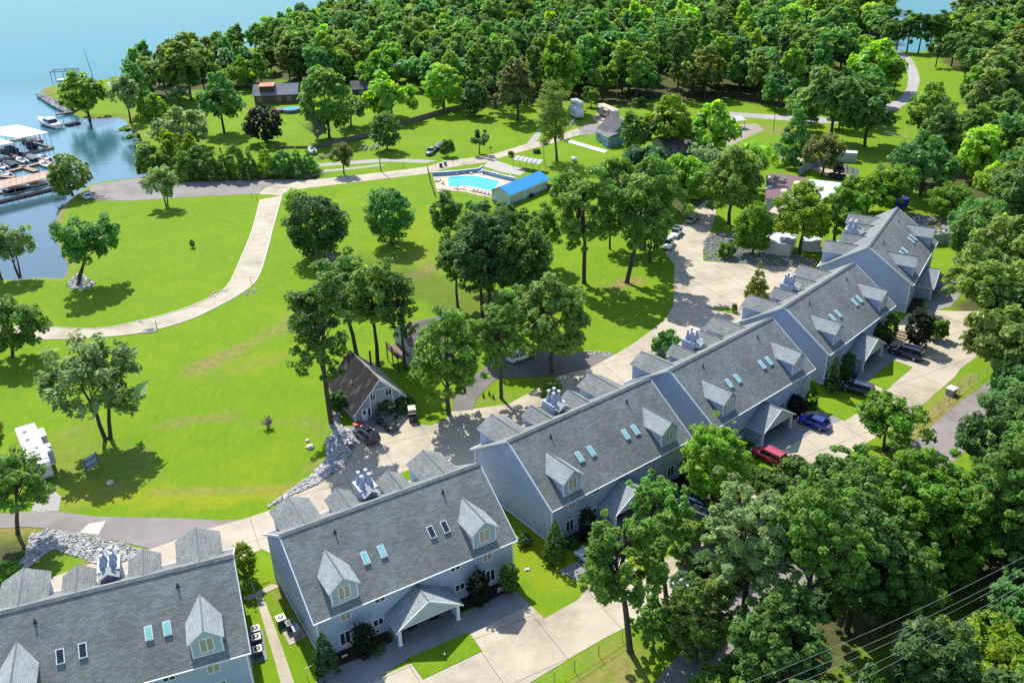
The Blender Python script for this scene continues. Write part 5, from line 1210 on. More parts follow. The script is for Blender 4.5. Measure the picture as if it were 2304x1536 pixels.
def car(label, kind, centre, rear, front, p, name='parked_car', cat='car', group=None, rack=False):
    g = G(*centre); h = heading(*rear, *front)
    L, W, H, hood = {'suv': (4.9, 1.95, 1.78, .98), 'big': (5.5, 2.05, 1.92, 1.05), 'hatch': (4.4, 1.84, 1.52, .90), 'wagon': (4.8, 1.9, 1.72, .98), 'pickup': (5.7, 2.0, 1.85, 1.08), 'jeep': (4.3, 1.85, 1.75, 1.12)}[kind]
    o = empty(name, (g.x, g.y, .03), h, label, cat, group)
    w = W / 2; belt = hood + .06
    # lower body: outline rings from the tail to the nose
    if kind == 'hatch': st = [(-.5, .55, belt - .08, .86), (-.485, .36, belt, .95), (-.38, .25, belt + .02, 1.0), (0, .24, belt - .02, 1.0), (.2, .24, belt - .06, 1.0), (.3, .25, hood - .06, .98), (.42, .28, hood - .2, .93), (.49, .36, hood - .32, .82), (.5, .45, hood - .4, .76)]
    elif kind == 'jeep': st = [(-.5, .5, belt - .05, .97), (-.48, .42, belt, 1), (0, .38, belt, 1), (.12, .38, belt, .98), (.13, .38, hood + .02, .9), (.44, .42, hood - .02, .8), (.47, .45, hood - .1, .78), (.5, .5, .7, .95)]
    elif kind == 'pickup': st = [(-.5, .5, 1.02, .95), (-.48, .42, 1.05, 1), (-.12, .4, 1.05, 1), (.15, .38, 1.08, 1), (.22, .38, hood + .02, .98), (.44, .4, hood - .06, .94), (.49, .48, hood - .18, .86), (.5, .55, hood - .3, .82)]
    else: st = [(-.5, .5, belt - .14, .88), (-.485, .36, belt, .95), (-.38, .28, belt + .01, 1.0), (0, .26, belt, 1.0), (.22, .26, belt - .03, 1.0), (.28, .28, hood, .98), (.43, .3, hood - .08, .94), (.485, .38, hood - .22, .86), (.5, .5, hood - .34, .80)]
    rings = []
    for x, z0, z1, k in st:
        y = w * k; zm = z0 + (z1 - z0) * .42
        rings.append([(x * L, -y * .9, z0), (x * L, -y, zm), (x * L, -y * .985, z1 - .12), (x * L, -y * .90, z1), (x * L, 0, z1 + .035), (x * L, y * .90, z1), (x * L, y * .985, z1 - .12), (x * L, y, zm), (x * L, y * .9, z0)])
    MB().loft(rings).build('body', p, o, True)
    # cabin
    cab = {'hatch': (-.47, -.33, .04, .27), 'suv': (-.475, -.42, .10, .24), 'wagon': (-.475, -.40, .10, .25), 'big': (-.48, -.44, .12, .24), 'pickup': (-.10, -.06, .12, .23), 'jeep': (-.47, -.46, .10, .14)}[kind]
    a, b, c, d = [q * L for q in cab]; y0, y1 = w * .90, w * .72; zt = H - .06
    m = MB(); m.loft([[(a, -y0, belt - .05), (d, -y0 * .96, belt - .06), (d, y0 * .96, belt - .06), (a, y0, belt - .05)], [(b, -y1, zt), (c, -y1 * .97, zt), (c, y1 * .97, zt), (b, y1, zt)]], 0, False)
    m.build('glass', M_carglass, o)
    m = MB(); m.loft([[(b - .05, -y1 - .03, zt - .02), (c + .06, -y1 - .01, zt - .02), (c + .06, y1 + .01, zt - .02), (b - .05, y1 + .03, zt - .02)], [(b, -y1 * .9, H), (c, -y1 * .9, H), (c, y1 * .9, H), (b, y1 * .9, H)]], 0, False)
    m.build('roof', p, o)
    for s in (-1, 1):
        ys0, ys1 = s * (y0 + .012), s * (y1 + .02)
        for xa, xb, t in ((a + .02, b + .02, .09), (d - .02, c + .01, .06), ((a * .58 + d * .42), (b * .55 + c * .45), .06)) + (((a * .82 + d * .18), (b * .84 + c * .16), .07),) * (kind in ('suv', 'big', 'wagon')):
            MB().tube([(xa, ys0 * .985, belt - .03), (xb, ys1, zt)], t * .6, 5).build('pillar', p, o)
        MB().box((d - .12 * L * .5, s * (w + .08), belt + .06), (.18, .16, .14)).build('mirror', p, o)
        wheel(o, .31 * L, s * (w - .10), .36 if kind != 'hatch' else .33); wheel(o, -.30 * L, s * (w - .10), .36 if kind != 'hatch' else .33)
        MB().box((.475 * L, s * w * .66, hood - .22), (.12, .34, .14)).build('headlight', M_lamp, o)
        MB().box((-.488 * L, s * w * .80, belt - .16), (.08, .24, .26)).build('taillight', M_red, o)
        if kind in ('suv', 'big', 'wagon'): MB().box(((b + c) / 2, s * y1 * .82, H + .05), ((c - b) * .85, .05, .06)).build('roof_rail', M_metal, o)
    if kind == 'pickup': MB().box((-.31 * L, 0, 1.055), (.36 * L, W * .78, .02)).build('bed_floor', M_dark, o)
    if rack:
        m = MB()
        for x in (-.2, .2, .6, 1.0): m.box((x - .6, 0, H + .07), (.05, W * .62, .05))
        m.build('roof_rack', M_metal, o); MB().box((-.5, 0, H + .2), (1.0, W * .5, .2)).build('roof_box', M_dark, o)
    return o
car('bright blue hatchback parked beside a condominium porch', 'hatch', (1830, 957), (1866, 970), (1795, 943), P_blue)
car('red car parked behind the round large-leaved tree', 'suv', (1729, 1034), (1760, 1048), (1698, 1018), P_redp)
car('dark navy people carrier parked below the stone steps', 'big', (2037, 801), (2083, 815), (1993, 788), P_navy)
car('dark navy wagon parked left of the triangular grass island', 'wagon', (1927, 882), (1969, 893), (1886, 872), P_navy)
car('dark maroon car with roof rails beside the riprap at the A-frame', 'suv', (825, 987), (852, 1006), (800, 967), P_maroon, rack=True)
car('black off-road vehicle parked nose out before the A-frame house', 'jeep', (872, 958), (850, 940), (894, 975), P_black)
car('white car with a dark windscreen, nearer of the pair by the drive', 'suv', (1503, 555), (1512, 540), (1496, 574), P_whitep, group='vehicles along the rear drive')
car('white car with a black roof load, farther of the pair by the drive', 'wagon', (1521, 530), (1532, 516), (1510, 545), P_whitep, group='vehicles along the rear drive', rack=True)
car('grey car parked highest up the rear drive', 'suv', (1557, 498), (1550, 506), (1566, 490), P_grey, group='vehicles along the rear drive')
car('white car half hidden by the oak on the asphalt side drive', 'suv', (1172, 808), (1150, 817), (1196, 800), P_whitep)
car('white car at the water end of the asphalt ramp', 'hatch', (196, 446), (204, 452), (188, 440), P_whitep)
car('steel-blue car towing a covered boat on the lawn', 'pickup', (970, 346), (978, 338), (962, 353), P_grey)
for c, r, f, p, lb in [((1338, 1268), (1360, 1282), (1316, 1256), P_silver, 'silver car glimpsed under the foreground oak leaves'), ((1552, 1140), (1580, 1150), (1530, 1128), P_navy, 'dark car glimpsed behind the grey foreground oak'), ((1562, 1170), (1590, 1180), (1536, 1158), P_black, 'second dark car glimpsed behind the grey foreground oak')]:
    car(lb, 'suv', c, r, f, p)

def golf_cart(centre, rear, front, roofm, label):
    g = G(*centre); o = empty('golf_cart', (g.x, g.y, .03), heading(*rear, *front), label, 'golf cart', 'golf carts before the A-frame house')
    MB().loft([[(-1.15, -.55, .3), (-1.15, .55, .3), (-1.15, .55, .75), (-1.15, -.55, .75)], [(-.3, -.58, .25), (-.3, .58, .25), (-.3, .58, .7), (-.3, -.58, .7)], [(-.2, -.58, .25), (-.2, .58, .25), (-.2, .58, .38), (-.2, -.58, .38)], [(.5, -.58, .25), (.5, .58, .25), (.5, .58, .4), (.5, -.58, .4)], [(.6, -.55, .25), (.6, .55, .25), (.6, .55, .95), (.6, -.55, .95)], [(1.15, -.45, .3), (1.15, .45, .3), (1.15, .45, .7), (1.15, -.45, .7)]], 0, False).build('body', P_black, o)
    MB().box((-.45, 0, .78), (.5, 1.05, .14)).build('seat', mat('beige vinyl', (.40, .34, .25), rough=.5), o); MB().box((-.74, 0, 1.02), (.12, 1.05, .42)).build('seat_back', mat('beige vinyl', (.4, .34, .25)), o)
    MB().box((-.95, 0, .80), (.42, 1.0, .12)).build('rear_seat', mat('beige vinyl', (.4, .34, .25)), o)
    MB().loft([[(-1.0, -.58, 1.82), (.55, -.58, 1.82), (.55, .58, 1.82), (-1.0, .58, 1.82)], [(-.9, -.5, 1.92), (.45, -.5, 1.92), (.45, .5, 1.92), (-.9, .5, 1.92)]], 0, False).build('roof', roofm, o)
    for x, x2 in ((-.85, -.9), (.7, .48)):
        for y in (-.5, .5): MB().cyl((x, y, .7), (x2, y, 1.83), .03, .03, 6).build('post', M_dark, o)
    for x in (-.8, .8):
        for y in (-.5, .5): wheel(o, x, y, .23, .18)
M_beige = mat('beige plastic roof', (.55, .45, .33), (.5, .41, .3), rough=.5, scale=1)
golf_cart((882, 936), (876, 926), (889, 948), M_beige, 'golf cart with a dull tan roof in the shadow of the A-frame house')
golf_cart((929, 944), (926, 930), (932, 960), M_beige, 'golf cart with a bright beige roof at the lawn edge')

def caravan(label, c, a, b, L, W, H, mb, mr, name='caravan', slide=-1, cap=False):
    g = G(*c); o = empty(name, (g.x, g.y, .02), heading(*a, *b), label, 'caravan')
    m = MB(); z0 = .55
    m.loft([[(x * L, -W / 2 * k, z0 + q), (x * L, W / 2 * k, z0 + q), (x * L, W / 2 * k, H - e), (x * L, W / 2 * .8 * k, H - e + .08), (x * L, -W / 2 * .8 * k, H - e + .08), (x * L, -W / 2 * k, H - e)] for x, k, q, e in ((-.5, 1, .1, .1), (-.49, 1, 0, .08), (.38, 1, 0, .08), (.46, .98, .2, .25), (.5, .9, .8, .7))], 0, False)
    m.build('body', mb, o)
    MB().box((-.04 * L, 0, H + .02), (L * .88, W * .93, .05)).build('roof', mr, o)
    for x in (-.32, -.12, .12, .28): MB().box((x * L, .3 * (1 if x > 0 else -1), H + .06), (.5, .5, .06)).build('roof_vent', mat('navy roof vent', (.05, .05, .14), (.04, .04, .1), rough=.3) if cap else M_dark, o)
    MB().box((.18 * L, -.1, H + .10), (.9, .65, .14)).build('air_conditioner', M_white, o)
    for s in (-1, 1):
        for x in (-.38, -.2, .02, .24): MB().box((x * L, s * (W / 2 + .01), H * .66), (.9, .04, .6)).build('window', M_carglass, o)
        for x in (-.1, .0): wheel(o, x * L, s * (W / 2 - .18), .36, .24)
        MB().box((0, s * (W / 2 + .005), H * .40), (L * .9, .03, .12)).build('stripe', mat('grey stripe', (.30, .32, .36), rough=.4), o)
    if slide:
        for x in (-.27, .13):
            s = MB().box((x * L, slide * (W / 2 + .35), H * .58), (L * .2, .8, H * .58)).build('slide_out', mb, o)
            MB().box((x * L, slide * (W / 2 + .765), H * .66), (L * .12, .04, .6)).build('window', M_carglass, s)
            MB().box((x * L, slide * (W / 2 + .36), H * .88), (L * .21, .86, .05)).build('slide_roof', mr, s)
    if cap: MB().box((.487 * L, 0, H * .62), (.06, W * .6, .6), M=Matrix.Rotation(.5, 3, 'Y')).build('front_window', mat('navy front cap', (.05, .05, .22), (.04, .04, .18), rough=.2), o)
    return o
caravan('long white caravan trailer parked at the left edge behind a tree', (86, 1045), (62, 985), (104, 1095), 12.0, 2.6, 3.3, mat('trailer white', (.50, .50, .50), (.46, .47, .48), rough=.35), mat('trailer roof white', (.52, .52, .51), (.46, .46, .45), rough=.6, scale=.8), slide=1, cap=True)
caravan('long beige caravan with two slide-outs on a concrete pad', (1368, 264), (1340, 252), (1398, 278), 11.5, 2.6, 3.4, mat('beige caravan wall', (.50, .44, .40), (.45, .40, .36), rough=.4), mat('tan caravan roof', (.62, .50, .34), (.55, .44, .3), rough=.5))
caravan('white caravan with a rounded nose below the poplar', (1296, 264), (1278, 250), (1310, 270), 8.5, 2.5, 3.1, mat('pale blue white caravan wall', (.62, .68, .74), rough=.4), M_white, slide=0)
caravan('small white caravan behind the rounded-nose caravan', (1298, 246), (1286, 236), (1308, 248), 6.5, 2.4, 3.0, M_white, M_white, slide=0)

# ---------------------------------------------------------------- houses
def simple_gable(o, L, W, he, hr, wm, rm, ov=.35, zfoot=-.3):
    """walls 0..L x 0..W with the ridge along x"""
    m = MB()
    m.add([(0, 0, zfoot), (L, 0, zfoot), (L, 0, he), (0, 0, he)], [(0, 1, 2, 3)]); m.add([(L, W, zfoot), (0, W, zfoot), (0, W, he), (L, W, he)], [(0, 1, 2, 3)])
    m.add([(0, W, zfoot), (0, 0, zfoot), (0, 0, he), (0, W / 2, hr - .05), (0, W, he)], [(0, 1, 2, 3, 4)]); m.add([(L, 0, zfoot), (L, W, zfoot), (L, W, he), (L, W / 2, hr - .05), (L, 0, he)], [(0, 1, 2, 3, 4)])
    m.build('wall', wm, o)
    k = (hr - he) / (W / 2); m = MB()
    m.slab([(-ov, -ov, he - k * ov), (L + ov, -ov, he - k * ov), (L + ov, W / 2, hr), (-ov, W / 2, hr)], (0, 0, .14), 0, 0)
    m.slab([(L + ov, W + ov, he - k * ov), (-ov, W + ov, he - k * ov), (-ov, W / 2, hr), (L + ov, W / 2, hr)], (0, 0, .14), 0, 0)
    return m.build('roof', rm, o)
def win(parent, c, w, h, ax, pane=None, n=2):
    """window on a wall; ax 'x' lies along x facing -y, 'X' along x facing +y, 'y' along y facing -x, 'Y' along y facing +x"""
    s = {'x': (0, -1), 'X': (0, 1), 'y': (-1, 0), 'Y': (1, 0)}[ax]; al = ax in 'xX'
    c = Vector(c); m = MB(); t = .07
    def bx(du, dz, su, sz, out):
        p = c + Vector((du, 0, dz)) if al else c + Vector((0, du, dz))
        p += Vector((s[0], s[1], 0)) * out * .5; m.box(p, (su, out, sz) if al else (out, su, sz))
    for dz in (-h / 2 + t / 2, h / 2 - t / 2): bx(0, dz, w, t, .08)
    for k in range(n + 1): bx(-w / 2 + t / 2 + (w - t) * k / n, 0, t, h - 2 * t, .08)
    f = m.build('window', M_trim, parent)
    for k in range(n):
        m = MB(); bx(-w / 2 + t / 2 + (w - t) * (k + .5) / n, 0, (w - t) / n - t, h - 2 * t, .03); m.build('pane', pane or M_pane, f)

# A-frame house
o = empty('a_frame_house', (-22.9, 111.5, 0), R(30.7), 'small grey house with a steep stained charcoal roof and white trim', 'house')
simple = MB(); W_, D_, he, hr = 8.1, 10.0, 2.05, 6.15
m = MB(); m.add([(0, 0, -.4), (W_, 0, -.4), (W_, 0, he), (W_ / 2, 0, hr - .1), (0, 0, he)], [(0, 1, 2, 3, 4)]); m.add([(W_, D_, -.4), (0, D_, -.4), (0, D_, he), (W_ / 2, D_, hr - .1), (W_, D_, he)], [(0, 1, 2, 3, 4)])
m.add([(0, D_, -.4), (0, 0, -.4), (0, 0, he), (0, D_, he)], [(0, 1, 2, 3)]); m.add([(W_, 0, -.4), (W_, D_, -.4), (W_, D_, he), (W_, 0, he)], [(0, 1, 2, 3)])
m.build('wall', m_siding('grey vertical siding', (.30, .32, .34), .3, .3, True), o)
k = (hr - he) / (W_ / 2)
for s in (0, 1):
    p = [(-.35, -.45, he - .35 * k), (W_ / 2, -.45, hr), (W_ / 2, D_ + .45, hr), (-.35, D_ + .45, he - .35 * k)]
    if s: p = [(W_ - x, y, z) for x, y, z in p][::-1]
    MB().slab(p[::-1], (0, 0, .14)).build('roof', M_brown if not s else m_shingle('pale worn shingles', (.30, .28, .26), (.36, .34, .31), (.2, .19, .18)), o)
    q = [(-.40, -.50, he - .38 * k), (W_ / 2, -.50, hr + .1), (W_ / 2, -.50, hr - .14), (-.40, -.50, he - .38 * k - .24)]
    if s: q = [(W_ - x, y, z) for x, y, z in q]
    MB().slab(q, (0, .06, 0)).build('barge_board', M_trim, o)
for x in (0, 2.5, 6.0, 7.1, W_): MB().bb((x - .06, -.05, 0), (x + .06, .02, min(hr - .5, he + k * min(x, W_ - x) - .1) if 0 < x < W_ else he)).build('trim_board', M_trim, o)
MB().bb((2.5, -.05, 4.35), (W_ - 2.5, .02, 4.47)).build('trim_board', M_trim, o)
win(o, (2.95, 0, 3.5), .8, 1.1, 'x', None, 2); win(o, (5.4, 0, 3.5), 1.0, 1.1, 'x', None, 2); win(o, (6.6, 0, 1.6), .85, 1.2, 'x', None, 2); win(o, (2.15, 0, 1.2), .5, 1.5, 'x', None, 1)
d = MB().bb((1.0, -.06, 0), (1.9, .02, 2.0)).build('door', M_trim, o); MB().bb((1.25, -.08, 1.1), (1.65, -.05, 1.75)).build('door_pane', M_pane, d)
MB().cyl((6.4, 8.4, 2.5), (6.4, 8.4, 6.3), .16, .16, 10).build('stove_pipe', M_dark, o)
m = MB(); m.cyl((1.7, 4.6, 3.9), (1.7, 4.6, 4.3), .05, .05, 6); m.build('vent_pipe', M_trim, o)
# pool house
o = empty('pool_house', (.44, 209.7, 0), R(51.2), 'small white building with a bright blue roof beside the swimming pool', 'pool house')
M_bluer = m_siding('blue metal roof', (.02, .27, .58), .5, .4, True)
wmat = m_siding('white board siding', (.58, .60, .56), .22, .4, True)
rf = simple_gable(o, 15.5, 5.6, 2.75, 4.1, wmat, M_bluer, .5)
MB().bb((-.62, -.62, 2.38), (16.12, -.5, 2.52)).build('eave_trim', M_trim, rf)
for x in (5.5, 9.0): MB().bb((x, -.04, 0), (x + .9, .01, 2.0)).build('door', M_trim, o)
MB().box((8.2, -.6, .4), (1.1, .7, .8)).build('utility_box', M_dark, o)
MB().bb((-.03, -.03, -.1), (15.53, 5.63, .35)).build('blue_footing', mat('blue painted block', (.16, .30, .45), (.13, .25, .38)), o)
# screen of wooden boards at its end
o = empty('board_screen', tuple(G(1238, 426)), R(51.2), 'weathered board screen beside the pool house', 'fence')
for k in range(12): MB().bb((k * .22 - .9, -1.4, 0), (k * .22 - .72, -1.35, 1.7)).build('board', M_wood, o)
for k in range(8): MB().bb((-.9, -1.3 + k * .22, 0), (-.85, -1.12 + k * .22, 1.7)).build('board', M_wood, o)
# blue house with a dark roof
o = empty('blue_house', (27.0, 269.1, 0), R(-63.5), 'blue two-storey house with a dark grey roof behind a dark tree', 'house')
bl = m_siding('sky blue siding', (.22, .36, .44), .2, .5)
simple_gable(o, 8.2, 9.5, 3.0, 6.9, bl, m_shingle('dark grey shingles', (.10, .10, .11), (.15, .15, .155), (.05, .05, .05)), .35)
m = MB(); m.slab([(-.1, -.6, 3.0), (5.8, -.6, 3.0), (5.8, .1, 3.5), (-.1, .1, 3.5)], (0, 0, .1)); m.build('pent_roof', M_roof, o)
MB().bb((-.4, -.66, 2.9), (5.9, -.58, 3.06)).build('fascia', M_trim, o)
for x, zz, w_, h_ in ((1.6, 1.6, 1.3, 1.3), (5.2, 1.5, .7, .8)): win(o, (x, 0, zz), w_, h_, 'x')
MB().bb((6.0, -1.6, 0), (9.2, 1.5, 3.0)).build('annex_wall', bl, o); MB().slab([(5.8, -1.9, 3.0), (9.5, -1.9, 3.0), (9.5, 1.5, 3.9), (5.8, 1.5, 3.9)], (0, 0, .1)).build('annex_roof', M_roof, o)
win(o, (7.4, -1.6, 1.6), 1.5, 1.4, 'x'); MB().bb((5.35, -.05, 0), (5.95, .02, 2.0)).build('door', M_trim, o)
m = MB(); m.slab([(-.4, 4.7, 4.6), (-.4, .3, 4.6), (-.35, 1.6, 5.2), (-.35, 4.7, 6.8)], (-.02, 0, 0))
win(o, (0, 4.7, 4.9), 1.4, 1.3, 'y', None, 2)
# low grey building right of it
g = G(1498, 350); o = empty('low_grey_building', tuple(g), R(20), 'long low grey building under the lime trees', 'building')
simple_gable(o, 17, 8, 2.7, 4.4, mat('grey stucco', (.30, .30, .27), scale=1), m_shingle('brown grey shingles', (.16, .15, .14), (.20, .19, .18), (.09, .09, .09)), .6)
for x in (1.5, 4, 6.5, 12): win(o, (x, 0, 1.5), 1.3, 1.1, 'x')
# house with the orange dormer in the far garden, and its neighbours
g = G(574, 236); o = empty('brick_house', tuple(g), R(4), 'brown house with an orange-topped dormer beside the wood', 'house')
simple_gable(o, 15.5, 9, 3.4, 6.3, mat('brown brick', (.13, .085, .06), (.09, .06, .045), scale=6), m_shingle('slate grey shingles', (.19, .20, .22), (.25, .26, .28), (.1, .1, .11)), .5)
d = MB().bb((2.2, .8, 3.6), (7.2, 5.0, 6.2)).build('dormer', mat('dark brown boards', (.07, .05, .04)), o); MB().slab([(1.9, .5, 6.2), (7.5, .5, 6.2), (7.5, 5, 6.7), (1.9, 5, 6.7)], (0, 0, .12)).build('dormer_roof', mat('orange tiles', (.62, .20, .10), (.5, .16, .09), scale=4), d)
for x in (2, 9, 12.5): win(o, (x, 0, 1.7), 1.3, 1.3, 'x')
g = G(795, 218); o = empty('dark_cottage', tuple(g), R(12), 'dark-roofed cottage half hidden by the light-green tree', 'house')
simple_gable(o, 12, 8, 2.8, 5.0, mat('dark brown boards', (.07, .05, .04)), m_shingle('dark cottage shingles', (.10, .10, .11), (.14, .14, .145), (.06, .06, .06)), .5); win(o, (3, 0, 1.5), 1.2, 1.1, 'x'); win(o, (8, 0, 1.5), 1.2, 1.1, 'x')
for c, rz, lb, rm_, nm in [((1995, 95), 10, 'house with a pink roof at the far cove', mat('pink metal roof', (.60, .26, .22), (.52, .22, .19), scale=2), 'pink_roofed_house'), ((1825, 52), -15, 'house with a brown roof deep in the far wood', mat('brown roof', (.20, .13, .11), scale=2), 'brown_roofed_house'), ((1730, 20), 5, 'house with a pale roof at the back of the far wood', mat('pale roof', (.45, .44, .42), scale=2), 'pale_roofed_house')]:
    g = G(*c); o = empty(nm, tuple(g), R(rz), lb, 'house'); q = .5 if 'pink' in nm else 1.0; simple_gable(o, 13 * q, 9 * q, 3, 3 + 2.5 * q, M_trim, rm_, .5); win(o, (4 * q, 0, 1.6), 1.4, 1.2, 'x'); win(o, (9 * q, 0, 1.6), 1.4, 1.2, 'x')
# small grey house with a balcony behind the A-frame
g = G(928, 832); o = empty('grey_cottage', tuple(g), R(28), 'small grey house with a balcony half hidden behind the slim oak', 'house')
simple_gable(o, 7.5, 7, 4.6, 6.3, m_siding('grey lap siding', (.42, .43, .45)), m_shingle('brownish shingles', (.20, .17, .16), (.25, .22, .2), (.1, .1, .1)), .4); win(o, (3, 0, 3.4), 1.3, 1.2, 'x')
b = MB().bb((-2.2, .5, 2.3), (0, 5.5, 2.45)).build('balcony', M_wood, o)
for y in (.6, 3, 5.4): MB().bb((-2.15, y - .07, 0), (-2.0, y + .07, 3.4)).build('balcony_post', M_dark, b)
for z in (2.7, 3.0, 3.3): MB().bb((-2.14, .5, z), (-2.06, 5.5, z + .06)).build('balcony_rail', M_dark, b)
# shed roofs and yard
def shed(name, pts, z, m, label, wallm, lights=0):
    P = [G(x, y, z) for x, y in pts]; c = sum(P, Vector()) / len(P)
    o = empty(name, (c.x, c.y, 0), 0, label, 'shed')
    MB().slab([p - Vector((c.x, c.y, 0)) for p in P], (0, 0, .12)).build('roof', m, o)
    q = [(p - Vector((c.x, c.y, 0))) * 1.0 for p in P]; w_ = MB()
    for i in range(len(q)):
        a, b_ = q[i] * .97, q[(i + 1) % len(q)] * .97
        w_.add([(a.x, a.y, -.2), (b_.x, b_.y, -.2), (b_.x, b_.y, z), (a.x, a.y, z)], [(0, 1, 2, 3)])
    w_.build('wall', wallm, o); return o, c
M_maroon = m_siding('maroon corrugated roof', (.15, .075, .085), .45, .9, True); M_whiter = m_siding('white corrugated roof', (.46, .48, .50), .5, .5, True); M_wall_w = m_siding('pale green corrugated wall', (.40, .48, .47), .35, .8, True)
o, c = shed('maroon_shed', [(1722, 448), (1724, 393), (1760, 392), (1820, 402), (1765, 448)], 3.2, M_maroon, 'low shed with a maroon corrugated roof and skylight panels', M_wall_w)
for x, y in ((1734, 399), (1758, 403), (1792, 410), (1730, 421), (1763, 428)):
    q = [G(x - 8, y + 3, 3.34), G(x + 5, y + 3, 3.34), G(x + 9, y - 3, 3.34), G(x - 4, y - 3, 3.34)]; MB().slab([p - Vector((c.x, c.y, 0)) for p in q], (0, 0, .03)).build('skylight_panel', mat('cream skylight sheet', (.62, .55, .42)), o)
shed('white_shed', [(1758, 450), (1822, 404), (1898, 412), (1890, 432), (1800, 470)], 3.0, M_whiter, 'shed with a white metal roof next to the maroon one', M_wall_w)
shed('rusty_shed', [(1728, 478), (1760, 450), (1790, 455), (1762, 485)], 2.8, m_siding('rust streaked roof', (.45, .33, .30), .4, .8, True), 'small rusty-roofed shed in front of the maroon one', M_wall_w)
shed('long_white_shed', [(1722, 545), (1726, 522), (1795, 528), (1780, 552)], 2.6, M_whiter, 'long white shed behind the yellow-leaved tree', m_siding('off white boards', (.52, .52, .47), .3, .5, True))
shed('block_shed', [(1806, 530), (1850, 532), (1848, 545), (1802, 543)], 2.2, M_whiter, 'small off-white shed right of the long white one', m_siding('off white boards', (.52, .52, .47)))
g = G(1898, 362); o = empty('white_container', tuple(g), R(-20), 'white storage box on the grass beyond the yard', 'container'); MB().bb((-3.2, -1.3, 0), (3.2, 1.3, 2.5)).build('body', M_wall_w, o); MB().bb((-3.25, -1.35, 2.5), (3.25, 1.35, 2.6)).build('lid', M_white, o)

def panel_fence(name, pts, h, m, label, step=1.2, cat='fence', post=True, solid=True):
    P = [G(x, y) for x, y in pts]; c = P[0]; o = empty(name, tuple(c), 0, label, cat)
    for a, b_ in zip(P, P[1:]):
        n = max(1, round((b_ - a).length / step)); d = (b_ - a) / n; rz = math.atan2(d.y, d.x)
        for k in range(n):
            q = a + d * (k + .5) - c
            if solid: MB().box((q.x, q.y, h / 2), (d.length - .03, .05, h), rz).build('panel', m, o)
            if post: p = a + d * k - c; MB().box((p.x, p.y, h / 2 + .05), (.1, .1, h + .1), rz).build('post', M_wood if solid else M_metal, o)
    return o
panel_fence('corrugated_fence', [(1796, 398), (1832, 372), (1880, 382), (1930, 402)], 2.3, M_wall_w, 'pale green corrugated fence round the scrap yard', 2.4)
panel_fence('corrugated_fence', [(2052, 548), (2100, 552), (2172, 545)], 2.3, m_siding('green grey corrugated wall', (.25, .35, .33), .35, .8, True), 'grey-green corrugated fence at the far condominium lawn', 2.4)
panel_fence('board_fence', [(730, 333), (820, 312), (870, 295), (950, 270), (1010, 252), (1085, 238)], 1.7, M_wood, 'long brown board fence along the gardens', 2.4)
panel_fence('board_fence', [(618, 334), (690, 334), (745, 330)], .7, M_wood, 'low brown board edging below the glossy magnolia', 2.4)

def rail_fence(name, pts, h, rails, m, label, step=2.5, r=.04, cat='fence', mesh=False):
    P = [G(x, y) for x, y in pts]; c = P[0]; o = empty(name, tuple(c), 0, label, cat)
    for a, b_ in zip(P, P[1:]):
        n = max(1, round((b_ - a).length / step)); d = (b_ - a) / n
        for k in range(n + 1):
            p = a + d * k - c; MB().cyl((p.x, p.y, -.1), (p.x, p.y, h + .08), r, r, 6).build('post', m, o)
        for z in rails: MB().cyl(a - c + Vector((0, 0, z)), b_ - c + Vector((0, 0, z)), r * .6, r * .6, 5).build('rail', m, o)
    return o
M_galv = mat('galvanised steel', (.30, .31, .32), (.24, .25, .26), rough=.5, metal=.5, scale=5)
rail_fence('rail_fence', [(1260, 316), (1290, 308), (1318, 302)], 1.3, (.5, .9, 1.25), M_trim, 'white rail fence along the lake road by the blue house', r=.07)
rail_fence('rail_fence', [(1258, 302), (1278, 288), (1292, 276)], 1.3, (.5, .9, 1.25), M_trim, 'white rail fence below the rounded-nose caravan', r=.07)
rail_fence('rail_fence', [(1990, 305), (2045, 312)], 1.2, (.5, 1.1), M_trim, 'pale rail fence at the wood beside the far lawn', r=.06)
rail_fence('chain_link_fence', [(2240, 830), (2180, 868), (2134, 905), (2085, 945), (2020, 1000)], 1.4, (.7, 1.4), M_galv, 'chain-link fence between the front drive and the county road', 3.0, .035)
rail_fence('chain_link_fence', [(1200, 1560), (1293, 1510), (1347, 1475), (1400, 1440)], 1.4, (.7, 1.4), M_galv, 'chain-link fence along the bottom of the front drive', 3.0, .035)
rail_fence('pool_fence', [(962, 382), (968, 410), (978, 442)], 1.6, (.8, 1.5), M_wood, 'dark fence on the left end of the pool terrace', 2.0, .07)
rail_fence('pool_fence', [(980, 378), (1020, 374), (1068, 368), (1086, 362)], 1.3, (1.3,), M_galv, 'wire fence between the lake road and the pool', 3.0, .04)
rail_fence('pool_fence', [(980, 442), (1030, 436), (1090, 450), (1108, 448)], 1.4, (.7, 1.4), M_galv, 'wire fence on the near edge of the pool terrace', 3.0, .04)
rail_fence('garden_fence', [(546, 1318), (566, 1318), (572, 1334)], 1.1, (.55, 1.1), M_trim, 'thin white rail at the corner of the nearest condominium', 1.5, .03)
rail_fence('garden_fence', [(690, 1520), (718, 1505)], 1.0, (1.0,), M_trim, 'thin white rail by the cone cypress in front', 2.0, .03)

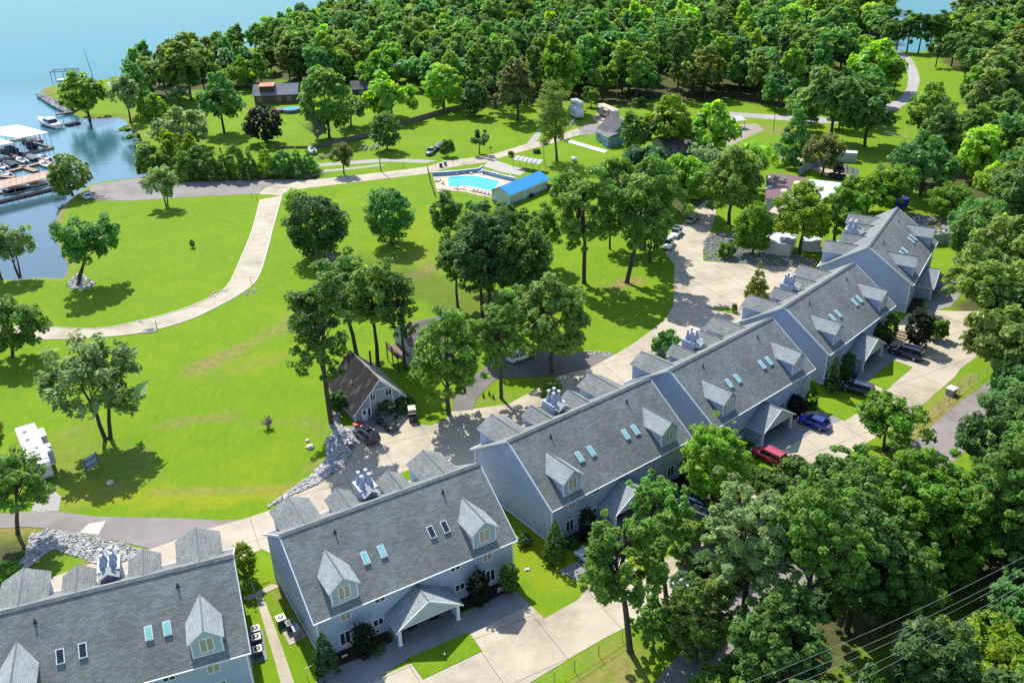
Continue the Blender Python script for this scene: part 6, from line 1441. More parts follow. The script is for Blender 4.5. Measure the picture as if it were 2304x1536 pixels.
# ---------------------------------------------------------------- swimming pool
z7 = lambda l: [(950 + x / 7.2, 320 + y / 7.2) for x, y in l]
deck = z7([(175, 545), (390, 532), (490, 520), (800, 495), (930, 480), (1000, 505), (1450, 625), (1500, 660), (1350, 760), (1180, 800), (1130, 895), (900, 855), (700, 805), (400, 775), (245, 805), (195, 620)])
tag(sheet('pool_terrace', deck, mat('salmon pool paving', (.50, .33, .23), (.56, .42, .31), rough=.85, scale=1.2), .03), kind='structure')
pool = z7([(415, 600), (425, 580), (470, 563), (840, 546), (910, 558), (1060, 588), (1250, 636), (1200, 720), (1165, 762), (1130, 775), (1080, 777), (1000, 765), (900, 740), (840, 722), (760, 708), (700, 703), (600, 712), (520, 722), (450, 722), (428, 690)])
tag(sheet('pool_coping', [(1083 + (x - 1083) * 1.045, 410 + (y - 410) * 1.06) for x, y in pool], mat('pale blue coping', (.55, .66, .70)), .05), kind='structure')
def m_pool():
    m = mat('pool water', (.008, .36, .50), (.006, .31, .46), rough=.06, scale=.2, bump=.15, bump_scale=1.2, spec=.4); return m
tag(sheet('pool_water', pool, m_pool(), .07), kind='structure')
tag(sheet('pool_patio', z7([(990, 395), (1080, 300), (1170, 255), (1200, 300), (1450, 385), (1700, 450), (1590, 540), (1300, 490)]), mat('pale patio concrete', (.36, .335, .30), (.30, .28, .25), scale=1), .035), kind='structure')
def low_wall(name, pts, h, m, cap, label):
    P = [G(x, y) for x, y in z7(pts)]; c = P[0]; o = empty(name, tuple(c), 0, label, 'wall')
    for a, b_ in zip(P, P[1:]):
        d = b_ - a; q = (a + b_) / 2 - c; rz = math.atan2(d.y, d.x)
        MB().box((q.x, q.y, h / 2), (d.length + .1, .25, h), rz).build('wall_section', m, o); MB().box((q.x, q.y, h + .04), (d.length + .14, .34, .08), rz).build('coping', cap, o)
M_bwall = mat('blue painted wall', (.20, .36, .52), (.17, .32, .47), scale=1)
low_wall('pool_wall', [(170, 548), (480, 530), (915, 482), (985, 440)], 1.0, M_bwall, M_trim, 'blue wall with a pale top behind the pool loungers')
low_wall('pool_wall', [(985, 510), (1250, 580), (1510, 640)], 1.0, M_bwall, M_trim, 'blue wall below the pool patio')
M_lounge = mat('white plastic', (.62, .61, .59), rough=.5, scale=3)
LG = [(515, 520, 60), (560, 525, 60), (675, 510, 75), (785, 510, 85), (1150, 530, 40), (1195, 545, 40), (1400, 590, 30), (940, 490, 20), (290, 770, -20), (350, 770, -20), (540, 755, -40), (640, 760, -35), (800, 790, -35), (860, 800, -35), (920, 815, -35), (980, 830, -35), (1040, 845, -35), (1100, 860, -35), (320, 670, -60), (240, 640, 0)]
def lounger():
    o = empty('sun_lounger', (0, 0, 0)); MB().box((.1, 0, .34), (1.3, .62, .06)).build('seat', M_lounge, o); MB().box((-.75, 0, .55), (.75, .62, .06), M=Matrix.Rotation(.75, 3, 'Y')).build('backrest', M_lounge, o)
    for x in (-.4, .65):
        for y in (-.26, .26): MB().box((x, y, .17), (.06, .06, .34)).build('leg', M_lounge, o)
    return o
lo = lounger()
for i, (x, y, a) in enumerate(LG):
    g = G(950 + x / 7.2, 320 + y / 7.2); q = lo if i == 0 else copy_tree(lo); q.location = (g.x, g.y, .03); q.rotation_euler = (0, 0, R(a + 180 if i > 7 else a - 90 - 60))
    tag(q, ['white sun lounger in front of the long blue wall', 'white sun lounger beside the blue wall of the patio', 'white sun lounger on the near edge of the pool terrace'][0 if i < 4 else 1 if i < 8 else 2], 'lounger', ['loungers by the far wall', 'loungers below the patio', 'loungers on the near pool edge'][0 if i < 4 else 1 if i < 8 else 2])
for c, mt, lb in [((418, 510), 'b', 'blue-topped table by the left end of the pool wall'), ((1020, 510), 'g', 'green table tennis table beside the pool steps'), ((255, 625), 'b', 'blue-topped table at the left end of the pool')]:
    g = G(950 + c[0] / 7.2, 320 + c[1] / 7.2); o = empty('table', (g.x, g.y, .03), R(10), lb, 'table'); MB().box((0, 0, .74), (1.8, 1.0, .05)).build('table_top', mat('blue table top', (.15, .38, .55)) if mt == 'b' else mat('green table top', (.10, .30, .30)), o)
    for x in (-.7, .7):
        for y in (-.38, .38): MB().box((x, y, .36), (.07, .07, .72)).build('leg', M_dark, o)
# striped awning over the patio
g = G(*z7([(1740, 440)])[0]); o = empty('awning', (g.x, g.y, 0), R(-38), 'open shelter with a curved striped awning behind the pool house', 'awning')
for k in range(6):
    m = MB(); x0 = -4.5 + k * 1.5
    pr_ = [(x0, -1.6 + 3.2 * t, 2.4 + .7 * math.sin(math.pi * t)) for t in (0, .2, .4, .6, .8, 1)]
    for a, b_ in zip(pr_, pr_[1:]): m.slab([a, (a[0] + 1.47, a[1], a[2]), (b_[0] + 1.47, b_[1], b_[2]), b_], (0, 0, .05))
    m.build('awning_strip', mat('pale awning cloth', (.48, .49, .48), (.42, .43, .43)), o)
    m = MB()
    for a, b_ in zip(pr_, pr_[1:]): m.slab([(a[0] - .12, a[1], a[2] + .03), (a[0] + .18, a[1], a[2] + .03), (b_[0] + .18, b_[1], b_[2] + .03), (b_[0] - .12, b_[1], b_[2] + .03)], (0, 0, .05))
    m.build('dark_stripe', mat('dark awning stripe', (.15, .15, .18)), o)
for x in (-4.4, 0, 4.4):
    for y in (-1.5, 1.5): MB().cyl((x, y, 0), (x, y, 2.5), .06, .06, 6).build('post', M_dark, o)
# white slab and gas tank on the pool lawn
o = tag(MB().slab([G(1272, 319), G(1285, 316), G(1368, 340), G(1360, 345)], (0, 0, .12)).build('white_slab', mat('white painted concrete', (.60, .61, .60), (.54, .55, .55), rough=.6)), 'long narrow white slab lying on the lawn by the blue house', 'slab')
g = G(1292, 363); o = empty('gas_tank', (g.x, g.y, 0), heading(1284, 358, 1302, 370), 'white gas tank on the lawn behind the pool', 'gas tank')
MB().loft([[(x, .5 * r * math.cos(a), .75 + .5 * r * math.sin(a)) for a in [k * .5236 for k in range(12)]] for x, r in ((-1.5, .15), (-1.4, .6), (-1.2, .92), (-.9, 1), (.9, 1), (1.2, .92), (1.4, .6), (1.5, .15))]).build('tank', M_white, o, True)
for x in (-.8, .8): MB().box((x, 0, .15), (.2, .7, .3)).build('leg', M_galv, o)
MB().cyl((0, 0, 1.2), (0, 0, 1.42), .18, .16, 10).build('lid', M_galv, o)
# garden pool and its deck by the brick house
g = G(656, 252); o = empty('garden_pool', tuple(g), 0, 'blue garden pool behind dark boards below the brick house', 'pool')
MB().cyl((0, 0, 0), (0, 0, 1.2), 3.3, 3.3, 20).build('wall', M_wood, o); MB().cyl((0, 0, 1.2), (0, 0, 1.23), 3.1, 3.1, 20).build('water', mat('blue pool cover', (.03, .25, .55)), o); MB().box((-4.6, 0, .6), (3, 4.5, 1.2)).build('deck', M_wood, o)
g = G(1656, 288); o = empty('shelter', tuple(g), .2, 'small open shelter with a pale roof at the gravel yard', 'shelter')
MB().slab([(-2.4, -2, 2.5), (2.4, -2, 2.5), (2.4, 2, 3.0), (-2.4, 2, 3.0)], (0, 0, .12)).build('roof', mat('pale roof', (.45, .44, .42)), o)
for x in (-2, 2):
    for y in (-1.6, 1.6): MB().cyl((x, y, 0), (x, y, 2.7), .07, .07, 6).build('post', M_wood, o)
# ---------------------------------------------------------------- lake: docks, boats
W0 = WATER
def boat(label, c, a, b, L, W, hullm, cover=None, kind='open', name='motor_boat', group=None, z=None, wind=True):
    g = G(c[0], c[1], W0 if z is None else z); o = empty(name, tuple(g), heading(*a, *b), label, 'boat', group)
    rings = []
    for x, k, zz, zk in ((-.5, .86, .62, -.1), (-.3, .96, .62, -.15), (0, 1, .66, -.15), (.25, .88, .74, -.1), (.40, .55, .82, .05), (.48, .2, .9, .35), (.5, .04, .92, .6)):
        y = W / 2 * k; rings.append([(x * L, -y, zz), (x * L, -y * .88, zz * .35), (x * L, -y * .3, zk), (x * L, y * .3, zk), (x * L, y * .88, zz * .35), (x * L, y, zz), (x * L, y * .72, zz + .04), (x * L, -y * .72, zz + .04)])
    MB().loft(rings).build('hull', hullm, o, True)
    if cover:
        rr = []
        for x, k, zz in ((-.49, .84, .7), (-.3, .95, 1.0), (-.02, .98, 1.35), (.12, .94, 1.3), (.3, .78, .95), (.46, .26, .93)):
            y = W / 2 * k; rr.append([(x * L, -y, .6), (x * L, -y * .55, zz), (x * L, 0, zz + .12), (x * L, y * .55, zz), (x * L, y, .6)])
        MB().loft(rr, 0, True, False).build('canvas_cover', cover, o)
    else:
        MB().box((-.12 * L, 0, .68), (.48 * L, W * .62, .05)).build('cockpit', mat('grey cockpit sole', (.22, .23, .26), scale=2), o)
        for s in (-1, 1): MB().box((-.1 * L, s * W * .22, .86), (.5, .5, .4)).build('seat', M_white, o)
        if wind: MB().loft([[(.08 * L, -W * .38, .72), (.1 * L, -W * .38, .72), (.1 * L, W * .38, .72), (.08 * L, W * .38, .72)], [(.0, -W * .32, 1.2), (.02, -W * .32, 1.2), (.02, W * .32, 1.2), (.0, W * .32, 1.2)]], 0, False).build('windscreen', M_carglass, o)
    MB().box((-.53 * L, 0, .55), (.35, .4, .9)).build('outboard', M_dark, o)
    return o
# white cabin cruiser
g = G(112, 283, W0); o = empty('cabin_cruiser', tuple(g), heading(150, 288, 72, 268), 'white cabin cruiser moored at the small wooden dock', 'boat')
L, W = 13.5, 4.0; rings = []
for x, k, zz, zk in ((-.5, .92, 1.1, -.2), (-.3, .98, 1.25, -.3), (0, 1, 1.6, -.3), (.25, .86, 1.9, -.2), (.4, .55, 2.1, .1), (.48, .2, 2.2, .7), (.5, .04, 2.25, 1.4)):
    y = W / 2 * k; rings.append([(x * L, -y, zz), (x * L, -y * .86, zz * .35), (x * L, -y * .3, zk), (x * L, y * .3, zk), (x * L, y * .86, zz * .35), (x * L, y, zz), (x * L, y * .7, zz + .12), (x * L, -y * .7, zz + .12)])
MB().loft(rings).build('hull', M_white, o, True)
MB().loft([[(-.25 * L, -1.5, 1.3), (.16 * L, -1.3, 1.7), (.16 * L, 1.3, 1.7), (-.25 * L, 1.5, 1.3)], [(-.2 * L, -1.35, 2.6), (.04 * L, -1.2, 2.7), (.04 * L, 1.2, 2.7), (-.2 * L, 1.35, 2.6)]], 0, False).build('cabin_window', mat('purple tinted boat glass', (.06, .05, .14), (.04, .035, .1), rough=.08), o)
MB().loft([[(-.24 * L, -1.5, 2.6), (.06 * L, -1.3, 2.68), (.06 * L, 1.3, 2.68), (-.24 * L, 1.5, 2.6)], [(-.2 * L, -1.2, 2.95), (.02 * L, -1.0, 2.98), (.02 * L, 1.0, 2.98), (-.2 * L, 1.2, 2.95)]], 0, False).build('hard_top', M_white, o)
MB().loft([[(.14 * L, -1.25, 1.7), (.40 * L, -.5, 2.1), (.40 * L, .5, 2.1), (.14 * L, 1.25, 1.7)], [(.12 * L, -1.0, 2.2), (.34 * L, -.4, 2.35), (.34 * L, .4, 2.35), (.12 * L, 1.0, 2.2)]], 0, False).build('foredeck', M_white, o)
for s in (-1, 1): MB().tube([(.1 * L, s * 1.8, 2.4), (.3 * L, s * 1.45, 2.7), (.44 * L, s * .7, 2.95), (.5 * L, 0, 3.0)], .03, 5).build('bow_rail', M_metal, o)
MB().box((-.40 * L, 0, 1.2), (2.2, 3.0, .1)).build('aft_deck', M_tanw, o); MB().box((-.53 * L, 0, .3), (.9, 3.2, .12)).build('swim_platform', M_white, o)

def dock(name, a, b, w, label, z=.15, ends=2):
    A, B = G(*a, W0), G(*b, W0); d = B - A; rz = math.atan2(d.y, d.x); n = max(2, int(d.length / .9)); o = empty(name, tuple(A), rz, label, 'dock')
    for k in range(n): MB().box(((k + .5) * d.length / n, 0, z + .28), (d.length / n - .06, w, .07)).build('plank', M_tanw, o)
    m = MB().box((d.length / 2, 0, z + .05), (d.length, w * .9, .35)).build('float', M_dark, o)
    for k in range(ends): MB().cyl((d.length * k / max(1, ends - 1), w / 2 + .1, -2), (d.length * k / max(1, ends - 1), w / 2 + .1, 2.2), .09, .09, 6).build('pile', M_wood, o)
    return o
dock('dock', (150, 283), (178, 277), 2.6, 'small tan wooden dock behind the cabin cruiser')
dock('gangway', (128, 262), (165, 256), .9, 'thin pale gangway from the shore to the cruiser', .5)
dock('dock', (-10, 396), (96, 368), 1.6, 'long tan dock between the covered dock roofs', ends=4)
dock('dock', (46, 376), (82, 388), 1.6, 'short tan finger dock pointing to the low roof')
dock('dock', (92, 362), (128, 376), 1.8, 'tan dock nearest the pointed tree')
dock('dock', (-10, 398), (32, 402), 1.4, 'tan finger dock beside the frame edge')
def cover_dock(pts, z, label, m, ribs=0, posts=None):
    P = [G(x, y, z) for x, y in pts]; c = P[0].copy(); c.z = W0; o = empty('covered_dock', tuple(c), 0, label, 'covered dock')
    rf = MB().slab([p - c for p in P], (0, 0, .12)).build('roof', m, o)
    if ribs:
        for k in range(ribs):
            t = (k + .5) / ribs; a, b_ = P[0].lerp(P[1], t) - c, P[3].lerp(P[2], t) - c; d = b_ - a
            MB().cyl(a.lerp(b_, .04) + Vector((0, 0, .15)), b_.lerp(a, .04) + Vector((0, 0, .15)), .07, .07, 5).build('roof_rib', mat('rusty roof rib', (.36, .20, .13), (.30, .2, .14)), o)
    n = posts or 6
    for e in range(len(P)):
        a, b_ = P[e] - c, P[(e + 1) % len(P)] - c; k_ = max(2, int((b_ - a).length / 3))
        for k in range(k_):
            p = a.lerp(b_, k / k_); MB().cyl((p.x, p.y, -1), (p.x, p.y, p.z), .08, .08, 6).build('post', M_galv, o)
        d = b_ - a; q = (a + b_) / 2; MB().box((q.x, q.y, .3), (d.length, 1.1, .3), math.atan2(d.y, d.x)).build('walkway', M_dark if e % 2 else M_tanw, o)
    return o
cover_dock([(-60, 296), (40, 281), (110, 299), (42, 312)], 4.2, 'covered dock with a broad weathered white roof', mat('weathered white metal roof', (.44, .47, .46), (.30, .34, .34), rough=.6, scale=.25, stretch=(1, 4, 1)))
cover_dock([(-70, 318), (0, 312), (32, 322), (-40, 334)], 3.6, 'covered dock with a white roof cut by the left edge', mat('weathered white metal roof', (.44, .47, .46)))
cover_dock([(-80, 424), (132, 380), (136, 394), (-80, 444)], 2.6, 'long low covered dock with a rust-streaked tan roof', mat('rust streaked tan roof', (.40, .30, .22), (.30, .20, .14), rough=.8, scale=.5, stretch=(1, .2, 1)), 16)
cov = mat('black boat canvas', (.035, .04, .05), (.05, .055, .065), rough=.8, scale=2); covg = mat('grey boat canvas', (.16, .17, .20), (.13, .14, .17), rough=.8, scale=2)
hd = mat('dark hull', (.03, .035, .05), rough=.3)
for c, a, b, m, k, lb in [((22, 372), (36, 376), (8, 368), hd, cov, 'boat under black canvas on the long tan dock'), ((50, 364), (64, 370), (36, 358), M_white, None, 'open white boat on the long tan dock'), ((72, 358), (84, 364), (58, 352), hd, covg, 'boat under grey canvas on the long tan dock'), ((101, 358), (118, 364), (86, 354), M_white, None, 'white boat at the end of the long tan dock'), ((102, 373), (114, 377), (92, 368), M_white, None, 'small white boat inside the dock basin'), ((4, 378), (16, 382), (-8, 374), M_white, None, 'white boat half cut by the left frame edge'), ((8, 394), (22, 398), (-6, 392), M_white, None, 'white boat on the finger dock at the left edge'),
                         ((60, 320), (78, 328), (40, 314), hd, cov, 'dark pontoon boat under the broad white roof'), ((82, 318), (104, 326), (62, 312), hd, covg, 'dark covered boat at the outer end of the broad white roof'), ((70, 330), (92, 338), (50, 322), hd, cov, 'black covered boat on the near side of the broad white roof'), ((24, 338), (40, 342), (4, 334), hd, cov, 'dark boat under the roof cut by the left edge'), ((80, 418), (98, 414), (62, 422), M_white, cov, 'boat under the rust-streaked roof near the pointed tree'), ((36, 428), (54, 424), (18, 432), hd, cov, 'dark boat under the rust-streaked roof at the left')]:
    boat(lb, c, a, b, 6.6, 2.5, m, k)
# boat lift off the rocky point, and the far right dock
g = G(150, 181, W0); o = empty('boat_lift', tuple(g), R(10), 'open steel boat lift with a white floating deck off the rocky point', 'boat lift')
MB().box((0, 0, .35), (7.5, 3.4, .4)).build('deck', M_white, o)
for x in (-5, 0, 5):
    for y in (-3, 3): MB().cyl((x, y, -2), (x, y, 4.2), .1, .1, 6).build('post', M_dark, o)
for y in (-3, 3): MB().box((0, y, 4.2), (10.4, .18, .25)).build('beam', M_dark, o)
for x in (-5, 0, 5): MB().box((x, 0, 4.1), (.18, 6, .25)).build('cross_beam', M_dark, o)
boat('white runabout beside the open steel boat lift', (162, 180), (170, 186), (152, 176), 5.5, 2.2, M_white)
g = G(208, 170, W0); tag(MB().tube([(0, 0, -.5), (-.6, 0, 6), (-1.2, 0, 11.5)], [.14, .11, .06], 6).build('leaning_pole', M_dark), 'dark leaning pole at the causeway', 'pole').location = g
g = G(2286, 12, W0); o = empty('far_dock', tuple(g), R(-14), 'far covered dock with a white and blue roof at the upper right corner', 'covered dock')
MB().slab([(-10, -7, 4.2), (40, -7, 4.2), (40, 7, 4.8), (-4, 7, 4.8)], (0, 0, .2)).build('roof', M_white, o)
MB().box((15, 0, .4), (52, 13, .5)).build('walkway', mat('blue grey float', (.16, .2, .34)), o); MB().box((-12.5, -4, .9), (7, 3.2, 1.2)).build('moored_hull', M_white, o)
for x in range(-8, 40, 6):
    for y in (-6.6, 6.6): MB().cyl((x, y, -1), (x, y, 4.4), .15, .15, 6).build('post', M_galv, o)
# causeway with a rail on the spit
tag(sheet('causeway', [(240, 186), (330, 178), (520, 168), (520, 176), (380, 188), (250, 200)], m_conc('causeway grey', (.32, .31, .31), (.27, .26, .26)), .05), kind='structure')
rail_fence('rail_fence', [(236, 203), (300, 198), (360, 192)], 1.2, (.6, 1.15), M_dark, 'dark rail along the causeway on the point', 3.5, .06)
# boats and trailers parked on the lawns
for c, a, b, m, k, lb in [((703, 340), (712, 352), (694, 326), M_white, None, 'white motor boat parked on grass beside the cedar row'), ((762, 345), (770, 354), (752, 338), M_white, covg, 'white and blue boat parked behind the small russet tree'), ((988, 331), (980, 338), (1000, 324), hd, covg, 'boat under a blue-grey cover behind the steel-blue car')]:
    boat(lb, c, a, b, 6.0, 2.3, m, k, z=.45)
def trailer(c, a, b, label, group='empty boat trailers'):
    g = G(*c); o = empty('boat_trailer', tuple(g), heading(*a, *b), label, 'trailer', group)
    for y in (-.8, .8): MB().box((0, y, .5), (4.6, .12, .14)).build('rail', M_galv, o); wheel(o, -.8, y * 1.15, .3, .2)
    for x in (-2, -.6, .8, 2): MB().box((x, 0, .5), (.1, 1.6, .1)).build('cross_bar', M_galv, o)
    MB().tube([(2.3, -.8, .5), (4.0, 0, .5), (2.3, .8, .5)], .06, 5).build('drawbar', M_galv, o)
    for y in (-.5, .5): MB().box((-.2, y, .75), (3.6, .2, .1)).build('bunk', M_wood, o)
for c, a, b, lb in [((818, 336), (812, 344), (826, 326), 'empty boat trailer left of the utility pole'), ((842, 334), (836, 342), (850, 324), 'empty boat trailer right behind the utility pole'), ((222, 448), (208, 447), (238, 446), 'dark trailer behind the white car at the ramp'), ((700, 399), (690, 401), (716, 395), 'trailer on the verge below the last cedar'), ((730, 356), (720, 356), (745, 352), 'dark trailer beside the parked white boat')]: trailer(c, a, b, lb)

# ---------------------------------------------------------------- riprap: real stones, joined (too many and too small to pick apart)
def rocks(name, poly, n, s0, s1, seed, m=None, zb=0.0):
    rs = np.random.RandomState(seed); P = pxs(poly); A = np.array(P); lo, hi = A.min(0), A.max(0)
    pts = rs.uniform(lo, hi, (n * 6, 2)); pts = pts[sdist(pts, P) > -.1][:n]
    b = np.array([(x, y, z) for z in (-1, 1) for y in (-1, 1) for x in (-1, 1)], float); F8 = [(0, 2, 3, 1), (4, 5, 7, 6), (0, 1, 5, 4), (2, 6, 7, 3), (0, 4, 6, 2), (1, 3, 7, 5)]
    mb = MB()
    for x, y in pts:
        s = s0 * (s1 / s0) ** rs.rand() ; v = b * rs.uniform(.4, 1, (8, 3)) * np.array([1, .8, .75]) * s * .62
        a, t = rs.rand() * 6.28, rs.uniform(-.5, .5); ca, sa = math.cos(a), math.sin(a)
        v = v @ np.array([[math.cos(t), 0, math.sin(t)], [0, 1, 0], [-math.sin(t), 0, math.cos(t)]]) @ np.array([[ca, sa, 0], [-sa, ca, 0], [0, 0, 1]])
        mb.add(v + np.array([x, y, zb + s * .08]), F8)
    o = mb.build(name, m or M_rock, None); tag(o, kind='stuff'); return o
rocks('riprap_stones', [(735, 992), (760, 965), (800, 962), (800, 1000), (768, 1052), (712, 1090), (664, 1108), (600, 1142), (650, 1105), (700, 1072), (738, 1030)], 1980, .16, .55, 1)
rocks('riprap_stones', [(70, 1205), (110, 1192), (200, 1207), (270, 1222), (325, 1240), (300, 1255), (235, 1275), (190, 1258), (120, 1232), (85, 1255), (55, 1285), (35, 1282), (60, 1245)], 2420, .12, .42, 2)
rocks('riprap_stones', [(1582, 545), (1600, 525), (1650, 525), (1800, 575), (1840, 590), (1820, 604), (1700, 594), (1640, 590), (1585, 586)], 3300, .15, .45, 3, mat('mauve grey riprap', (.30, .28, .31), (.17, .16, .19), rough=.9, scale=.9))
rocks('riprap_stones', [(1315, 790), (1380, 794), (1378, 801), (1315, 797)], 198, .12, .3, 4)
rocks('riprap_stones', [(85, 210), (130, 228), (160, 250), (150, 254), (118, 238), (82, 214)], 1100, .3, .8, 5)
rocks('riprap_stones', [(785, 44), (800, 30), (830, 42), (815, 48)], 660, .3, .8, 6)
rocks('riprap_stones', [(150, 640), (180, 612), (215, 640), (195, 652), (160, 650)], 352, .2, .7, 7)
rocks('riprap_stones', [(738, 920), (755, 880), (770, 900), (762, 940), (770, 965), (745, 970)], 484, .15, .4, 8)
rocks('riprap_stones', [(1690, 700), (1662, 690), (1672, 712), (1705, 716)], 154, .1, .25, 9)
rocks('rock_pile', [(472, 662), (516, 648), (514, 656), (478, 668)], 40, .15, .4, 10); rocks('rock_pile', [(545, 660), (575, 650), (580, 658), (552, 666)], 40, .15, .4, 11); rocks('rock_pile', [(305, 724), (325, 720), (322, 727)], 16, .12, .3, 12)
rocks('scrap_rubble', [(2040, 480), (2110, 490), (2160, 500), (2170, 530), (2110, 528), (2050, 500)], 500, .2, .9, 13, mat('scrap and rubble', (.42, .38, .36), (.14, .10, .09), rough=.7, scale=.6))
# loose boulders on the lawn
for c, s, lb in [((692, 992), .35, 'small pale boulder on the lawn edge'), ((698, 1007), .6, 'larger pale boulder by the tree shadow on the lawn edge'), ((248, 1087), .5, 'flat pale stone lying on the dry lawn')]:
    g = G(*c); rs = random.Random(c[0]); bm = bmesh.new(); bmesh.ops.create_icosphere(bm, subdivisions=2, radius=s)
    for v in bm.verts: v.co *= rs.uniform(.8, 1.12); v.co.z *= .6
    me = bpy.data.meshes.new('boulder'); bm.to_mesh(me); bm.free(); me.materials.append(mat('pale boulder', (.55, .50, .40), (.45, .40, .31), scale=3)); o = link('boulder', me); o.location = (g.x, g.y, s * .3); tag(o, lb, 'boulder')

# ---------------------------------------------------------------- small things
def pole(name, base, top, r, label, lamp=False):
    g = G(*base); h = hgt(g, top); o = empty(name, tuple(g), 0, label, 'pole'); MB().cyl((0, 0, -.2), (0, 0, h), r, r * .7, 8).build('shaft', M_wood, o)
    if lamp: MB().tube([(0, 0, h - .3), (-.6, 0, h), (-1.2, 0, h + .05)], .05, 5).build('lamp_arm', M_galv, o); MB().box((-1.4, 0, h), (.6, .25, .16)).build('lamp_head', M_galv, o)
    return o, g, h
pole('utility_pole', (857, 386), 303, .16, 'tall wooden utility pole with a lamp beside the lake road', True)
pole('flag_pole', (1224, 372), 266, .09, 'tall thin pole behind the striped awning')
pole('utility_pole', (1820, 312), 268, .14, 'pale utility pole by the far gravel yard'); pole('utility_pole', (1740, 295), 258, .12, 'wooden pole at the gravel yard beside the conifer'); pole('utility_pole', (1388, 232), 175, .14, 'wooden pole among the trunks behind the caravans')
pole('bollard', (567, 445), 432, .07, 'thin post at the corner of the asphalt and concrete roads'); pole('bollard', (578, 450), 434, .06, 'second thin post at the corner of the asphalt and concrete roads'); pole('sign_post', (908, 379), 364, .07, 'short post on the verge of the lake road'); pole('sign_post', (566, 640), 622, .06, 'marker post where the curved path bends')
g = G(338, 744); o = empty('drain_inlet', tuple(g), .2, 'dark concrete drain inlet with a post beside the curved path', 'drain')
MB().box((0, 0, .06), (2.4, 1.9, .12)).build('apron', M_agg, o); MB().box((0, .2, .16), (1.0, .7, .1)).build('grate', M_dark, o); MB().cyl((1.1, .5, 0), (1.1, .5, 1.5), .05, .05, 6).build('post', M_dark, o)
g = G(1104, 342); o = empty('mailbox', tuple(g), .3, 'dark mailbox on a post by the pool road', 'mailbox'); MB().box((0, 0, .55), (.1, .1, 1.1)).build('post', M_wood, o); MB().box((0, 0, 1.25), (.7, .35, .4)).build('box', M_dark, o)
for c, lb in [((1002, 372), 'grey bin beside the pool fence corner'), ((992, 376), 'dark bin beside the pool fence corner')]:
    g = G(*c); o = empty('bin', tuple(g), .2, lb, 'bin'); MB().loft([[(-.35, -.35, 0), (.35, -.35, 0), (.35, .35, 0), (-.35, .35, 0)], [(-.42, -.42, 1.1), (.42, -.42, 1.1), (.42, .42, 1.1), (-.42, .42, 1.1)]], 0, False).build('body', M_dark if 'dark' in lb else M_agg, o); MB().box((0, 0, 1.14), (.9, .9, .08)).build('lid', M_galv, o)
# blue dumpster beyond the far condominium
g = G(2018, 468); o = empty('dumpster', tuple(g), R(15), 'blue dumpster just behind the far condominium ridge', 'dumpster'); Mb = mat('dark blue painted steel', (.02, .05, .28), (.015, .04, .22), rough=.5)
MB().loft([[(-2.0, -1, .2), (2.0, -1, .2), (2.0, 1, .2), (-2.0, 1, .2)], [(-2.3, -1.15, 2.2), (2.3, -1.15, 2.2), (2.3, 1.15, 2.2), (-2.3, 1.15, 2.2)]], 0, False).build('body', Mb, o); MB().box((0, 0, 2.25), (4.7, 2.4, .1)).build('lid', Mb, o)
for x in (-1.5, -.5, .5, 1.5): MB().box((x, -1.12, 1.2), (.12, .1, 1.8)).build('rib', Mb, o)
# black stacked bins in the scrap yard
for k, (x, y, z) in enumerate([(1872, 400, 0), (1884, 402, 0), (1896, 404, 0), (1880, 398, 1.3), (1890, 400, 1.3), (1886, 398, 2.6)]):
    g = G(x, y); o = empty('crate', (g.x, g.y, z), .1, ['black crate at the left of the yard stack', 'black crate in the middle of the yard stack', 'black crate at the right of the yard stack', 'black crate on the second layer of the yard stack', 'second black crate on the second layer of the yard stack', 'topmost black crate of the yard stack'][k], 'crate', 'stack of black crates in the scrap yard')
    MB().box((0, 0, .65), (1.3, 1.2, 1.25)).build('body', M_dark, o); MB().box((0, -.61, .65), (.7, .03, .5)).build('label_plate', mat('grey plate', (.2, .2, .24)), o)
g = G(1858, 397); o = empty('table', tuple(g), .2, 'green picnic table inside the corrugated yard fence', 'table'); MB().box((0, 0, .75), (2.0, .8, .06)).build('table_top', mat('green boards', (.1, .25, .2)), o)
for y in (-.75, .75): MB().box((0, y, .45), (2.0, .3, .05)).build('bench', mat('green boards', (.1, .25, .2)), o)
for x in (-.7, .7): MB().box((x, 0, .36), (.08, 1.4, .7)).build('leg', M_wood, o)
# air conditioners and meters between the condominiums
def ac_unit(c, rz, label, m=None):
    g = G(*c); o = empty('air_conditioner', (g.x, g.y, .1), rz, label, 'air conditioner', 'air conditioners between the condominiums')
    MB().box((0, 0, .42), (.86, .86, .80)).build('cabinet', mat('dark louvred steel', (.05, .055, .07), rough=.5), o); MB().box((0, 0, .85), (.92, .92, .08)).build('top_cover', m or mat('cream steel top', (.60, .58, .50), rough=.5), o)
    MB().cyl((0, 0, .89), (0, 0, .905), .33, .33, 16).build('fan_grille', M_dark, o); MB().cyl((0, 0, .905), (0, 0, .93), .10, .09, 10).build('fan_hub', m or mat('cream steel top', (.6, .58, .5)), o)
for c, lb in [((577, 1428), 'cream-topped air conditioner farthest along the nearest condominium wall'), ((579, 1447), 'cream-topped air conditioner in the middle of its row of three'), ((582, 1474), 'cream-topped air conditioner closest to the camera in its row of three')]: ac_unit(c, .35, lb)
for c, lb, m in [((634, 1404), 'white-topped air conditioner at the second condominium wall', M_white), ((655, 1415), 'dark air conditioner with a visible fan at the second condominium wall', mat('grey steel top', (.22, .24, .27)))]: ac_unit(c, .53, lb, m)
g = G(668, 1430); o = empty('utility_box', (g.x, g.y, .08), .53, 'pale grey utility cabinet beside the two air conditioners', 'utility box'); MB().box((0, 0, .5), (.6, .9, 1.0)).build('cabinet', M_agg, o); MB().box((0, 0, 1.03), (.66, .96, .06)).build('lid', M_metal, o)
